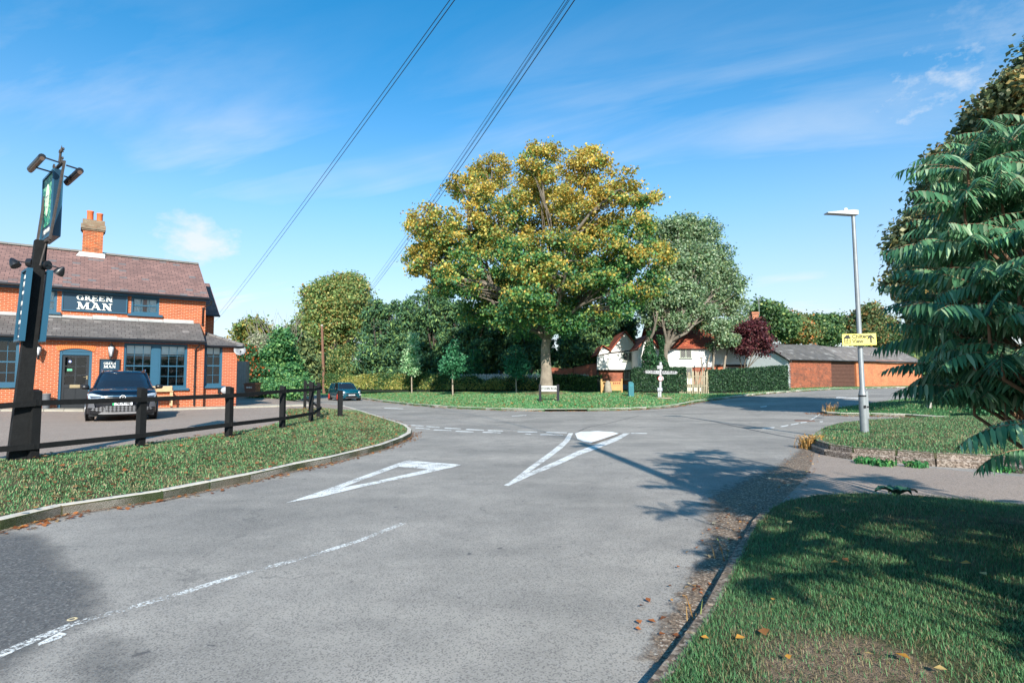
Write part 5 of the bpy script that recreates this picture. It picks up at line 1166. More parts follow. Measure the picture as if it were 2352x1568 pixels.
x_, z_ = fx(*zf(970, 598)); text('lettering', 'GRAVELEY', .24, Matrix.Translation((x_, -.131, z_)) @ FACE, M_FT, ra, .001, bold=.008, xs=.86); x_, z_ = fx(*zf(1210, 605)); text('lettering', '1¼', .22, Matrix.Translation((x_, -.131, z_)) @ FACE, M_FT, ra, .001, bold=.003)
b = MB(); rect(b, 580, 368, 770, 478, -.16, -.12); pb_ = b.build('name_plate', M_FP, fp); x_, z_ = fx(*zf(660, 425)); text('lettering', 'PRESTON', .13, Matrix.Translation((x_, -.161, z_)) @ FACE, M_FT, pb_, .001, xs=.8)
x_, z_ = fx(*zf(693, 815)); Ry = Matrix.Rotation(PI/2, 3, 'X'); rr = 87/8.71*.5742/kk
b = MB(); b.lathe([(.001, .0), (rr, .0), (rr, -.02)], 32, (x_, -.12, z_), Ry, cap=False); rd_ = b.build('speed_roundel', plain('sign_red', (.6, .02, .015), .4), fp)
b = MB(); b.lathe([(.001, .003), (rr*.78, .003)], 32, (x_, -.12, z_), Ry, cap=False); b.build('roundel_face', M_PLATE, rd_); text('lettering', '30', rr*1.02, Matrix.Translation((x_, -.125, z_)) @ FACE, M_PTXT, rd_, .001, bold=.004)
b = MB(); b.lathe([(.001, .0), (rr, .0), (rr, -.02)], 32, (x_+.11, .02, z_), Ry, cap=False); b.build('roundel_back', plain('sign_back', (.4, .44, .44)), fp)
b = MB(); rect(b, 592, 1130, 768, 1252, -.12, -.09); nb_ = b.build('notice_plate', plain('notice_grey', (.2, .22, .27), .5), fp)
b = MB()
for X_ in (610, 690):
    for i, (y_, w_) in enumerate(((1158, 45), (1180, 38), (1202, 30), (1220, 22))): rect(b, X_+20-w_/2+8, y_-7, X_+20+w_/2+8, y_+5, -.123, -.1205)
b.build('worn_text', M_LETTER, nb_)
b = MB(); b.tube([(-.10, .02, -.3), (-.10, .02, fx(*zf(690, 1250))[1])], .05, 8); b.build('stub_post', M_FP, fp)
b = MB(); b.lathe([(.6, -.02), (.55, .03), (.2, .05)], 14, (.05, -.9, 0)); ob = b.build('stone_plinth', plain('plinth_brick', (.34, .25, .2), .95, var=.4, sc=6)); q = fpz+Vector((0, -.7, .0)); ob.location = (fpz.x, fpz.y+.1, V_(fpz.x, fpz.y-.8)); tag(ob, 'low round stone plinth flush with the grass at the foot of the fingerpost', 'plinth')
# teal marker bollard
tb_ = hit(1449.5, 910, fn=V_); kk = ppm(tb_.y); b = MB(); w_ = 5.9/kk; hh = 34/kk
tmk = thing('marker_bollard', 'squat teal plastic bollard with sloping top on the far verge', 'bollard', loc=tuple(tb_))
b.prism([(-w_, -.3), (w_, -.3), (w_, hh*.86), (w_*.5, hh*.97), (-w_*.4, hh), (-w_, hh*.96)], 'y', -w_*.8, w_*.8); b.build('bollard_body', plain('bollard_teal', (.01, .13, .16), .5, var=.2), tmk)
b = MB(); b.box(-w_*.6, w_*.6, -w_*.8-.012, -w_*.8-.002, hh*.66, hh*.82); b.build('top_band', plain('band_teal', (.02, .18, .22), .4), tmk)
# white wooden post and road sign half hidden beyond the sumac
zr_ = lambda X, Y: ((3550+X/3.92)*.5742, (1300+Y/3.92)*.5742)
q = hit(*zr_(658, 1297), fn=I2z); kk = ppm(q.y); b = MB(); Hq = (1297-935)/3.92*.5742/kk; s_ = 3.4/kk
tag(b.build('x', M_WTH), None); bpy.data.objects.remove(bpy.data.objects['x'])
wp = thing('wooden_post', 'weathered pale timber post with a short side piece on the shaded grass island', 'post', loc=tuple(q))
b = MB(); b.prism([(-s_, -.2), (s_, -.2), (s_*1.5, Hq), (-s_*.6, Hq)], 'y', -s_, s_); b.build('post', plain('pale_timber', (.36, .33, .3), .9, var=.3), wp)
b = MB(); b.box(-s_*2.2, -s_*.7, -s_*.5, s_*.5, Hq*.74, Hq*.93); b.build('side_piece', plain('pale_timber_b', (.36, .33, .3), .9, var=.3), wp)
q = hit(*zr_(1915, 1275), fn=I2z); kk = ppm(q.y); tp = at(*zr_(1868, 800), q.y)
b = MB(); b.tube([(0, 0, -.2), tuple(tp-q)], 2.6/kk, 10); ob = b.build('white_pole', M_FP); ob.location = q; tag(ob, 'slim white pole among dark shrubs behind the sumac leaves', 'pole')

# ------------------------------------------------------------------ telegraph poles and wires
M_POLE = plain('creosote_pole', (.17, .085, .055), .9, var=.4, sc=3, bump=.3)
pb = at(745, 888, 66); pt = at(739.5, 749, 66)
tpz = thing('telegraph_pole', 'brown timber telegraph pole standing on the verge beyond the teal car', 'utility pole', loc=tuple(pb))
b = MB(); b.tube([(0, 0, -1), tuple(pt-pb)], [.19, .13], 10); b.build('pole', M_POLE, tpz); b = MB(); b.lathe([(.15, 0), (.15, .12), (.06, .2)], 10, tuple(pt-pb)); b.build('pole_cap', plain('cap_pale', (.4, .36, .3)), tpz)
NP = Vector((4.35, -1.9, 0)); np_ = thing('telegraph_pole', 'brown timber telegraph pole on the near verge whose top carries the overhead wires', 'utility pole', loc=tuple(NP))
b = MB(); b.tube([(0, 0, -.3), (0, 0, 9.5)], [.17, .12], 12); b.build('pole', M_POLE, np_); b = MB(); b.cbox((0, 0, 9.1), (.9, .09, .11), Matrix.Rotation(math.radians(20), 3, 'Z')); b.build('cross_arm', M_POLE, np_)
M_WIRE = plain('wire_black', (.02, .025, .035), .6)
def wire(p0, Y0, p1, Y1, r, sag, lab, grp):
    A, B = at(*p0, Y0), at(*p1, Y1); E = A+(A-B)*((A.y+1.7)/(B.y-A.y)); E = Vector((E.x*.2+NP.x*.8, E.y, 9.25)); pts = [E]
    for i in range(25):
        t = i/24; p = A.lerp(B, t); p.z -= sag*4*t*(1-t); pts.append(p)
    d = (B-A).normalized(); pts.append(B+d*18+Vector((0, 0, .6)))
    m_ = MB(); m_.tube([p-E for p in pts], r*.8, 5); o = m_.build('overhead_wire', M_WIRE); o.location = E; tag(o, lab, 'wire', grp)
ga = 'overhead wires crossing the sky towards the pub'; gb = 'overhead wires crossing the sky towards the big tree'
# (a+b)/1960*1500*.5742
u6 = lambda X, Y: ((1100+X*.7653)*.5742, Y*.7653*.5742)
wire(u6(915, 0), 10, (506, 716), 49, .010, .15, 'left wire of the pair running down behind the pub roof', ga)
wire(u6(940, 0), 10, (508, 724), 49, .011, .15, 'right wire of the pair running down behind the pub roof', ga)
wire(u6(1517, 0), 10, u6(497, 1490), 38, .008, .12, 'leftmost of the four wires passing left of the big tree', gb)
wire(u6(1532, 0), 10, u6(503, 1500), 38, .007, .15, 'second from the left of the four wires passing the big tree', gb)
wire(u6(1540, 0), 10.3, u6(508, 1503), 38, .008, .12, 'third from the left of the four wires passing the big tree', gb)
wire(u6(1567, 0), 10, u6(514, 1508), 38, .013, .15, 'rightmost and thickest of the four wires passing the big tree', gb)
# ------------------------------------------------------------------ foliage
RG = np.random.default_rng(11)
def mat_leaf(name, trans=.35, rough=.5):
    t = NT(name); at_ = t.node('ShaderNodeAttribute', attribute_name='col')
    t.put(t.b.inputs['Base Color'], at_.outputs['Color']); t.b.inputs['Roughness'].default_value = rough; t.b.inputs['Specular IOR Level'].default_value = .35
    tl = t.node('ShaderNodeBsdfTranslucent'); mx = t.node('ShaderNodeMixShader'); mx.inputs[0].default_value = trans
    hs = t.node('ShaderNodeHueSaturation'); hs.inputs['Value'].default_value = 1.3; hs.inputs['Saturation'].default_value = 1.1; t.l.new(at_.outputs['Color'], hs.inputs['Color']); t.l.new(hs.outputs[0], tl.inputs[0])
    t.l.new(t.b.outputs[0], mx.inputs[1]); t.l.new(tl.outputs[0], mx.inputs[2]); t.l.new(mx.outputs[0], t.out.inputs[0]); return t.m
M_LEAF = mat_leaf('leaf'); M_NEEDLE = mat_leaf('needle', .12, .7); M_SUMAC = mat_leaf('sumac_leaf', .3, .38)
def mat_bark(name, a, b):
    t = NT(name); v = t.coord(scale=(6, 6, 1.2)); n = t.noise(v, 2.2, 7, .7); n2 = t.noise(t.coord(), 1.4, 4)
    t.base(t.mix(t.ramp(n2, [(.4, 0), (.65, .7)]), t.mix(n, a, b), tuple(x*1.35 for x in b[:3])+(1,)), .95); t.bump(n, .8, .05); return t.m
M_BARK = mat_bark('bark', (.11, .09, .07, 1), (.27, .23, .18, 1)); M_BARKM = mat_bark('grey_bark', (.06, .05, .04, 1), (.17, .145, .115, 1)); M_BARKD = mat_bark('dark_bark', (.035, .028, .022, 1), (.09, .07, .055, 1)); M_BARKR = mat_bark('young_bark', (.22, .17, .13, 1), (.34, .28, .22, 1))
def unit(v): return v/np.maximum(np.linalg.norm(v, axis=1, keepdims=True), 1e-9)
def leafgeo(Cn, size, col, up=.25, elong=1.5, sv=.35, drop=0., fold=.22, out=None):
    n = len(Cn); nrm = RG.normal(size=(n, 3)); nrm[:, 2] += up*2
    if out is not None: nrm += out*1.1
    nrm = unit(nrm); t = RG.normal(size=(n, 3)); t[:, 2] -= drop*2; t = unit(t-nrm*np.sum(t*nrm, 1, keepdims=True)); b = np.cross(nrm, t)
    s = size*(1+RG.uniform(-sv, sv, (n, 1))); Lh = s*elong*.5; wh = s*.5
    V = np.stack([Cn-t*Lh, Cn+b*wh+nrm*wh*fold, Cn+t*Lh, Cn-b*wh+nrm*wh*fold], 1).reshape(-1, 3)
    i = np.arange(n)*4; F = np.stack([i, i+1, i+2, i, i+2, i+3], 1).reshape(-1, 3)
    return V, F, np.repeat(col, 4, 0)
def pick(pal, n, ph=None):
    w_ = np.array([p[1] for p in pal], float); w_ /= w_.sum(); idx = RG.choice(len(pal), n, p=w_)
    c = np.array([lin(p[0]) if isinstance(p[0], str) else p[0] for p in pal])[idx]; return c*RG.uniform(.75, 1.25, (n, 1))
def vnoise(P, sc, seed=0):
    r = np.random.default_rng(seed); out = np.zeros(len(P))
    for k in range(5):
        d = r.normal(size=3); d /= np.linalg.norm(d); out += np.sin(P@d*sc*(1+k*.45)+r.uniform(0, 6.28))
    return out/5
def limb(mb, a, b, r0, r1, bend=.12, seg=5, n=7, up=0):
    a, b = Vector(a), Vector(b); L = (b-a).length; pts = []; o1 = Vector(RG.normal(size=3))*L*bend*.5
    for i in range(seg+1):
        t = i/seg; p = a.lerp(b, t)+o1*math.sin(PI*t)+Vector((0, 0, up*L*t*(1-t)))+Vector(RG.normal(size=3))*L*.012*(0 < i < seg); pts.append(p)
    mb.tube(pts, [r0+(r1-r0)*i/seg for i in range(seg+1)], n, cap=False); return pts
def tree(name, label, base, lobes, nl, lsize, pal, cat='tree', group=None, trunk_r=.3, fork=.3, bark=None, clumps=None, sig=.35, leafm=None, up=.25, elong=1.3, drop=0., shell=.55, colfn=None, twigs=True, nlimb=None, trunks=None, flare=1.35, limbr=.4, subn=5, trunk_parts=True, minz=None):
    base = Vector(base); t_ = thing(name, label, cat, loc=tuple(base), group=group)
    L = np.array([l[:6] for l in lobes], float); vol = L[:, 3]*L[:, 4]*L[:, 5]; pr = vol**.72; pr /= pr.sum()
    nc = clumps or max(60, nl//70)
    idx = RG.choice(len(L), nc, p=pr); d = unit(RG.normal(size=(nc, 3))); r = np.where(RG.random(nc) < .8, RG.uniform(shell, 1.0, nc), RG.uniform(.2, 1, nc))[:, None]
    CC = L[idx, :3]+d*r*L[idx, 3:6]
    if minz is not None: CC[:, 2] = np.maximum(CC[:, 2], minz)
    per = np.maximum(3, (nl/nc*RG.uniform(.5, 1.5, nc)).astype(int)); ci = np.repeat(np.arange(nc), per); n = len(ci)
    off = RG.normal(size=(n, 3))*sig; off[:, 2] *= .7; off[:, 2] -= drop*np.abs(off[:, 2])*.6
    P = CC[ci]+off; outd = unit(P-L[idx[ci], :3]); cl = RG.uniform(.82, 1.18, nc)[ci][:, None]
    col = (colfn(P, CC[ci], r[ci, 0], n) if colfn else pick(pal, n))*cl
    V, F, K = leafgeo(P, lsize, col, up=up, elong=elong, drop=drop, out=outd*.5)
    npmesh('crown', V, F, leafm or M_LEAF, t_, K, off=base)
    mb = MB(); bark = bark or M_BARK; trunks = trunks or [(tuple(base), None, trunk_r)]
    cen = (L[:, :3]*pr[:, None]).sum(0); forks = []
    zmin, zmax = (L[:, 2]-L[:, 5]).min(), (L[:, 2]+L[:, 5]).max()
    tr_objs = []
    for (tb, tt, tr) in trunks:
        tb = Vector(tb); tt = Vector(tt) if tt else Vector((base.x+(cen[0]-base.x)*.35, base.y+(cen[1]-base.y)*.35, base.z+(zmax-base.z)*fork)); m_ = MB()
        seg = 6; pts = []; ra = []
        for i in range(seg+1):
            q = i/seg; p = tb.lerp(tt, q)+Vector((RG.normal()*.04, RG.normal()*.04, 0))*tr*3*(i > 0); pts.append(p); ra.append(tr*(flare if i == 0 else (1.08 if i == 1 else 1-.35*q)))
        pts = [pts[0]-Vector((0, 0, .3))]+pts; ra = [ra[0]*1.1]+ra
        m_.tube([p-base for p in pts], ra, 12, cap=False); m_.build('trunk', bark, t_); forks.append((tt, tr*.66))
    br = MB()
    for k in range(len(L)):
        c = Vector(L[k, :3]); f, fr = min(forks, key=lambda q: (q[0]-c).length); tr = fr*(limbr+.25*RG.random())*(1 if k else 1.2)
        st_ = f-Vector((0, 0, RG.uniform(0, .25)*(f.z-base.z)))
        pts = limb(br, st_-base, c-base, tr, tr*.35, .14, 5, 7, .1)
        if twigs:
            own = np.where(idx == k)[0]; RG.shuffle(own)
            for j in own[:subn]:
                s_ = pts[RG.integers(2, 6)]; limb(br, s_, Vector(CC[j])-base, tr*.32, .012, .12, 3, 5)
    br.build('branches', M_BARKM if bark is M_BARK else bark, t_)
    return t_
def LB(px, py, Y, rx, ry, rd=None, dY=0):
    p = at(px, py, Y+dY); k = (Y+dY)/FPX; rx, ry = rx*k, ry*k; return (p.x, p.y, p.z, rx, (rd if rd else rx), ry)
def crown(Y, lst, ddep=3.0, rdf=.9):
    out = []
    for i, q in enumerate(lst):
        dy = q[4] if len(q) > 4 else RG.uniform(-1, 1)*ddep; out.append(LB(q[0], q[1], Y, q[2], q[3], q[2]*Y/FPX*rdf, dy))
    return out
# the big yellowing maple in the middle
tb = hit(1253, 904, fn=V_); YT = tb.y
ml = [(1000, 520, 70, 50), (985, 590, 62, 60), (962, 525, 34, 26), (1075, 440, 50, 45), (1065, 560, 85, 75), (1130, 395, 55, 48), (1150, 500, 85, 85), (1240, 370, 58, 46), (1250, 460, 90, 80), (1345, 385, 55, 50, -3), (1350, 480, 90, 80, -3), (1425, 435, 50, 48, -6), (1478, 455, 30, 26, -6), (1445, 545, 75, 60, -6), (1495, 600, 48, 48, -7),
      (1488, 660, 48, 44, -7), (1400, 630, 80, 60, -5), (1200, 600, 90, 60, -6), (1300, 600, 90, 70, -6.5), (1120, 660, 90, 50), (1215, 680, 55, 50, -7), (1330, 700, 95, 50), (1430, 700, 50, 34, -7), (1160, 715, 70, 32, 2), (1250, 650, 95, 70, 3), (1050, 650, 70, 40, 3), (1180, 560, 80, 60, 4), (1340, 570, 80, 60, 0), (1230, 745, 60, 38, 2), (1290, 745, 60, 32, -3), (1190, 720, 60, 40, -5), (1360, 735, 50, 26, -4), (1100, 715, 60, 32, 0), (1440, 650, 50, 50, -7), (1060, 640, 60, 50, -4), (1010, 640, 40, 35, -3), (960, 600, 30, 45, -2)]
lob = crown(YT, ml, 3.5, .85)
def maplecol(P, CP, r, n):
    ph = vnoise(P, 1.05, 3)*.8+vnoise(P, .42, 5)*.7; hz = (P[:, 2]-tb.z)/18.0
    side = np.clip((YT-P[:, 1])/9, -1, 1)
    f = (ph*.75+(hz-.52)*1.7+side*.14+(r-.75)*.9+RG.normal(size=n)*.30+.04)
    g = pick([('#47794a', 3), ('#5c8a4c', 3), ('#3f6e54', 2), ('#82a45c', 1.3)], n); y = pick([('#c4a048', 3.5), ('#b29e50', 3), ('#c8b662', 2), ('#a0843f', 1), ('#9ea458', 4)], n); m_ = pick([('#8f9a52', 2), ('#a39c4e', 2), ('#77894a', 2)], n)
    k = (f > .34)[:, None]; q = ((f > .08) & (f <= .34))[:, None]; return np.where(k, y, np.where(q, m_, g))
mp_t = tree('maple_tree', 'big spreading maple with yellow and green leaves on the far verge', tb, lob, 155000, .15, None, trunk_r=.47, bark=M_BARK, sig=.29, colfn=maplecol, clumps=1500, up=.2, subn=9,
     trunks=[(tuple(tb), tuple(at(1256, 745, YT)), .47)], limbr=.5, flare=1.25)
b = MB(); b.lathe([(2.4, -.25), (1.9, .02), (1.3, .13), (.55, .25), (.1, .3)], 22, (tb.x, tb.y, tb.z-.03)); tag(b.build('earth_mound', mat_grass('mound_earth', (.07, .14, .05, 1), (.2, .17, .09, 1), (.33, .25, .17, 1), .22)), kind='structure')
# young staked trees
for i, (px, by, ty, lab, pal, w_) in enumerate(((946, 903, 766, 'pale silvery green sapling, leftmost of the young trees on the verge', [('#a9c79a', 3), ('#7fae7c', 2), ('#c6dab0', 1)], 20), (1040, 908, 775, 'mid green sapling second from the left under the edge of the big maple', [('#4b8a62', 3), ('#3a7250', 2)], 30),
        (1090, 898, 785, 'slim dark green sapling standing just left of the picket fence middle', [('#3f7650', 3), ('#5a8a4c', 2), ('#2f5f45', 2)], 22), (1186, 903, 790, 'dark green sapling nearest the big maple trunk on its left', [('#2f6a50', 3), ('#3a7a58', 2)], 34))):
    q = hit(px, by, fn=V_); Y = q.y; top = at(px-3, ty, Y); H_ = top.z-q.z; k = Y/FPX; c0 = by-(by-ty)*.38
    lb = [LB(px+RG.uniform(-3, 3), y, Y, w_*s_, 16, None, 0) for y, s_ in zip(np.linspace(c0-4, ty+12, 6), (.8, 1., .95, .75, .5, .3))]
    tree('sapling', lab, q, lb, 1700 if i else 2600, .15, pal, group='saplings planted along the far verge', trunk_r=.05, bark=M_BARKR, sig=.22, clumps=60, fork=.75, trunks=[(tuple(q), tuple(q.lerp(top, .85)), .055)], twigs=False, flare=1.1)
# beech beyond the telegraph pole, and the yews
YBe = 74
bl = [(730, 700, 38, 45), (775, 665, 45, 32), (820, 690, 38, 42), (775, 720, 60, 50), (720, 760, 42, 50), (830, 740, 30, 40), (770, 770, 60, 50), (800, 650, 35, 20), (745, 680, 30, 30), (700, 790, 25, 45)]
beech_pal = [('#8c9c5c', 3), ('#6f8a52', 3), ('#a6a464', 2), ('#a5854e', 1.2), ('#5a7a4e', 2)]
q = at(775, 893, YBe); tree('beech_tree', 'round topped olive green tree rising behind the brown telegraph pole', q, crown(YBe, bl, 3, .9), 70000, .23, beech_pal, trunk_r=.5, sig=.55, bark=M_BARKD, clumps=900, elong=1.3)
yp = [('#3c5e44', 3), ('#4c7048', 3), ('#64824e', 2), ('#2e5240', 2), ('#7c9558', 1)]
def yew(px, top, bot, wpx, Y, lab, pal=yp, nl=21000, tbase=889, lean=0, trr=.24):
    lb = []; n = 6
    for i in range(n):
        y = bot-(bot-top)*(i+.3)/n; wv = wpx*(1-.38*(i/(n-1))**1.6)
        for s_ in ((-.55, .6) if i < 5 else (-.3, .35)): lb.append(LB(px+s_*wv*.8+RG.uniform(-5, 5), y+RG.uniform(-5, 5), Y, wv*.62, (bot-top)/n*.9, None, RG.uniform(-1.2, 1.2)))
    for s_ in (-.75, -.4, -.1, .25, .55, .8): lb.append(LB(px+wpx*s_*.8, top+RG.uniform(-2, 12)+abs(s_)*10, Y, 8, 15, None, RG.uniform(-1.2, 1.2)))
    q = at(px, tbase, Y); return tree('yew_tree', lab, q, lb, nl, .15, pal, group='dark yews behind the picket fence', trunk_r=trr, bark=M_BARKD, sig=.30, clumps=330, leafm=M_NEEDLE, elong=2.6, drop=.55, up=.05, trunks=[(tuple(q), tuple(at(px+lean, bot-(bot-top)*.3, Y)), trr)], limbr=.5, subn=3)
yew(872, 700, 872, 55, 65, 'leftmost dark yew, beside the round topped tree'); yew(940, 690, 878, 52, 63, 'dark yew second from the left, behind the pale sapling')
yew(1000, 672, 876, 55, 62, 'tall dark yew with its tips just left of the maple crown'); yew(1045, 700, 866, 52, 61, 'dark yew behind the second sapling', lean=6)
yew(1098, 715, 842, 52, 60, 'dark yew with twin bare stems behind the third sapling', lean=-6); yew(1150, 725, 838, 52, 60, 'dark yew left of the maple trunk with an open base', lean=5)
yew(1215, 730, 835, 50, 58, 'dark yew directly behind the maple trunk, left side', lean=10); yew(1325, 725, 832, 50, 57, 'dark forked yew just right of the maple trunk', lean=-8, trr=.34)
yew(1372, 718, 826, 46, 56, 'drooping dark yew right of the maple trunk, nearer the cottage', lean=4); yew(1415, 720, 800, 48, 58, 'dark yew with hanging sprays over the cottage gable', lean=-6)
# mixed shrubs and small trees left of the telegraph pole
SH = lambda name, lab, px, base_y, Y, lbs, nl, ls, pal, **k: tree(name, lab, at(px, base_y, Y), [LB(a, b_, Y, c, d, None, RG.uniform(-1, 1)) for a, b_, c, d in lbs], nl, ls, pal, cat=k.pop('cat', 'tree'), trunk_r=k.pop('trunk_r', .14), **k)
g3 = [('#4c7f4e', 3), ('#64935a', 3), ('#386a46', 2), ('#8fb36c', 1.3)]
SH('bushy_tree', 'bushy green tree with a pointed top left of the telegraph pole', 640, 905, 47, [(648, 790, 22, 40), (640, 830, 40, 40), (650, 868, 45, 30), (615, 860, 35, 30), (605, 890, 30, 22)], 24000, .17, g3, sig=.28, clumps=420)
SH('berry_shrub', 'dark green shrub dotted with orange berries at the pub corner', 567, 905, 45, [(565, 815, 20, 26), (575, 850, 26, 25), (590, 880, 32, 20), (560, 870, 20, 25)], 11000, .15, [('#b0602e', 1.0), ('#9a5030', .5), ('#33603c', 3), ('#4a7548', 3)], cat='shrub', sig=.24, clumps=220)
SH('pale_shrub', 'pale silvery twiggy shrub between the berry shrub and the bushy tree', 600, 890, 50, [(600, 800, 26, 30), (612, 835, 22, 22)], 6000, .14, [('#a8a890', 3), ('#8a9470', 2), ('#c0baa8', 1)], cat='shrub', sig=.3, clumps=140, subn=14)
SH('small_tree', 'thin small tree with yellowing leaves seen over the pub extension', 578, 890, 55, [(575, 755, 28, 22), (555, 775, 20, 18), (598, 770, 25, 24), (590, 795, 30, 20)], 7500, .22, [('#8a9050', 2), ('#5f7a48', 3), ('#b09a4c', 1.4)], sig=.35, clumps=130, subn=8)
SH('feathery_conifer', 'feathery drooping grey green conifer against the olive tree', 690, 895, 52, [(690, 800, 24, 40), (700, 850, 30, 40), (672, 770, 12, 30)], 12000, .14, [('#5f7048', 2), ('#76804e', 2), ('#3f5a3c', 2)], sig=.3, clumps=240, drop=.7, elong=2.6, leafm=M_NEEDLE)
SH('golden_shrub', 'loose yellowish green shrub just right of the telegraph pole', 775, 893, 69, [(770, 825, 36, 24), (800, 815, 26, 20), (740, 850, 40, 30), (800, 855, 45, 26), (760, 870, 50, 22)], 22000, .17, [('#8f9458', 2), ('#5f7a48', 3), ('#a59c60', 1), ('#46683f', 2)], cat='shrub', sig=.34, clumps=400, subn=8)
SH('variegated_shrub', 'low dark green shrub spilling on to the roadside beyond the pub drive', 660, 914, 40, [(655, 895, 22, 14), (690, 888, 28, 16), (672, 905, 16, 10)], 8000, .13, g3, cat='shrub', sig=.2, clumps=160)
SH('ivy_thicket', 'dark ivy thicket rising behind the brown wheelie bin', 590, 905, 43, [(575, 895, 20, 16), (605, 892, 22, 24), (630, 895, 22, 18), (560, 885, 16, 20)], 12000, .12, g3, cat='shrub', sig=.2, clumps=220)
# bare spray of twigs
q = at(640, 800, 50); b = MB()
for i in range(34):
    a = Vector((RG.uniform(-1.2, 1.2), RG.uniform(-.6, .6), -1)); c = Vector((RG.uniform(-3.2, 2.6), RG.uniform(-1, 1), RG.uniform(2.0, 3.6))); limb(b, a, c, .03, .008, .2, 4, 4)
o = b.build('bare_branches', M_WTH); o.location = q; tag(o, 'spray of bare pale dead branches above the bushy green tree', 'dead branches')
# silver sycamore with ivy-covered twin stems, in front of the cottage
YC = 46.5; q1 = at(1491, 893, YC-1.0); q2 = at(1522, 893, YC-.6)
sy = [(1500, 545, 50, 40, 4), (1560, 525, 55, 35, 3), (1620, 540, 40, 42, 3), (1650, 600, 38, 40, 4), (1570, 580, 70, 50, 3), (1600, 640, 80, 50, 4), (1670, 660, 45, 45, 4), (1540, 650, 60, 45, 3), (1690, 705, 32, 32, 4.5), (1630, 700, 55, 32, 4.5), (1560, 700, 60, 30, 3), (1490, 695, 46, 32, 4.5), (1520, 715, 32, 24, .2), (1562, 700, 38, 26, .4), (1555, 735, 32, 22, -.8), (1530, 675, 40, 30, -1), (1580, 675, 36, 30, -.8), (1612, 718, 30, 18, .3), (1500, 690, 30, 24, -.8), (1500, 742, 24, 14, 0), (1590, 735, 30, 18, 2.2), (1545, 620, 50, 40, 0), (1600, 600, 45, 40, 0)]
syp = [('#8ca282', 3), ('#708c68', 3), ('#a8b698', 2), ('#567850', 2), ('#8a9866', 1.5)]
sy_t = tree('sycamore_tree', 'grey green sycamore with two ivy clad trunks in front of the cottage', q1, crown(YC, sy, 2.5, .55), 78000, .155, syp, trunk_r=.26, sig=.30, bark=M_BARKM, clumps=1300, up=.3,
     trunks=[(tuple(q1), tuple(at(1490, 775, YC-.8)), .30), (tuple(q2), tuple(at(1532, 780, YC-.4)), .30)], limbr=.6, subn=10)
P = []
for (A, B) in ((q1, at(1492, 760, YC-.8)), (q2, at(1520, 770, YC-.4))):
    n = 5200; tt = RG.random(n)**.8; c = np.array(A)+(np.array(B)-np.array(A))*tt[:, None]; an = RG.uniform(0, 6.28, n); rr = (.36+.2*np.sin(tt*7+A.x))*RG.uniform(.6, 1.15, n); c[:, 0] += np.cos(an)*rr; c[:, 1] += np.sin(an)*rr; P.append(c)
P = np.concatenate(P); V, F, K = leafgeo(P, .13, pick([('#2c5238', 3), ('#3f6a44', 2), ('#1f402c', 2), ('#5a8a58', .6)], len(P)), up=.1, elong=1.1)
npmesh('ivy', V, F, M_LEAF, sy_t, K, off=q1)
YD = 47.0
SH('multi_stem_tree', 'small grey green multi stemmed tree over the cottage hedge', 1640, 893, YD, [(1648, 752, 32, 20), (1670, 782, 26, 15), (1690, 750, 26, 24), (1636, 795, 13, 6)], 7000, .14, syp, sig=.2, shell=.4, clumps=300, subn=8,
   trunks=[(tuple(at(1618, 893, YD)), tuple(at(1610, 820, YD)), .07), (tuple(at(1636, 893, YD)), tuple(at(1640, 810, YD)), .12), (tuple(at(1655, 893, YD)), tuple(at(1668, 815, YD)), .12), (tuple(at(1605, 893, YD)), tuple(at(1632, 812, YD)), .06)])
SH('purple_tree', 'dark purple leaved tree by the cottage chimney and white gable', 1705, 893, 46.8, [(1722, 765, 27, 20), (1748, 782, 21, 16), (1712, 797, 24, 16), (1758, 804, 12, 10), (1698, 775, 22, 20), (1735, 750, 20, 12)], 17000, .13, [('#5c3038', 3), ('#754044', 2), ('#42242c', 3), ('#6f4a42', 1)], sig=.3, clumps=170, subn=6, shell=.35)
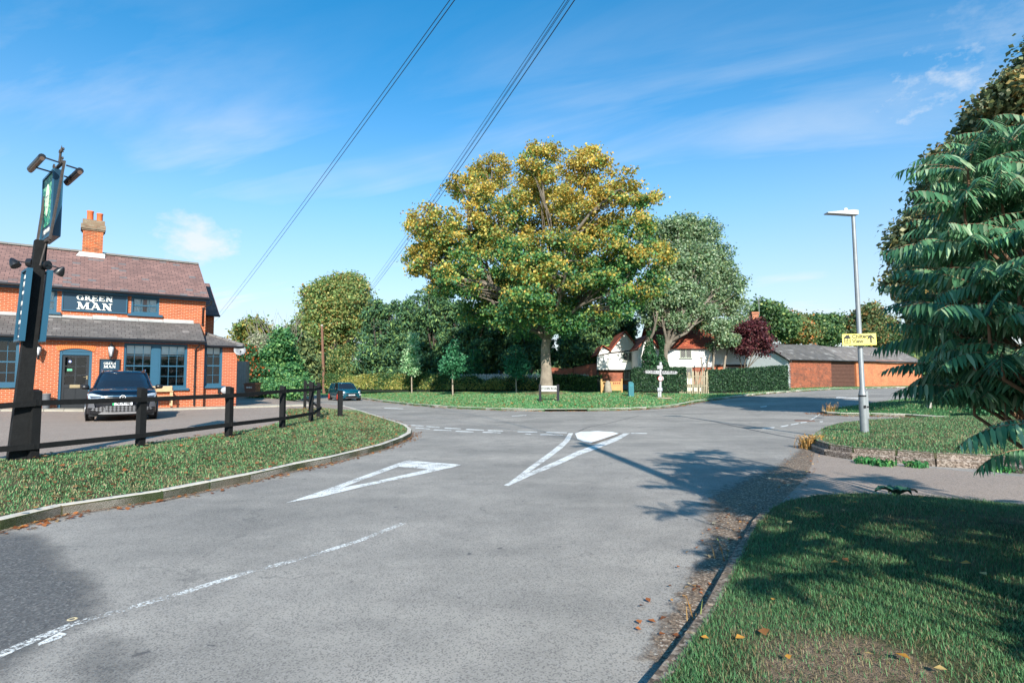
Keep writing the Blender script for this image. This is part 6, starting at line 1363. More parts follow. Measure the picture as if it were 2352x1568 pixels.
# trees beyond the barn
g4 = [('#4f7048', 3), ('#688652', 3), ('#3a5a3c', 2), ('#8f9a58', 1)]
gb4 = [('#7f8458', 2), ('#946f42', 1.3), ('#5f7548', 3), ('#4a6240', 2)]
GRP = 'trees beyond the brick barn'
for (lab, Y, lbs, nl, pal, nm) in (
    ('dense green tree just right of the cottage chimney beyond the barn', 66, [(1765, 720, 30, 26), (1790, 745, 35, 30), (1755, 755, 26, 30), (1745, 712, 14, 18)], 17000, g4, 'broadleaf_tree'),
    ('olive and orange tinted tree beyond the left end of the barn roof', 70, [(1825, 745, 26, 24), (1845, 765, 26, 20), (1815, 770, 20, 18)], 11000, [('#8a8f58', 2), ('#b0703a', 1), ('#6f8050', 3)], 'broadleaf_tree'),
    ('bright green tree pair beyond the middle of the barn roof', 74, [(1880, 745, 24, 22), (1915, 745, 26, 22), (1895, 770, 34, 20)], 12000, g4, 'broadleaf_tree'),
    ('tall rusty green tree behind the lamp column', 72, [(1995, 720, 26, 22), (1975, 745, 28, 26), (2025, 745, 28, 28), (2000, 770, 45, 26)], 18000, gb4, 'broadleaf_tree'),
    ('pale green bushes beyond the right end of the barn', 74, [(2055, 775, 28, 20), (2085, 790, 22, 16), (2040, 790, 22, 14)], 8000, g4, 'broadleaf_tree'),
    ('pale feathery tree seen under the yews left of the cottage', 66, [(1355, 835, 28, 22), (1345, 860, 24, 20), (1380, 820, 20, 18)], 8000, [('#9aa07a', 3), ('#7a8c5c', 3), ('#c0c0a0', 1)], 'broadleaf_tree')):
    px = sum(l[0] for l in lbs)/len(lbs); q = at(px, 884, Y); tree(nm, lab, q, [LB(a, b_, Y, c, d, None, RG.uniform(-2, 2)) for a, b_, c, d in lbs], nl, .24, pal, group=GRP if px > 1700 else None, trunk_r=.2, bark=M_BARKD, sig=.45, clumps=max(100, nl//55), subn=4)
# a long belt of further trees that reads as one mass behind everything
n = 42000; X = RG.uniform(-150, 150, n); Yb = 118+RG.normal(size=n)*5; top = 5.6+1.6*np.sin(X*.09)+1.1*np.sin(X*.23+1)+.7*np.sin(X*.7); Zb = RG.random(n)**.7*top+.3
V, F, K = leafgeo(np.stack([X, Yb, Zb], 1), .8, pick([('#50704c', 3), ('#6f8558', 3), ('#3d5c40', 2), ('#8a8a58', 1)], n), elong=1.2)
tag(npmesh('distant_tree_belt', V, F, M_LEAF, None, K), 'mass of distant green trees closing the view beyond the village', 'woodland', kind='stuff')
# large dark tree on the right behind the sumac
YR = 20
rl = [(2110, 560, 55, 60), (2150, 470, 60, 60), (2200, 380, 60, 60), (2260, 300, 60, 60), (2330, 230, 70, 60), (2250, 420, 90, 80), (2180, 560, 90, 90), (2100, 640, 50, 50), (2160, 680, 80, 70), (2300, 520, 120, 120), (2340, 380, 100, 110), (2420, 240, 110, 100), (2420, 480, 120, 150), (2260, 680, 120, 80), (2480, 120, 110, 100), (2170, 750, 70, 50)]
def rcol(P, CP, r, n):
    f = vnoise(P, 1.6, 9)+RG.normal(size=n)*.5; g = pick([('#5c6a4a', 3), ('#767c54', 3), ('#465840', 2), ('#a09e78', 2)], n); o_ = pick([('#948050', 2), ('#a58f58', 2), ('#9c6c3c', .8)], n); return np.where((f > .62)[:, None], o_, g)
q = at(2420, 905, YR+2); tree('horse_chestnut_tree', 'huge dark rounded tree with browning leaves filling the right edge behind the sumac', q, crown(YR, rl, 2.2, 1.0), 120000, .15, None, trunk_r=.55, sig=.24, bark=M_BARKD, clumps=2400, colfn=rcol, up=.45, subn=6)

# ------------------------------------------------------------------ hedges and picket fence
def hedge(name, label, pts, hgt, dep, nl, ls, pal, sag=0.0, rough=.10, solid=True):
    # pts: world polyline at the foot
    P0 = Vector(pts[0]); t_ = thing(name, label, 'hedge', loc=tuple(P0)); L = [0]
    for a, b_ in zip(pts[:-1], pts[1:]): L.append(L[-1]+(Vector(b_)-Vector(a)).length)
    tot = L[-1]
    def ev(s):
        for i in range(len(pts)-1):
            if s <= L[i+1] or i == len(pts)-2: f = (s-L[i])/(L[i+1]-L[i]); d = (Vector(pts[i+1])-Vector(pts[i])).normalized(); return Vector(pts[i]).lerp(Vector(pts[i+1]), f), Vector((-d.y, d.x, 0)).normalized()
    s = RG.random(nl)*tot; o = []; nn = []
    hh = lambda s_: hgt*(1+rough*.6*math.sin(s_*1.1)+rough*.4*math.sin(s_*2.7+1)) if not callable(hgt) else hgt(s_/tot)
    for v in s:
        p, n = ev(v); H_ = hh(v); r = RG.random(); j = RG.normal()*rough*.5
        if r < .52: c = p+n*(0+j)+Vector((0, 0, RG.random()*H_)); nr = -n
        elif r < .80: c = p+n*RG.random()*dep+Vector((0, 0, H_+j)); nr = Vector((0, 0, 1))
        elif r < .92: c = p+n*(dep+j)+Vector((0, 0, RG.random()*H_)); nr = n
        else: c = p+n*RG.random()*dep+Vector((0, 0, RG.random()*H_)); nr = Vector((0, 0, 1))
        o.append(tuple(c)); nn.append(tuple(nr))
    o = np.array(o); V, F, K = leafgeo(o, ls, pal(o) if callable(pal) else pick(pal, len(o)), up=.1, elong=1.3, out=np.array(nn)*.8)
    npmesh('foliage', V, F, M_LEAF, t_, K, off=P0)
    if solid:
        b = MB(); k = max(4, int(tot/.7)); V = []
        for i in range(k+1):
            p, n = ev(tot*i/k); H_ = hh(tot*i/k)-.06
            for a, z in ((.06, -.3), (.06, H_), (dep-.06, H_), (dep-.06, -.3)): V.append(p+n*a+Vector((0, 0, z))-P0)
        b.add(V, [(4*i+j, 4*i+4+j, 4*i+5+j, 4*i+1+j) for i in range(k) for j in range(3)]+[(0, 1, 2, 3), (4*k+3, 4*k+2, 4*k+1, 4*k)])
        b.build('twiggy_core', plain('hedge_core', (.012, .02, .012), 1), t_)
    return t_
def ypal(P):
    f = vnoise(P, 1.1, 21)+RG.normal(size=len(P))*.45-((P[:, 2]-1.6)*.35); a = pick([('#a8a35a', 3), ('#8a9650', 2), ('#bfb472', 1)], len(P)); g = pick([('#3f6038', 3), ('#5a7840', 2), ('#2f4e30', 2)], len(P)); return np.where((f > .12)[:, None], a, g)
def vpt(px, py, Y): p = at(px, py, Y); return (p.x, p.y, p.z)
hedge('boundary_hedge', 'long mottled yellow and green hedge along the back of the verge left of the maple', [vpt(745, 892, 62), vpt(880, 893, 59), vpt(1000, 894, 56.5), vpt(1030, 894, 56)], 1.42, 1.0, 26000, .14, ypal)
hedge('boundary_hedge', 'lower patchy yellow green hedge growing through the white picket fence', [vpt(1032, 894, 56), vpt(1130, 894.5, 54), vpt(1242, 894.5, 52)], .95, .6, 11000, .11, ypal, rough=.35)
hedge('boundary_hedge', 'dark leafy hedge between the maple trunk and the cottage gate', [vpt(1262, 894.5, 51), vpt(1330, 895, 49.5), vpt(1371, 896, 48)], 1.15, .8, 11000, .10, [('#33542f', 3), ('#4a6c3a', 3), ('#6f8a48', 1), ('#26422a', 2)], rough=.12)
dkp = [('#2e4c38', 3), ('#3c5e42', 3), ('#54754e', 1.6), ('#243c2c', 2)]
hedge('clipped_hedge', 'dark clipped yew hedge behind the fingerpost', [vpt(1450, 897.5, 44.5), vpt(1578, 898, 44)], lambda t_: 1.72-.05*t_-.5*max(0, (.07-t_)/.07)**2+.10*t_, .9, 15000, .085, dkp)
hedge('clipped_hedge', 'long dark clipped hedge between the pale picket gap and the brick barn', [vpt(1627, 898, 44), vpt(1720, 898, 44), vpt(1812, 897, 44.5)], lambda t_: 1.55+.35*t_**1.5, .9, 19000, .085, dkp)
M_PICK = plain('picket_grey_white', (.62, .60, .57), .8, var=.25, sc=4); M_PICKO = plain('picket_old', (.34, .29, .20), .85, var=.3, sc=4)
def picket(label, A, B, H_, n, mat_, lean=0, group=None):
    A, B = Vector(A), Vector(B); t_ = thing('picket_fence', label, 'fence', loc=tuple(A)); d = (B-A); L = d.length; dn = d.normalized(); nn = Vector((dn.y, -dn.x, 0))
    for i in range(n):
        p = d*((i+.5)/n); h = H_*(1+RG.uniform(-.04, .04)); w_ = .036; l = dn*RG.uniform(-lean, lean); m_ = MB(); f = nn*.012
        pts = [p-dn*w_-Vector((0, 0, .2)), p+dn*w_-Vector((0, 0, .2)), p+dn*w_+l+Vector((0, 0, h-.08)), p+l+Vector((0, 0, h)), p-dn*w_+l+Vector((0, 0, h-.08))]
        m_.add([q+f for q in pts]+[q-f for q in pts], [(0, 1, 2, 3, 4), (9, 8, 7, 6, 5)]+[(j, j+5, (j+1) % 5+5, (j+1) % 5) for j in range(5)]); m_.build('picket', mat_, t_)
    for z in (.35, .95):
        m_ = MB(); u = Vector((0, 0, .035)); a = Vector((0, 0, z*H_/1.3))-nn*.03; 
        m_.tube([a, a+d], .035, 4); m_.build('rail', mat_, t_)
    return t_
picket('long white picket fence with peeling paint behind the patchy hedge', at(1025, 894, 57.0), at(1250, 894.5, 52.9), 1.5, 84, M_PICK, .02)
picket('short run of white pickets showing over the hedge right of the maple trunk', at(1272, 894.5, 51.6), at(1352, 895, 50.1), 1.36, 30, M_PICK, .02)
picket('old yellowish picket panel in the gap between the clipped hedges', at(1560, 898, 44.1), at(1629, 898, 44.0), 1.55, 17, M_PICKO, .05)
# ------------------------------------------------------------------ timber framed cottage
C5 = lambda X, Y: (1320.7+X*.21975, 660.3+Y*.21975)
def cx5(X, Y, Yp): p = at(*C5(X, Y), Yp); return (p.x, p.z)
def mat_render(name, a):
    t = NT(name); v = t.coord(); n = t.noise(v, 3, 5, .6); t.base(t.mix(n, a, tuple(x*.86 for x in a[:3])+(1,)), .95); t.bump(t.noise(v, 14, 5, .7), .5, .03); return t.m
M_REND = mat_render('white_render', (.78, .78, .76, 1)); M_RENDG = mat_render('painted_brick_gable', (.62, .66, .68, 1))
M_OLDB = mat_brick('old_brick', '#9a4a32', '#7d3f30', '#a58f7c', worn=.5, c3='#ab6040'); M_OLDB2 = mat_brick('garden_wall_brick', '#a8543a', '#8a4432', '#b09880', worn=.4, c3='#b8684a')
M_TILE = mat_slate('clay_tile', ['#a85034', '#8e4634', '#c07a50', '#74402f'], sx=5.5, sy=7.5, dark_line='#50281f', yfac=1.1)
M_OAK = plain('dark_oak', (.045, .035, .03), .85, var=.4); M_FRM = plain('casement_grey', (.27, .30, .25), .6)
YA, YB_ = 51.0, 48.2
base_c = Vector((at(1470, 895, YB_).x, YB_, V_(at(1470, 895, YB_).x, YB_)))
cot = thing('cottage', 'white rendered old cottage with brick base, clay tiled roof and steep gables', 'house', loc=tuple(base_c))
Tm = Matrix.Translation(-base_c)
def poly_wall(name, pts, Yp, th, m_, back=None):
    b = MB(Tm); b.prism([cx5(*p, Yp) for p in pts], 'y', Yp, Yp+th); return b.build(name, m_, cot)
poly_wall('upper_wall', [(232, 858), (232, 714), (288, 622), (372, 668), (523, 476), (661, 640), (664, 858)], YA, .25, M_REND)
poly_wall('lower_wall', [(238, 1010), (238, 859), (700, 859), (700, 1010)], YA+.45, .25, M_OLDB)
# gable verge boards and tiled roofs running back
def gable_roof(L, Ap, Rr, Yp, depth, nm='roof', oh=.25):
    b = MB(Tm); l, a, r = cx5(*L, Yp), cx5(*Ap, Yp), cx5(*Rr, Yp)
    for p, q in ((l, a), (a, r)):
        n = Vector((-(q[1]-p[1]), q[0]-p[0])).normalized()*.09
        V = [(p[0], Yp-oh, p[1]), (q[0], Yp-oh, q[1]), (q[0], Yp+depth, q[1]), (p[0], Yp+depth, p[1])]; b.add(V+[(x+n.x, y, z+n.y) for x, y, z in V], [(0, 1, 2, 3), (7, 6, 5, 4), (0, 4, 5, 1), (1, 5, 6, 2), (2, 6, 7, 3), (3, 7, 4, 0)])
    return b.build(nm, M_TILE, cot)
gable_roof((218, 716), (288, 610), (378, 662), YA, 6); gable_roof((366, 670), (523, 463), (672, 648), YA, 8)
def beam(X0, Y0, X1, Y1, Yp, t_=.09, nm='timber_beam'):
    a, c = cx5(X0, Y0, Yp), cx5(X1, Y1, Yp); b = MB(Tm); b.tube([(a[0], Yp-.02, a[1]), (c[0], Yp-.02, c[1])], t_, 4); return b.build(nm, M_OAK, cot)
beam(228, 714, 345, 690, YA, .05); beam(345, 686, 658, 650, YA, .06); beam(240, 862, 700, 862, YA+.3, .09); beam(238, 860, 238, 1000, YA+.4, .12)
def casement(X0, X1, Y0, Y1, Yp, lattice=True, sill=True, lights=2):
    a, c = cx5(X0, Y1, Yp), cx5(X1, Y0, Yp); x0, x1, z0, z1 = a[0], c[0], a[1], c[1]; f = MB(Tm); T = .07; y = Yp
    f.box(x0, x0+T, y-.06, y+.02, z0, z1); f.box(x1-T, x1, y-.06, y+.02, z0, z1); f.box(x0+T, x1-T, y-.06, y+.02, z1-T, z1); f.box(x0+T, x1-T, y-.06, y+.02, z0, z0+T)
    for i in range(1, lights): xm = x0+(x1-x0)*i/lights; f.box(xm-.045, xm+.045, y-.061, y+.02, z0+T, z1-T)
    if sill: f.box(x0-.08, x1+.08, y-.12, y-.061, z0-.06, z0-.001)
    w_ = f.build('window', M_FRM, cot); t = NT('leaded_glass'); tc = t.node('ShaderNodeTexCoord'); s_ = t.node('ShaderNodeSeparateXYZ'); t.l.new(tc.outputs['Object'], s_.inputs[0])
    k = 5.5; A = t.math('FRACT', t.math('MULTIPLY', t.math('ADD', s_.outputs[0], s_.outputs[2]), k)); B = t.math('FRACT', t.math('MULTIPLY', t.math('SUBTRACT', s_.outputs[0], s_.outputs[2]), k))
    ln = t.math('MINIMUM', A, B); t.base(t.mix(t.ramp(ln, [(.16, 0.), (.2, 1.)]), (.32, .32, .3, 1), (.02, .022, .025, 1)), .15); t.put(t.b.inputs['Roughness'], .12)
    g_ = MB(Tm); g_.quad((x0+T, y-.02, z0+T), (x1-T, y-.02, z0+T), (x1-T, y-.02, z1-T), (x0+T, y-.02, z1-T)); g_.build('pane', t.m, w_)
casement(500, 608, 678, 769, YA); casement(512, 620, 868, 960, YA+.45, lights=2)
# middle range
poly_wall('upper_wall', [(663, 834), (663, 640), (762, 512), (862, 626), (1434, 622), (1434, 828)], YB_, .3, M_REND)
poly_wall('lower_wall', [(668, 1010), (668, 835), (1095, 829), (1095, 1010)], YB_+.12, .25, M_OLDB); poly_wall('lower_wall', [(1225, 1010), (1225, 829), (1434, 829), (1434, 1010)], YB_+.12, .25, M_OLDB); poly_wall('lower_panel', [(1095, 1010), (1095, 829), (1225, 829), (1225, 1010)], YB_+.15, .2, M_REND)
b = MB(Tm); a, c = cx5(663, 835, YB_), cx5(663, 640, YB_); b.box(a[0], a[0]+.2, YB_+.301, YA+6, base_c.z-.5, c[1]-.1); b.build('side_wall', M_REND, cot)
gable_roof((650, 650), (762, 500), (872, 636), YB_, 4)
rb = MB(Tm)
def tile_plane(X0, X1, Ye, Yr, Yp, dep, mb):
    a, c = cx5(X0, Ye, Yp-.3), cx5(X1, Ye, Yp-.3); zr_2 = at(*C5(X0, Yr), Yp+dep).z; n = 14; V = []
    for j in range(2):
        for i in range(n+1): x = a[0]+(c[0]-a[0])*i/n; V.append((x, (Yp-.3) if j == 0 else Yp+dep, (a[1] if j == 0 else zr_2)+RG.normal()*.035))
    mb.add(V, [(i, i+1, n+2+i, n+1+i) for i in range(n)]); mb.add([(x, y+.0, z-.09) for x, y, z in V], [(n+1+i, n+2+i, i+1, i) for i in range(n)]+[])
    mb.add([V[0], V[n], (V[n][0], V[n][1], V[n][2]-.09), (V[0][0], V[0][1], V[0][2]-.09)], [(0, 3, 2, 1)])
    mb.add([(a[0], Yp+dep, zr_2), (c[0], Yp+dep, zr_2), (c[0], Yp+2*dep, a[1]), (a[0], Yp+2*dep, a[1])], [(0, 1, 2, 3)]); return zr_2
zrr = tile_plane(858, 1800, 628, 330, YB_, 3.6, rb); rf = rb.build('roof', M_TILE, cot)
casement(1096, 1216, 636, 738, YB_); casement(1098, 1222, 838, 940, YB_+.12, sill=False); beam(1098, 834, 1222, 834, YB_+.1, .05)
beam(1437, 690, 1437, 960, YB_+.05, .07)
poly_wall('upper_wall', [(1442, 806), (1442, 622), (1795, 622), (1795, 806)], YB_+.25, .3, M_REND); poly_wall('lower_wall', [(1442, 1010), (1442, 824), (1795, 824), (1795, 1010)], YB_+.3, .25, mat_brick('cottage_red_brick', '#b85a36', '#a04c30', '#c0a58c', c3='#c26c44'))
beam(1442, 815, 1795, 812, YB_+.25, .09); casement(1572, 1702, 830, 905, YB_+.3, sill=False, lights=3)
b = MB(Tm); a, c = cx5(862, 900, YB_), cx5(1793, 640, YB_); b.box(a[0], c[0], YB_+.6, YB_+7, base_c.z-.5, c[1]-.15); b.build('rear_wall', M_REND, cot)
Yk = YB_+3.8; a, c = at(1725, 755, Yk), at(1743.5, 716, Yk); b = MB(Tm); b.box(a.x+.15, c.x-.05, Yk, Yk+.9, a.z-2, c.z-.2); b.box(a.x+.0, c.x+.06, Yk-.1, Yk+1, a.z-1.2, a.z+.28); b.box(a.x+.1, c.x+.0, Yk-.05, Yk+.95, c.z-.2, c.z); ck = b.build('chimney', mat_brick('tall_chimney_brick', '#b0603e', '#8a5040', '#c0a890', worn=.4, c3='#b87850'), rf)
b = MB(Tm); tpp = at(1742.5, 682, Yk+.4); b.tube([(tpp.x, Yk+.4, c.z-.3), tuple(tpp)], .025, 5); 
for i, z in enumerate((.05, .35, .6)): b.tube([(tpp.x-.35+.08*i, Yk+.4, tpp.z-z), (tpp.x+.35-.08*i, Yk+.4, tpp.z-z)], .018, 4)
b.build('tv_aerial', M_GALV, ck)
# ------------------------------------------------------------------ brick barn
BC = hit(1813, 891, fn=V_); bd_ = Vector((.8925, .451, 0)); bn_ = Vector((-.451, .8925, 0))
BM = Matrix(((bd_.x, bn_.x, 0, BC.x), (bd_.y, bn_.y, 0, BC.y), (0, 0, 1, BC.z), (0, 0, 0, 1)))
barn = thing('brick_barn', 'long low brick barn with patched slate roof and slatted doors beside the road', 'barn', M=BM)
def bt(px): tn = ray(px, 850).x/ray(px, 850).y; return (tn*BC.y-BC.x)/(bd_.x-bd_.y*tn)
ze = at(1813, 823.5, BC.y).z-BC.z; zR = at(1785, 788, BC.y+1.6).z-BC.z; t1, t2, t3, tE = bt(1909.5), bt(1965.5), bt(1984), bt(2116)
M_BB1 = mat_brick('ruined_brick', '#94492e', '#5c3022', '#8f7a68', worn=.8, c3='#a85a36', sy=9.5); M_BB2 = mat_brick('warm_barn_brick', '#b8663e', '#a05534', '#d0ae8c', worn=.12, c3='#c87c50', sy=9.5)
b = MB(); b.box(0, t1, 0, .3, -.6, ze); b.build('front_wall', M_BB1, barn)
b = MB(); b.box(t2, t3, -.06, .3, -.6, ze-.01); b.build('brick_pier', M_BB2, barn)
b = MB(); b.box(t3, tE, .0, .3, -.6, ze-.005); b.build('front_wall', M_BB2, barn)
b = MB(); b.box(t1, t2, .18, .22, -.6, ze); nb = 22
for i in range(nb): z = -.25+(ze-.05+.25)*i/nb; b.box(t1+.02, t2-.02, .10, .17, z, z+(ze+.2)/nb*.72)
b.build('slatted_door', plain('slat_brown', (.11, .05, .035), .85, var=.4, sc=5), barn)
WD = 5.2; b = MB(); b.prism([(.3, -.6), (WD, -.6), (WD, ze-.1), (2.6, zR-.1), (.0, ze-.1), (.0, -.6)], 'x', -.02, .25); b.build('gable_wall', M_RENDG, barn)
b = MB(); b.box(.26, tE-.01, WD-.3, WD, -.6, ze-.1); b.box(tE-.3, tE-.01, .31, WD-.31, -.6, ze-.01); b.build('rear_walls', M_BB2, barn)
def broof(x0, x1, lift, nm, m_):
    mb = MB(); n = max(6, int((x1-x0)/1.2)); V = []
    for (y, z) in ((-.28, ze-.12), (1.2, ze+(zR-ze)*.45), (2.6, zR)):
        for i in range(n+1): V.append((x0+(x1-x0)*i/n, y, z+lift+.06*math.sin(i*.9+y)+RG.normal()*.015))
    mb.add(V, [(j*(n+1)+i, j*(n+1)+i+1, (j+1)*(n+1)+i+1, (j+1)*(n+1)+i) for j in range(2) for i in range(n)]); mb.add([(x, y, z-.06) for x, y, z in V], [((j+1)*(n+1)+i, (j+1)*(n+1)+i+1, j*(n+1)+i+1, j*(n+1)+i) for j in range(2) for i in range(n)])
    mb.add([(x0, 2.6, zR+lift), (x1, 2.6, zR+lift), (x1, WD+.3, ze-.1), (x0, WD+.3, ze-.1)], [(0, 1, 2, 3)])
    mb.add(V[:n+1]+[(x, y, z-.06) for x, y, z in V[:n+1]], [(n+1+i, n+2+i, i+1, i) for i in range(n)]); return mb.build(nm, m_, barn)
M_SLB = mat_slate('barn_slate', ['#66625f', '#56534f', '#8c8986', '#43403c'], sx=2.6, sy=3.6, moss=.5); M_SLB2 = mat_slate('barn_slate_pale', ['#7c7570', '#6c6662', '#93908c', '#58534e'], sx=2.6, sy=3.6, moss=.7)
tm_ = bt(1940); broof(-.25, tm_, .04, 'roof', M_SLB); broof(tm_+.02, tE+.3, -.03, 'roof', M_SLB2)
b = MB(); b.tube([(-.2, -.30, ze-.12), (tE+.2, -.30, ze-.16)], .05, 6); b.tube([(tE-.05, -.25, ze-.2), (tE-.05, -.08, ze-.5), (tE-.05, -.08, .1)], .045, 6); b.build('gutter', M_BLK, barn)
b = MB(); b.prism([(-.35, ze-.2), (2.6, zR-.06), (WD+.3, ze-.2), (WD+.3, ze-.36), (2.6, zR-.22), (-.35, ze-.36)], 'x', -.10, -.03); b.build('barge_board', M_OAK, barn)
# ------------------------------------------------------------------ garden walls and outbuilding seen through the yews
def bwall(label, p, q, h0, h1, m_, coping=True, name='garden_wall'):
    p, q = Vector(p), Vector(q); M_ = Matrix.Translation(p) @ Matrix.Rotation(math.atan2(q.y-p.y, q.x-p.x), 4, 'Z'); L = math.hypot(q.x-p.x, q.y-p.y); t_ = thing(name, label, 'wall', M=M_)
    b = MB(); b.prism([(0, -.6), (L, -.6), (L, h1), (0, h0)], 'y', 0, .3); b.build('wall', m_, t_)
    b = MB(); b.prism([(0, h0+.002), (L, h1+.002), (L, h1+.1), (0, h0+.1)], 'y', -.04, .34); b.build('coping', M_OLDB, t_); return t_
p = at(1318, 893, 55); zt = at(1318, 845, 55).z; bwall('brick garden wall rising towards the cottage behind the dark hedge', p, at(1372, 893, 52), at(1330, 846, 54).z-p.z, at(1371, 836, 52).z-p.z, M_OLDB2)
p = at(1265, 893, 56); bwall('long brick garden wall seen through the yew trunks right of the maple', p, at(1317, 893, 55.2), at(1290, 846, 56).z-p.z, at(1317, 848, 55).z-p.z, M_OLDB2)
p = at(1070, 893, 66); ob = thing('outbuilding', 'low slate roofed brick outbuilding glimpsed between the yew trunks', 'building', loc=tuple(p))
x1 = at(1145, 893, 66).x-p.x; zr2 = at(1100, 842, 69).z-p.z; ze2 = at(1100, 861, 66).z-p.z; b = MB(); b.box(0, x1, 0, 5, -.5, ze2); b.build('wall', M_OLDB2, ob); b = MB(); slab(b, -.3, x1+.3, (-.3, ze2-.05), (2.5, zr2)); slab(b, -.3, x1+.3, (5.3, ze2-.05), (2.51, zr2-.01)); b.build('roof', mat_slate('outbuilding_slate', ['#77737c', '#66636c', '#8c8a90', '#504e58']), ob)
p = at(1006, 893, 64); ob = thing('outbuilding', 'pale brick gable end glimpsed behind the second sapling', 'building', loc=tuple(p)); x1 = at(1040, 893, 64).x-p.x; z1 = at(1020, 836, 64).z-p.z
b = MB(); b.prism([(0, -.5), (x1, -.5), (x1, z1*.8), (x1/2, z1), (0, z1*.8)], 'y', 0, 4); b.build('wall', M_OLDB2, ob); b = MB(); b.prism([(-.15, z1*.78), (x1/2, z1+.02), (x1+.15, z1*.78), (x1+.15, z1*.78+.1), (x1/2, z1+.14), (-.15, z1*.78+.1)], 'y', -.15, 4.1); b.build('roof', M_TILE, ob)
# ------------------------------------------------------------------ gate between two stones
zg_ = lambda X, Y: ((2350+X/6.72)*.5742, (1400+Y/6.72)*.5742)
Yg = 45.5; p = at(*zg_(380, 1100), Yg); gt_ = thing('wooden_gate', 'pair of honey coloured wooden gates with open square top panels', 'gate', loc=tuple(p)); kk = ppm(Yg); G = lambda X, Y: (at(*zg_(X, Y), Yg).x-p.x, at(*zg_(X, Y), Yg).z-p.z)
M_GATE = plain('honey_wood', (.46, .26, .09), .6, var=.25, sc=3)
for X0, X1 in ((358, 392), (910, 938)): a, c = G(X0, 1130), G(X1, 795); b = MB(); b.box(a[0], c[0], -.06, .08, a[1]-.2, c[1]); b.lathe([(.11, c[1]), (.11, c[1]+.03), (.02, c[1]+.09)], 4, ((a[0]+c[0])/2, 0, 0)); b.build('gate_post', M_GATE, gt_)
for X0, X1 in ((394, 650), (654, 908)):
    b = MB()
    def gb(x0, x1, y0, y1, d0=-.03, d1=.03): a, c = G(x0, y1), G(x1, y0); b.box(a[0], c[0], d0, d1, a[1], c[1])
    gb(X0, X0+26, 838, 1085); gb(X1-22, X1, 838, 1085); gb(X0+26, X1-22, 838, 860); gb(X0+26, X1-22, 915, 945); gb(X0+26, X1-22, 1060, 1085); gb(X0+26, X1-22, 945, 1060, -.005, .01)
    for i in range(1, 4): x = X0+26+(X1-X0-48)*i/4; gb(x-7, x+7, 860, 915, -.02, .02)
    b.build('gate_leaf', M_GATE, gt_)
for (px, by, ty, w_, lab) in ((1396.5, 898.5, 874, 9, 'tall rough grey guard stone left of the wooden gates'), (1468.5, 899, 875, 8.5, 'tall rough grey guard stone right of the wooden gates')):
    q = at(px, by, Yg-.3); k = q.y/FPX; b = MB(); b.lathe([(w_*k, -.15), (w_*k*1.02, .1), (w_*k*.85, (by-ty)*k*.6), (w_*k*.55, (by-ty)*k*.93), (w_*k*.15, (by-ty)*k)], 9)
    b.v = [(x*(1+RG.normal()*.06), y*(1+RG.normal()*.06), z+RG.normal()*.01) for x, y, z in b.v]; o = b.build('guard_stone', plain('lichen_stone', (.27, .24, .19), .95, var=.5, sc=5, bump=.6)); o.location = q; tag(o, lab, 'stone')
# ------------------------------------------------------------------ sumac at the right edge
SU = Vector((5.0, 4.9, .12)); su = thing('sumac_shrub', 'large sumac with long drooping feather shaped leaves filling the right foreground', 'shrub', loc=tuple(SU))
def sumac_leaf(P, hd, el, Ln, acc, rach):
    # one pinnate leaf: arching stalk from P along heading hd, leaflets hanging in pairs
    n = 15; sp = [np.array(P)]; d = np.array([math.cos(hd)*math.cos(el), math.sin(hd)*math.cos(el), math.sin(el)]); st_ = Ln/n
    for i in range(n):
        e = el-(i/n)**1.3*1.0; d = np.array([math.cos(hd)*math.cos(e), math.sin(hd)*math.cos(e), math.sin(e)]); sp.append(sp[-1]+d*st_)
    rach.tube([tuple(p-np.array(SU)) for p in sp[::3]+[sp[-1]]], [.004, .0035, .003, .002, .0015, .0015, .0015][:len(sp[::3])+1], 4, cap=False)
    sd = np.array([-math.sin(hd), math.cos(hd), 0]); hang = RG.uniform(.25, 1.15); tone = RG.uniform(.8, 1.25)
    for i in range(2, n+1):
        for s_ in ((-1, 1) if i < n else (0,)):
            t = i/n; f = math.sin(PI*min(1, .18+t*.78))**.6; Lf = Ln*.28*f*RG.uniform(.85, 1.1); dv = sd*s_*.9+d*.45+np.array([0, 0, -hang*(1 if s_ else .4)]); dv += RG.normal(size=3)*.10; dv /= np.linalg.norm(dv)
            w_ = Lf*.11; sidev = np.cross(dv, np.array([0, 0, 1.])+RG.normal(size=3)*.15); sidev /= max(np.linalg.norm(sidev), 1e-6); nv = np.cross(sidev, dv)
            if nv[2] < 0: nv = -nv
            b0 = sp[i]; V = []
            for q, ww in ((0, .25), (.25, 1.0), (.6, .85), (1, .02)):
                c = b0+dv*Lf*q+np.array([0, 0, -1.])*Lf*.28*q*q; V += [c-sidev*w_*ww+nv*w_*.25*ww, c, c+sidev*w_*ww+nv*w_*.25*ww]
            acc[0].append(V); acc[1].append(tone*RG.uniform(.85, 1.15))
acc = ([], []); rach = MB(); stems = MB()
def spray(px, py, Y, hd, n=8, L=.5, el=.55):
    P = at(px, py, Y)
    for k in range(n):
        h = hd+(k-(n-1)/2)*(2*PI/n)*.92+RG.normal()*.12; sumac_leaf(tuple(P), h, el+RG.normal()*.18, L*RG.uniform(.8, 1.15), acc, rach)
    root = SU+Vector((RG.uniform(-.3, 1.2), RG.uniform(-.3, .3), 0)); pts = [root-SU, (root.lerp(P, .55)+Vector((.25, 0, -.15)))-SU, P-Vector((0, 0, .18))-SU, P-SU]; stems.tube(pts, [.035, .024, .014, .009], 6, cap=False)
W_L = PI                     # heading west = towards the left of the picture
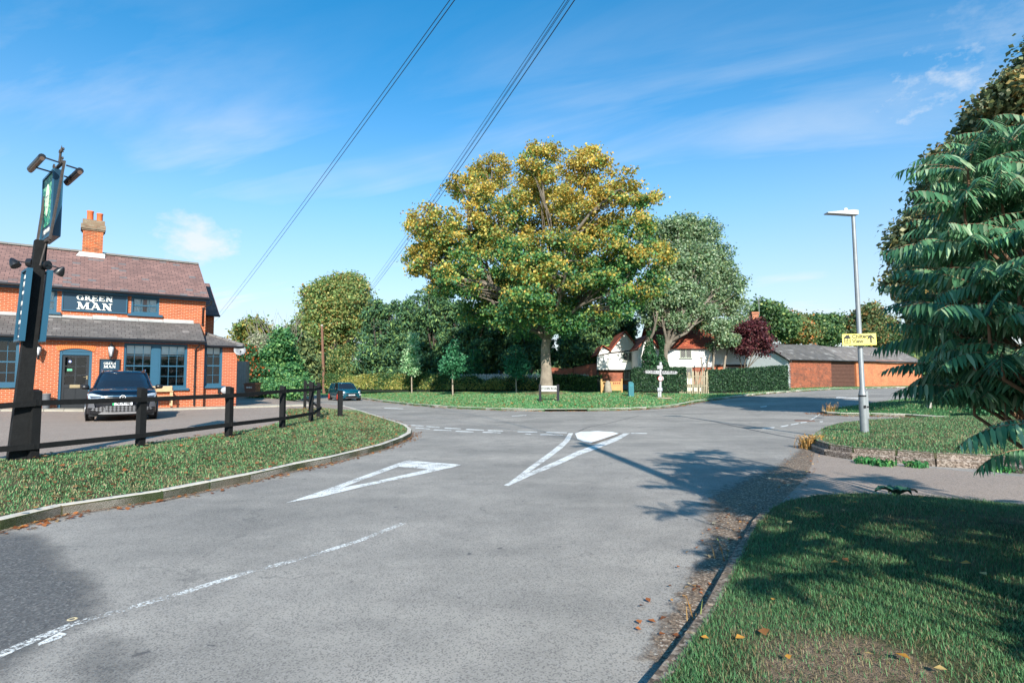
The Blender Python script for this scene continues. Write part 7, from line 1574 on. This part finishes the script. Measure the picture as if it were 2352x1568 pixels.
tips = [(2180, 395, 5.0), (2270, 330, 5.2), (2345, 290, 5.4), (2165, 480, 4.9), (2250, 455, 4.8), (2330, 430, 4.6), (2130, 560, 4.9), (2215, 560, 4.6), (2300, 550, 4.5), (2370, 540, 4.3),
        (2150, 640, 4.8), (2200, 660, 4.5), (2290, 650, 4.3), (2360, 640, 4.5), (2150, 715, 4.8), (2225, 735, 4.3), (2310, 740, 4.3), (2370, 745, 4.1), (2190, 800, 4.7), (2260, 815, 4.3), (2340, 830, 4.2), (2230, 880, 4.9), (2320, 905, 4.6), (2400, 400, 4.7), (2420, 620, 4.4), (2430, 850, 4.2), (2410, 300, 5.6),
        (2200, 430, 5.6), (2240, 600, 5.6), (2300, 700, 5.6), (2200, 760, 5.5), (2330, 600, 5.7), (2300, 480, 5.8), (2370, 360, 5.8), (2180, 690, 5.5), (2380, 800, 5.4), (2350, 690, 5.6), (2190, 900, 4.9), (2260, 915, 4.7), (2150, 850, 5.0), (2120, 780, 5.2), (2215, 840, 4.9), (2300, 870, 4.8), (2130, 600, 5.5), (2160, 520, 5.6), (2230, 500, 5.2), (2120, 690, 5.3), (2250, 640, 5.0), (2270, 760, 5.0), (2200, 360, 5.5), (2460, 500, 5.2), (2480, 720, 5.0)]
for px, py, Y in tips: spray(px+48+RG.uniform(-6, 6), py+RG.uniform(-6, 6), Y, W_L+RG.uniform(-.4, .4), n=9, L=RG.uniform(.46, .6), el=.5)
# two low boughs that reach in at the edge, and the part of the shrub beyond the frame that shades the verge
for px, py, Y, hd, L, el in ((2352, 975, 3.5, PI*.97, .36, .0), (2368, 966, 3.6, PI*1.03, .44, .12), (2395, 975, 3.4, PI*.93, .5, .08), (2390, 1030, 3.6, PI*.92, .40, .0)):
    sumac_leaf(tuple(at(px, py, Y)), hd, el, L, acc, rach); P = at(px, py, Y); stems.tube([P-SU, P-SU+Vector((.35, .35, .05)), P-SU+Vector((.9, .9, -.1))], [.008, .014, .02], 5, cap=False)
NS = 0
for i in range(3000):
    if NS >= 135: break
    P = (RG.uniform(2.0, 7.0), RG.uniform(-2.6, 4.4), RG.uniform(.9, 3.7))
    xs_, ys_ = P[0]-.27*P[2], P[1]+1.8*P[2]
    if P[0] < .93*(P[1]+.5)+.55 or xs_ < (2.75 if ys_ < 4.6 else 1.85 if ys_ < 8.2 else 2.3) or ys_ > 11: continue
    NS += 1
    for k in range(8): sumac_leaf(P, k*PI/4+RG.normal()*.2, .45+RG.normal()*.2, RG.uniform(.45, .6), acc, rach)
    stems.tube([Vector((P[0]*.6+2.4, P[1]*.6+1.2, .1))-SU, Vector(P)-SU], [.03, .01], 5, cap=False)
V = np.array(acc[0], dtype=np.float32); n = len(V); base_i = (np.arange(n)*12)[:, None]
quads = []
for k in range(3):
    for j in range(2): quads.append([3*k+j, 3*k+j+1, 3*k+j+4, 3*k+j+3])
F = (base_i[:, :, None]+np.array(quads)[None]).reshape(-1, 4)
tone = np.array(acc[1])[:, None]; cc = pick([('#4f7c58', 4), ('#688f66', 3), ('#3e664a', 3), ('#94ac88', 1.6)], n)*tone
npmesh('leaves', V.reshape(-1, 3), F, M_SUMAC, su, np.repeat(cc, 12, 0), off=SU, smooth=True)
tag(rach.build('leaf_stalks', plain('sumac_stalk', (.28, .16, .09), .6), su), kind='stuff'); tag(stems.build('stems', plain('sumac_stem', (.16, .09, .05), .8, var=.4), su), kind='stuff')
# dark shrubs, low ground cover and odd items behind it
for (px, by, Y, w_, h_, lab) in ((2180, 930, 26, 38, 55, 'dark laurel like shrub behind the wooden post on the shaded island'), (2255, 932, 25.5, 45, 62, 'dark shrub in the middle of the shaded island planting'), (2335, 934, 25, 48, 70, 'dark shrub at the right edge behind the white pole')):
    tree('dark_shrub', lab, at(px, by, Y), [LB(px-w_*.3, by-h_*.5, Y, w_*.7, h_*.5), LB(px+w_*.35, by-h_*.45, Y, w_*.6, h_*.45), LB(px, by-h_*.8, Y, w_*.5, h_*.35)], 7000, .14, [('#24402c', 3), ('#35583a', 2), ('#4f7a50', .7)], cat='shrub', group='dark shrubs on the shaded island', trunk_r=.05, sig=.18, clumps=180, bark=M_BARKD, subn=3)
for (px, by, Y, lab) in ((2262, 947, 21.5, 'low mound of small leaved ground cover, left of the pair on the island edge'), (2330, 949, 21, 'low mound of small leaved ground cover at the right edge of the island')):
    tree('ground_cover_plant', lab, at(px, by, Y), [LB(px, by-7, Y, 34, 11)], 3200, .07, [('#4f8a5c', 3), ('#3a6e48', 2), ('#7aa878', 1)], cat='plant', trunk_r=.02, sig=.10, clumps=110, subn=2)
q = at(2278, 895, 27.5); b = MB()
b.tube([(-.42, 0, -.1), (-.15, 0, -.13), (.2, 0, -.05), (.42, 0, .42)], .06, 6); b.tube([(-.5, .3, -.8), (-.42, 0, -.1)], .05, 6); b.tube([(.5, .3, -.8), (.42, 0, .1)], .05, 6); o = b.build('play_frame', plain('orange_red', (.55, .06, .015), .5)); o.location = q; tag(o, 'orange red curved frame glimpsed through the dark shrubs', 'frame')
q = at(2296, 845, 29); b = MB(); b.box(-.35, .1, 0, .05, -.1, 0); b.prism([(-.3, .15), (-.05, .05), (-.1, .45), (-.25, .5)], 'y', 0, .04); b.box(-.32, -.28, .01, .04, -2.6, .2); b.build('blue_banner', plain('bright_blue', (.01, .16, .6), .5)); o = bpy.data.objects['blue_banner']; o.location = q; tag(o, 'scrap of bright blue board glimpsed high among the dark shrubs', 'board')
# broad leaved weed at the drive edge
q = hit(2062, 1146, fn=R); wd_ = thing('broad_leaved_weed', 'broad leaved dock plant at the top edge of the near lawn', 'plant', loc=(q.x, q.y, q.z+.02))
for i, (a, l, w_) in enumerate(((.4, .20, .08), (1.2, .24, .09), (2.8, .26, .10), (3.6, .2, .09), (5.2, .18, .07), (2.1, .18, .08), (3.1, .30, .10), (6.0, .24, .09), (4.4, .14, .06))):
    b = MB(); n = 6; V = []
    for k in range(n+1):
        t = k/n; r = l*t; ww = w_*math.sin(PI*min(1, t*.9+.08))*(1+.15*(-1)**k); z = .10*math.sin(t*2.4)+.01
        for s_ in (-1, 0, 1): V.append((math.cos(a)*r-math.sin(a)*ww*s_, math.sin(a)*r+math.cos(a)*ww*s_, z+abs(s_)*.03+RG.normal()*.006))
    b.add(V, [(3*k+j, 3*k+j+1, 3*k+j+4, 3*k+j+3) for k in range(n) for j in range(2)], True); b.build('leaf', plain('dock_green', (.03, .10, .055), .5, var=.3), wd_)

# ------------------------------------------------------------------ grass blades and fallen leaves
def mat_blade():
    t = NT('grass_blade'); at_ = t.node('ShaderNodeAttribute', attribute_name='col'); t.put(t.b.inputs['Base Color'], at_.outputs['Color']); t.b.inputs['Roughness'].default_value = .55; t.b.inputs['Specular IOR Level'].default_value = .3
    tl = t.node('ShaderNodeBsdfTranslucent'); t.l.new(at_.outputs['Color'], tl.inputs[0]); mx = t.node('ShaderNodeMixShader'); mx.inputs[0].default_value = .3; t.l.new(t.b.outputs[0], mx.inputs[1]); t.l.new(tl.outputs[0], mx.inputs[2]); t.l.new(mx.outputs[0], t.out.inputs[0]); return t.m
M_BLADE = mat_blade()
def scatter(poly_, n):
    P = np.array([tuple(p)[:2] for p in poly_]); lo, hi = P.min(0), P.max(0); out = []
    while sum(map(len, out)) < n:
        Q = RG.uniform(lo, hi, (n*2, 2)); out.append(Q[inside([tuple(p) for p in P], Q)])
    return np.concatenate(out)[:n]
def vz(fn, P): return np.array([fn(x, y) for x, y in P])
def grid_z(fn, P, step=.25):
    lo = P.min(0)-step; nx, ny = (np.ceil((P.max(0)+step-lo)/step)+1).astype(int); g = np.array([[fn(lo[0]+i*step, lo[1]+j*step) for j in range(ny)] for i in range(nx)]); q = (P-lo)/step; i = q.astype(int); f = q-i
    a = g[i[:, 0], i[:, 1]]*(1-f[:, 0])+g[i[:, 0]+1, i[:, 1]]*f[:, 0]; b_ = g[i[:, 0], i[:, 1]+1]*(1-f[:, 0])+g[i[:, 0]+1, i[:, 1]+1]*f[:, 0]; return a*(1-f[:, 1])+b_*f[:, 1]
def segd(P, a, b):
    a = np.array(tuple(a)); d = np.array(tuple(b))-a; t = np.clip(((P-a)@d)/(d@d), 0, 1)[:, None]; return np.linalg.norm(P-a-d*t, axis=1)
def blades(name, poly_, n, fn, h, w_, dry=.2, bare=.0, step=.25, seed=1, lie=.5, tone=1.0, nearbias=None, edge=None, patch=None):
    P = scatter(poly_, n)
    if nearbias: k = RG.random(len(P)) < np.clip(nearbias/np.hypot(P[:, 0], P[:, 1]), .12, 1)**1.6; P = P[k]
    P3 = np.c_[P, np.zeros(len(P))]; f1 = vnoise(P3, 2.3, seed)+.5*vnoise(P3, 7, seed+1); f2 = vnoise(P3, 1.1, seed+2)+.6*vnoise(P3, 4.0, seed+5)
    keep = RG.random(len(P)) > np.clip((f2-(.75-bare))*3, 0, .96)
    if patch: pr_ = np.clip(1.25-((P[:, 0]-patch[0])/patch[2])**2-((P[:, 1]-patch[1])/patch[3])**2+.5*f1, 0, 1); keep &= RG.random(len(P)) > pr_*.85; f2 = f2+pr_*1.5
    if edge is not None: keep &= np.min([segd(P, a, b) for a, b in zip(edge[:-1], edge[1:])], 0) > .15
    P, f1, f2 = P[keep], f1[keep], f2[keep]; n = len(P); z = grid_z(fn, P, step)
    hh = h*RG.uniform(.45, 1.25, n)*(1+.35*f1); an = RG.uniform(0, 6.28, n); ln = RG.uniform(.1, 1, n)*lie*2*hh; dx, dy = np.cos(an), np.sin(an); ww = w_*RG.uniform(.7, 1.3, n)
    wx, wy = -dy*ww/2, dx*ww/2; z0 = z-.005
    V = np.stack([np.c_[P[:, 0]-wx, P[:, 1]-wy, z0], np.c_[P[:, 0]+wx, P[:, 1]+wy, z0], np.c_[P[:, 0]+dx*ln*.35+wx*.8, P[:, 1]+dy*ln*.35+wy*.8, z0+hh*.62], np.c_[P[:, 0]+dx*ln*.35-wx*.8, P[:, 1]+dy*ln*.35-wy*.8, z0+hh*.62], np.c_[P[:, 0]+dx*ln, P[:, 1]+dy*ln, z0+hh*.9]], 1).reshape(-1, 3)
    i = np.arange(n)*5; F = np.stack([i, i+1, i+2, i, i+2, i+3, i+3, i+2, i+4], 1).reshape(-1, 3)
    g = pick([((.09, .24, .09), 3), ((.13, .31, .12), 3), ((.065, .18, .075), 2), ((.21, .34, .16), 1.6)], n); d = pick([((.33, .26, .14), 2), ((.25, .22, .11), 2), ((.40, .34, .2), 1)], n)
    k = (RG.random(n) < np.clip(dry+f2*.22, .02, .9))[:, None]; c = np.where(k, d, g)*tone
    return tag(npmesh(name, V, F, M_BLADE, None, np.repeat(c, 5, 0)), kind='stuff')
nvp = [tuple(p) for p in NV]+[(8.5, 5.8), (6, 2.5), (3, .9), (.7, 1.2)]
for o, lab in ((blades('grass', nvp, 420000, NVz, .040, .0036, dry=.16, bare=.12, seed=4, lie=.6, nearbias=3.6, patch=(1.75, 3.1, .75, .6), tone=.85), 'short grass and bare patches of the near lawn'),
               (blades('grass', [tuple(p) for p in [KL0]+KL[1:16]]+[tuple(p) for p in FL[:0:-1]+[FL0]], 170000, L_, .045, .009, dry=.34, bare=.05, step=.4, seed=8, lie=.6, nearbias=9, edge=KL[:17], tone=1.2), 'rough grass of the verge in front of the pub fence'),
               (blades('grass', [tuple(p) for p in ISL1], 60000, I1z, .05, .011, dry=.25, bare=.0, seed=12, nearbias=11), 'grass on the lamp column island'),
               (blades('grass', [tuple(p) for p in ISL2]+[(40, 30), (30, 24)], 26000, I2z, .07, .03, dry=.12, seed=15, step=.6), 'grass on the shaded island')):
    tag(o, lab, 'grass')
fv = [tuple(p) for p in KF[3:19]]+[(24, 49.5), (9, 47), (-3, 52), (-14, 60), (-18, 66)]
tag(blades('grass', fv, 60000, V_, .075, .045, dry=.14, seed=22, step=.8, tone=1.15, edge=KF), 'grass of the far verge round the maple', 'grass')
def litter(name, lab, P, z, size, pal, flat=3.2):
    V, F, K = leafgeo(np.c_[P, z], size, pick(pal, len(P)), up=flat, elong=1.25, fold=.3, sv=.4); return tag(npmesh(name, V, F, M_LEAF, None, K), lab, 'fallen leaves', kind='stuff')
br = [('#a8683c', 3), ('#8a5534', 3), ('#b98a55', 2), ('#6f4e34', 2), ('#c4a47a', 1.5)]
P = scatter([tuple(p) for p in [KL0]+KL[1:15]]+[tuple(p) for p in FL[:0:-1]+[FL0]], 2100); litter('fallen_leaves', 'brown and orange leaves scattered over the verge in front of the pub', P, grid_z(L_, P, .4)+.045, .055, br)
def along(pl, n, a, b_): 
    i = RG.integers(0, len(pl)-1, n); f = RG.random(n)[:, None]; A = np.array([tuple(pl[k]) for k in i]); B = np.array([tuple(pl[k+1]) for k in i]); d = B-A; d /= np.linalg.norm(d, axis=1)[:, None]; nn = np.stack([-d[:, 1], d[:, 0]], 1); return A+(B-A)*f+nn*(a+(b_-a)*RG.random((n, 1))**2.0)
P = along(KL[1:12], 420, -.03, -.32); litter('fallen_leaves', 'orange leaves gathered in the gutter below the pub verge kerb', P, vz(R, P)+.012, .05, br)
P = along(KF[4:20], 900, -.05, -.6); litter('fallen_leaves', 'leaf litter along the far kerb', P, vz(R, P)+.02, .08, br+[('#b89070', 3)])
P = scatter(fv, 1500); litter('fallen_leaves', 'pale fallen leaves dotted over the far verge', P, grid_z(V_, P, .8)+.05, .12, [('#c9b07a', 3), ('#b8833f', 2), ('#a8925c', 2), ('#8a6a42', 1)])
P = scatter(nvp, 60); litter('fallen_leaves', 'few yellow leaves lying on the near lawn', P, vz(NVz, P)+.035, .05, [('#c8913f', 2), ('#d8b878', 1), ('#9c6a3c', 1)])
P = np.concatenate([along(gp[2:12], 260, -.1, .5), scatter([tuple(p) for p in ISL1], 160)]); z = np.array([max(R(x, y), I1z(x, y) if inside([tuple(p) for p in ISL1], np.array([[x, y]]))[0] else 0)+.02 for x, y in P]); litter('fallen_leaves', 'scraps of leaf and twig round the kerbs of the drive mouth', P, z, .035, br+[('#d0c0a0', 1)])
P = along(ISL2[:9], 700, .05, .8)*1.0; litter('fallen_leaves', 'brown leaf litter at the foot of the far island kerb', P, vz(R, P)+.02, .06, br)
# dry weeds at the point of the island kerb, and weeds in the joints
def weeds(name, lab, c, n, rad, h, pal, w_=.006):
    c = np.array(c); P = c[:2]+RG.normal(size=(n, 2))*rad; hh = h*RG.uniform(.3, 1.1, n); an = RG.uniform(0, 6.28, n); dx, dy = np.cos(an)*hh*.35, np.sin(an)*hh*.35; wx, wy = -np.sin(an)*w_, np.cos(an)*w_; z0 = np.full(n, c[2])
    V = np.stack([np.c_[P[:, 0]-wx, P[:, 1]-wy, z0], np.c_[P[:, 0]+wx, P[:, 1]+wy, z0], np.c_[P[:, 0]+dx*.5+wx, P[:, 1]+dy*.5+wy, z0+hh*.6], np.c_[P[:, 0]+dx, P[:, 1]+dy, z0+hh]], 1).reshape(-1, 3); i = np.arange(n)*4; F = np.stack([i, i+1, i+2, i, i+2, i+3], 1).reshape(-1, 3)
    k = RG.random(n) < .5; hd = np.c_[P[k, 0]+dx[k], P[k, 1]+dy[k], z0[k]+hh[k]]; col = pick(pal, n); o = npmesh(name, V-np.tile(c, (len(V), 1)), F, M_BLADE, None, np.repeat(col, 4, 0)); o.location = c
    if len(hd): V2, F2, K2 = leafgeo(hd-c, w_*3.5, pick(pal, len(hd)), elong=3); npmesh('seed_heads', V2, F2, M_BLADE, o, K2)
    return tag(o, lab, 'weeds')
dryp = [('#b98a4c', 3), ('#caa468', 2), ('#8a6a3c', 2), ('#7f8a48', 1)]; grp_ = [('#4a8a4c', 3), ('#2f6a3c', 2), ('#7aa85c', 1)]
weeds('dry_weeds', 'clump of dry straw coloured weeds at the rounded point of the lamp island', tuple(hit(1866, 1030))+(), 420, .13, .30, dryp)
weeds('dry_weeds', 'tuft of tall dry grass on the left tip of the shaded island', tuple(hit(1905, 945, fn=I2z)), 60, .12, .35, dryp)
for i, (px, py, n) in enumerate(((1985, 1064, 130), (2030, 1070, 160), (2110, 1074, 90), (2300, 1082, 200))):
    weeds('green_weeds', ('small green weeds at the kerb foot below the lamp column', 'green weeds in the kerb foot just right of the lamp column', 'sparse weeds at the middle of the double kerb foot', 'bushy weeds at the right end of the double kerb')[i], tuple(hit(px, py)), n, .09, .10, grp_, .012)
for i, (px, py) in enumerate(((1655, 1290), (1590, 1440))): weeds('dry_weeds', ('single thin dry seed stalks rising from the near kerb higher up', 'thin dry seed stalks rising from the near kerb lower down')[i], tuple(hit(px, py)), 5, .03, .26, dryp, .003)
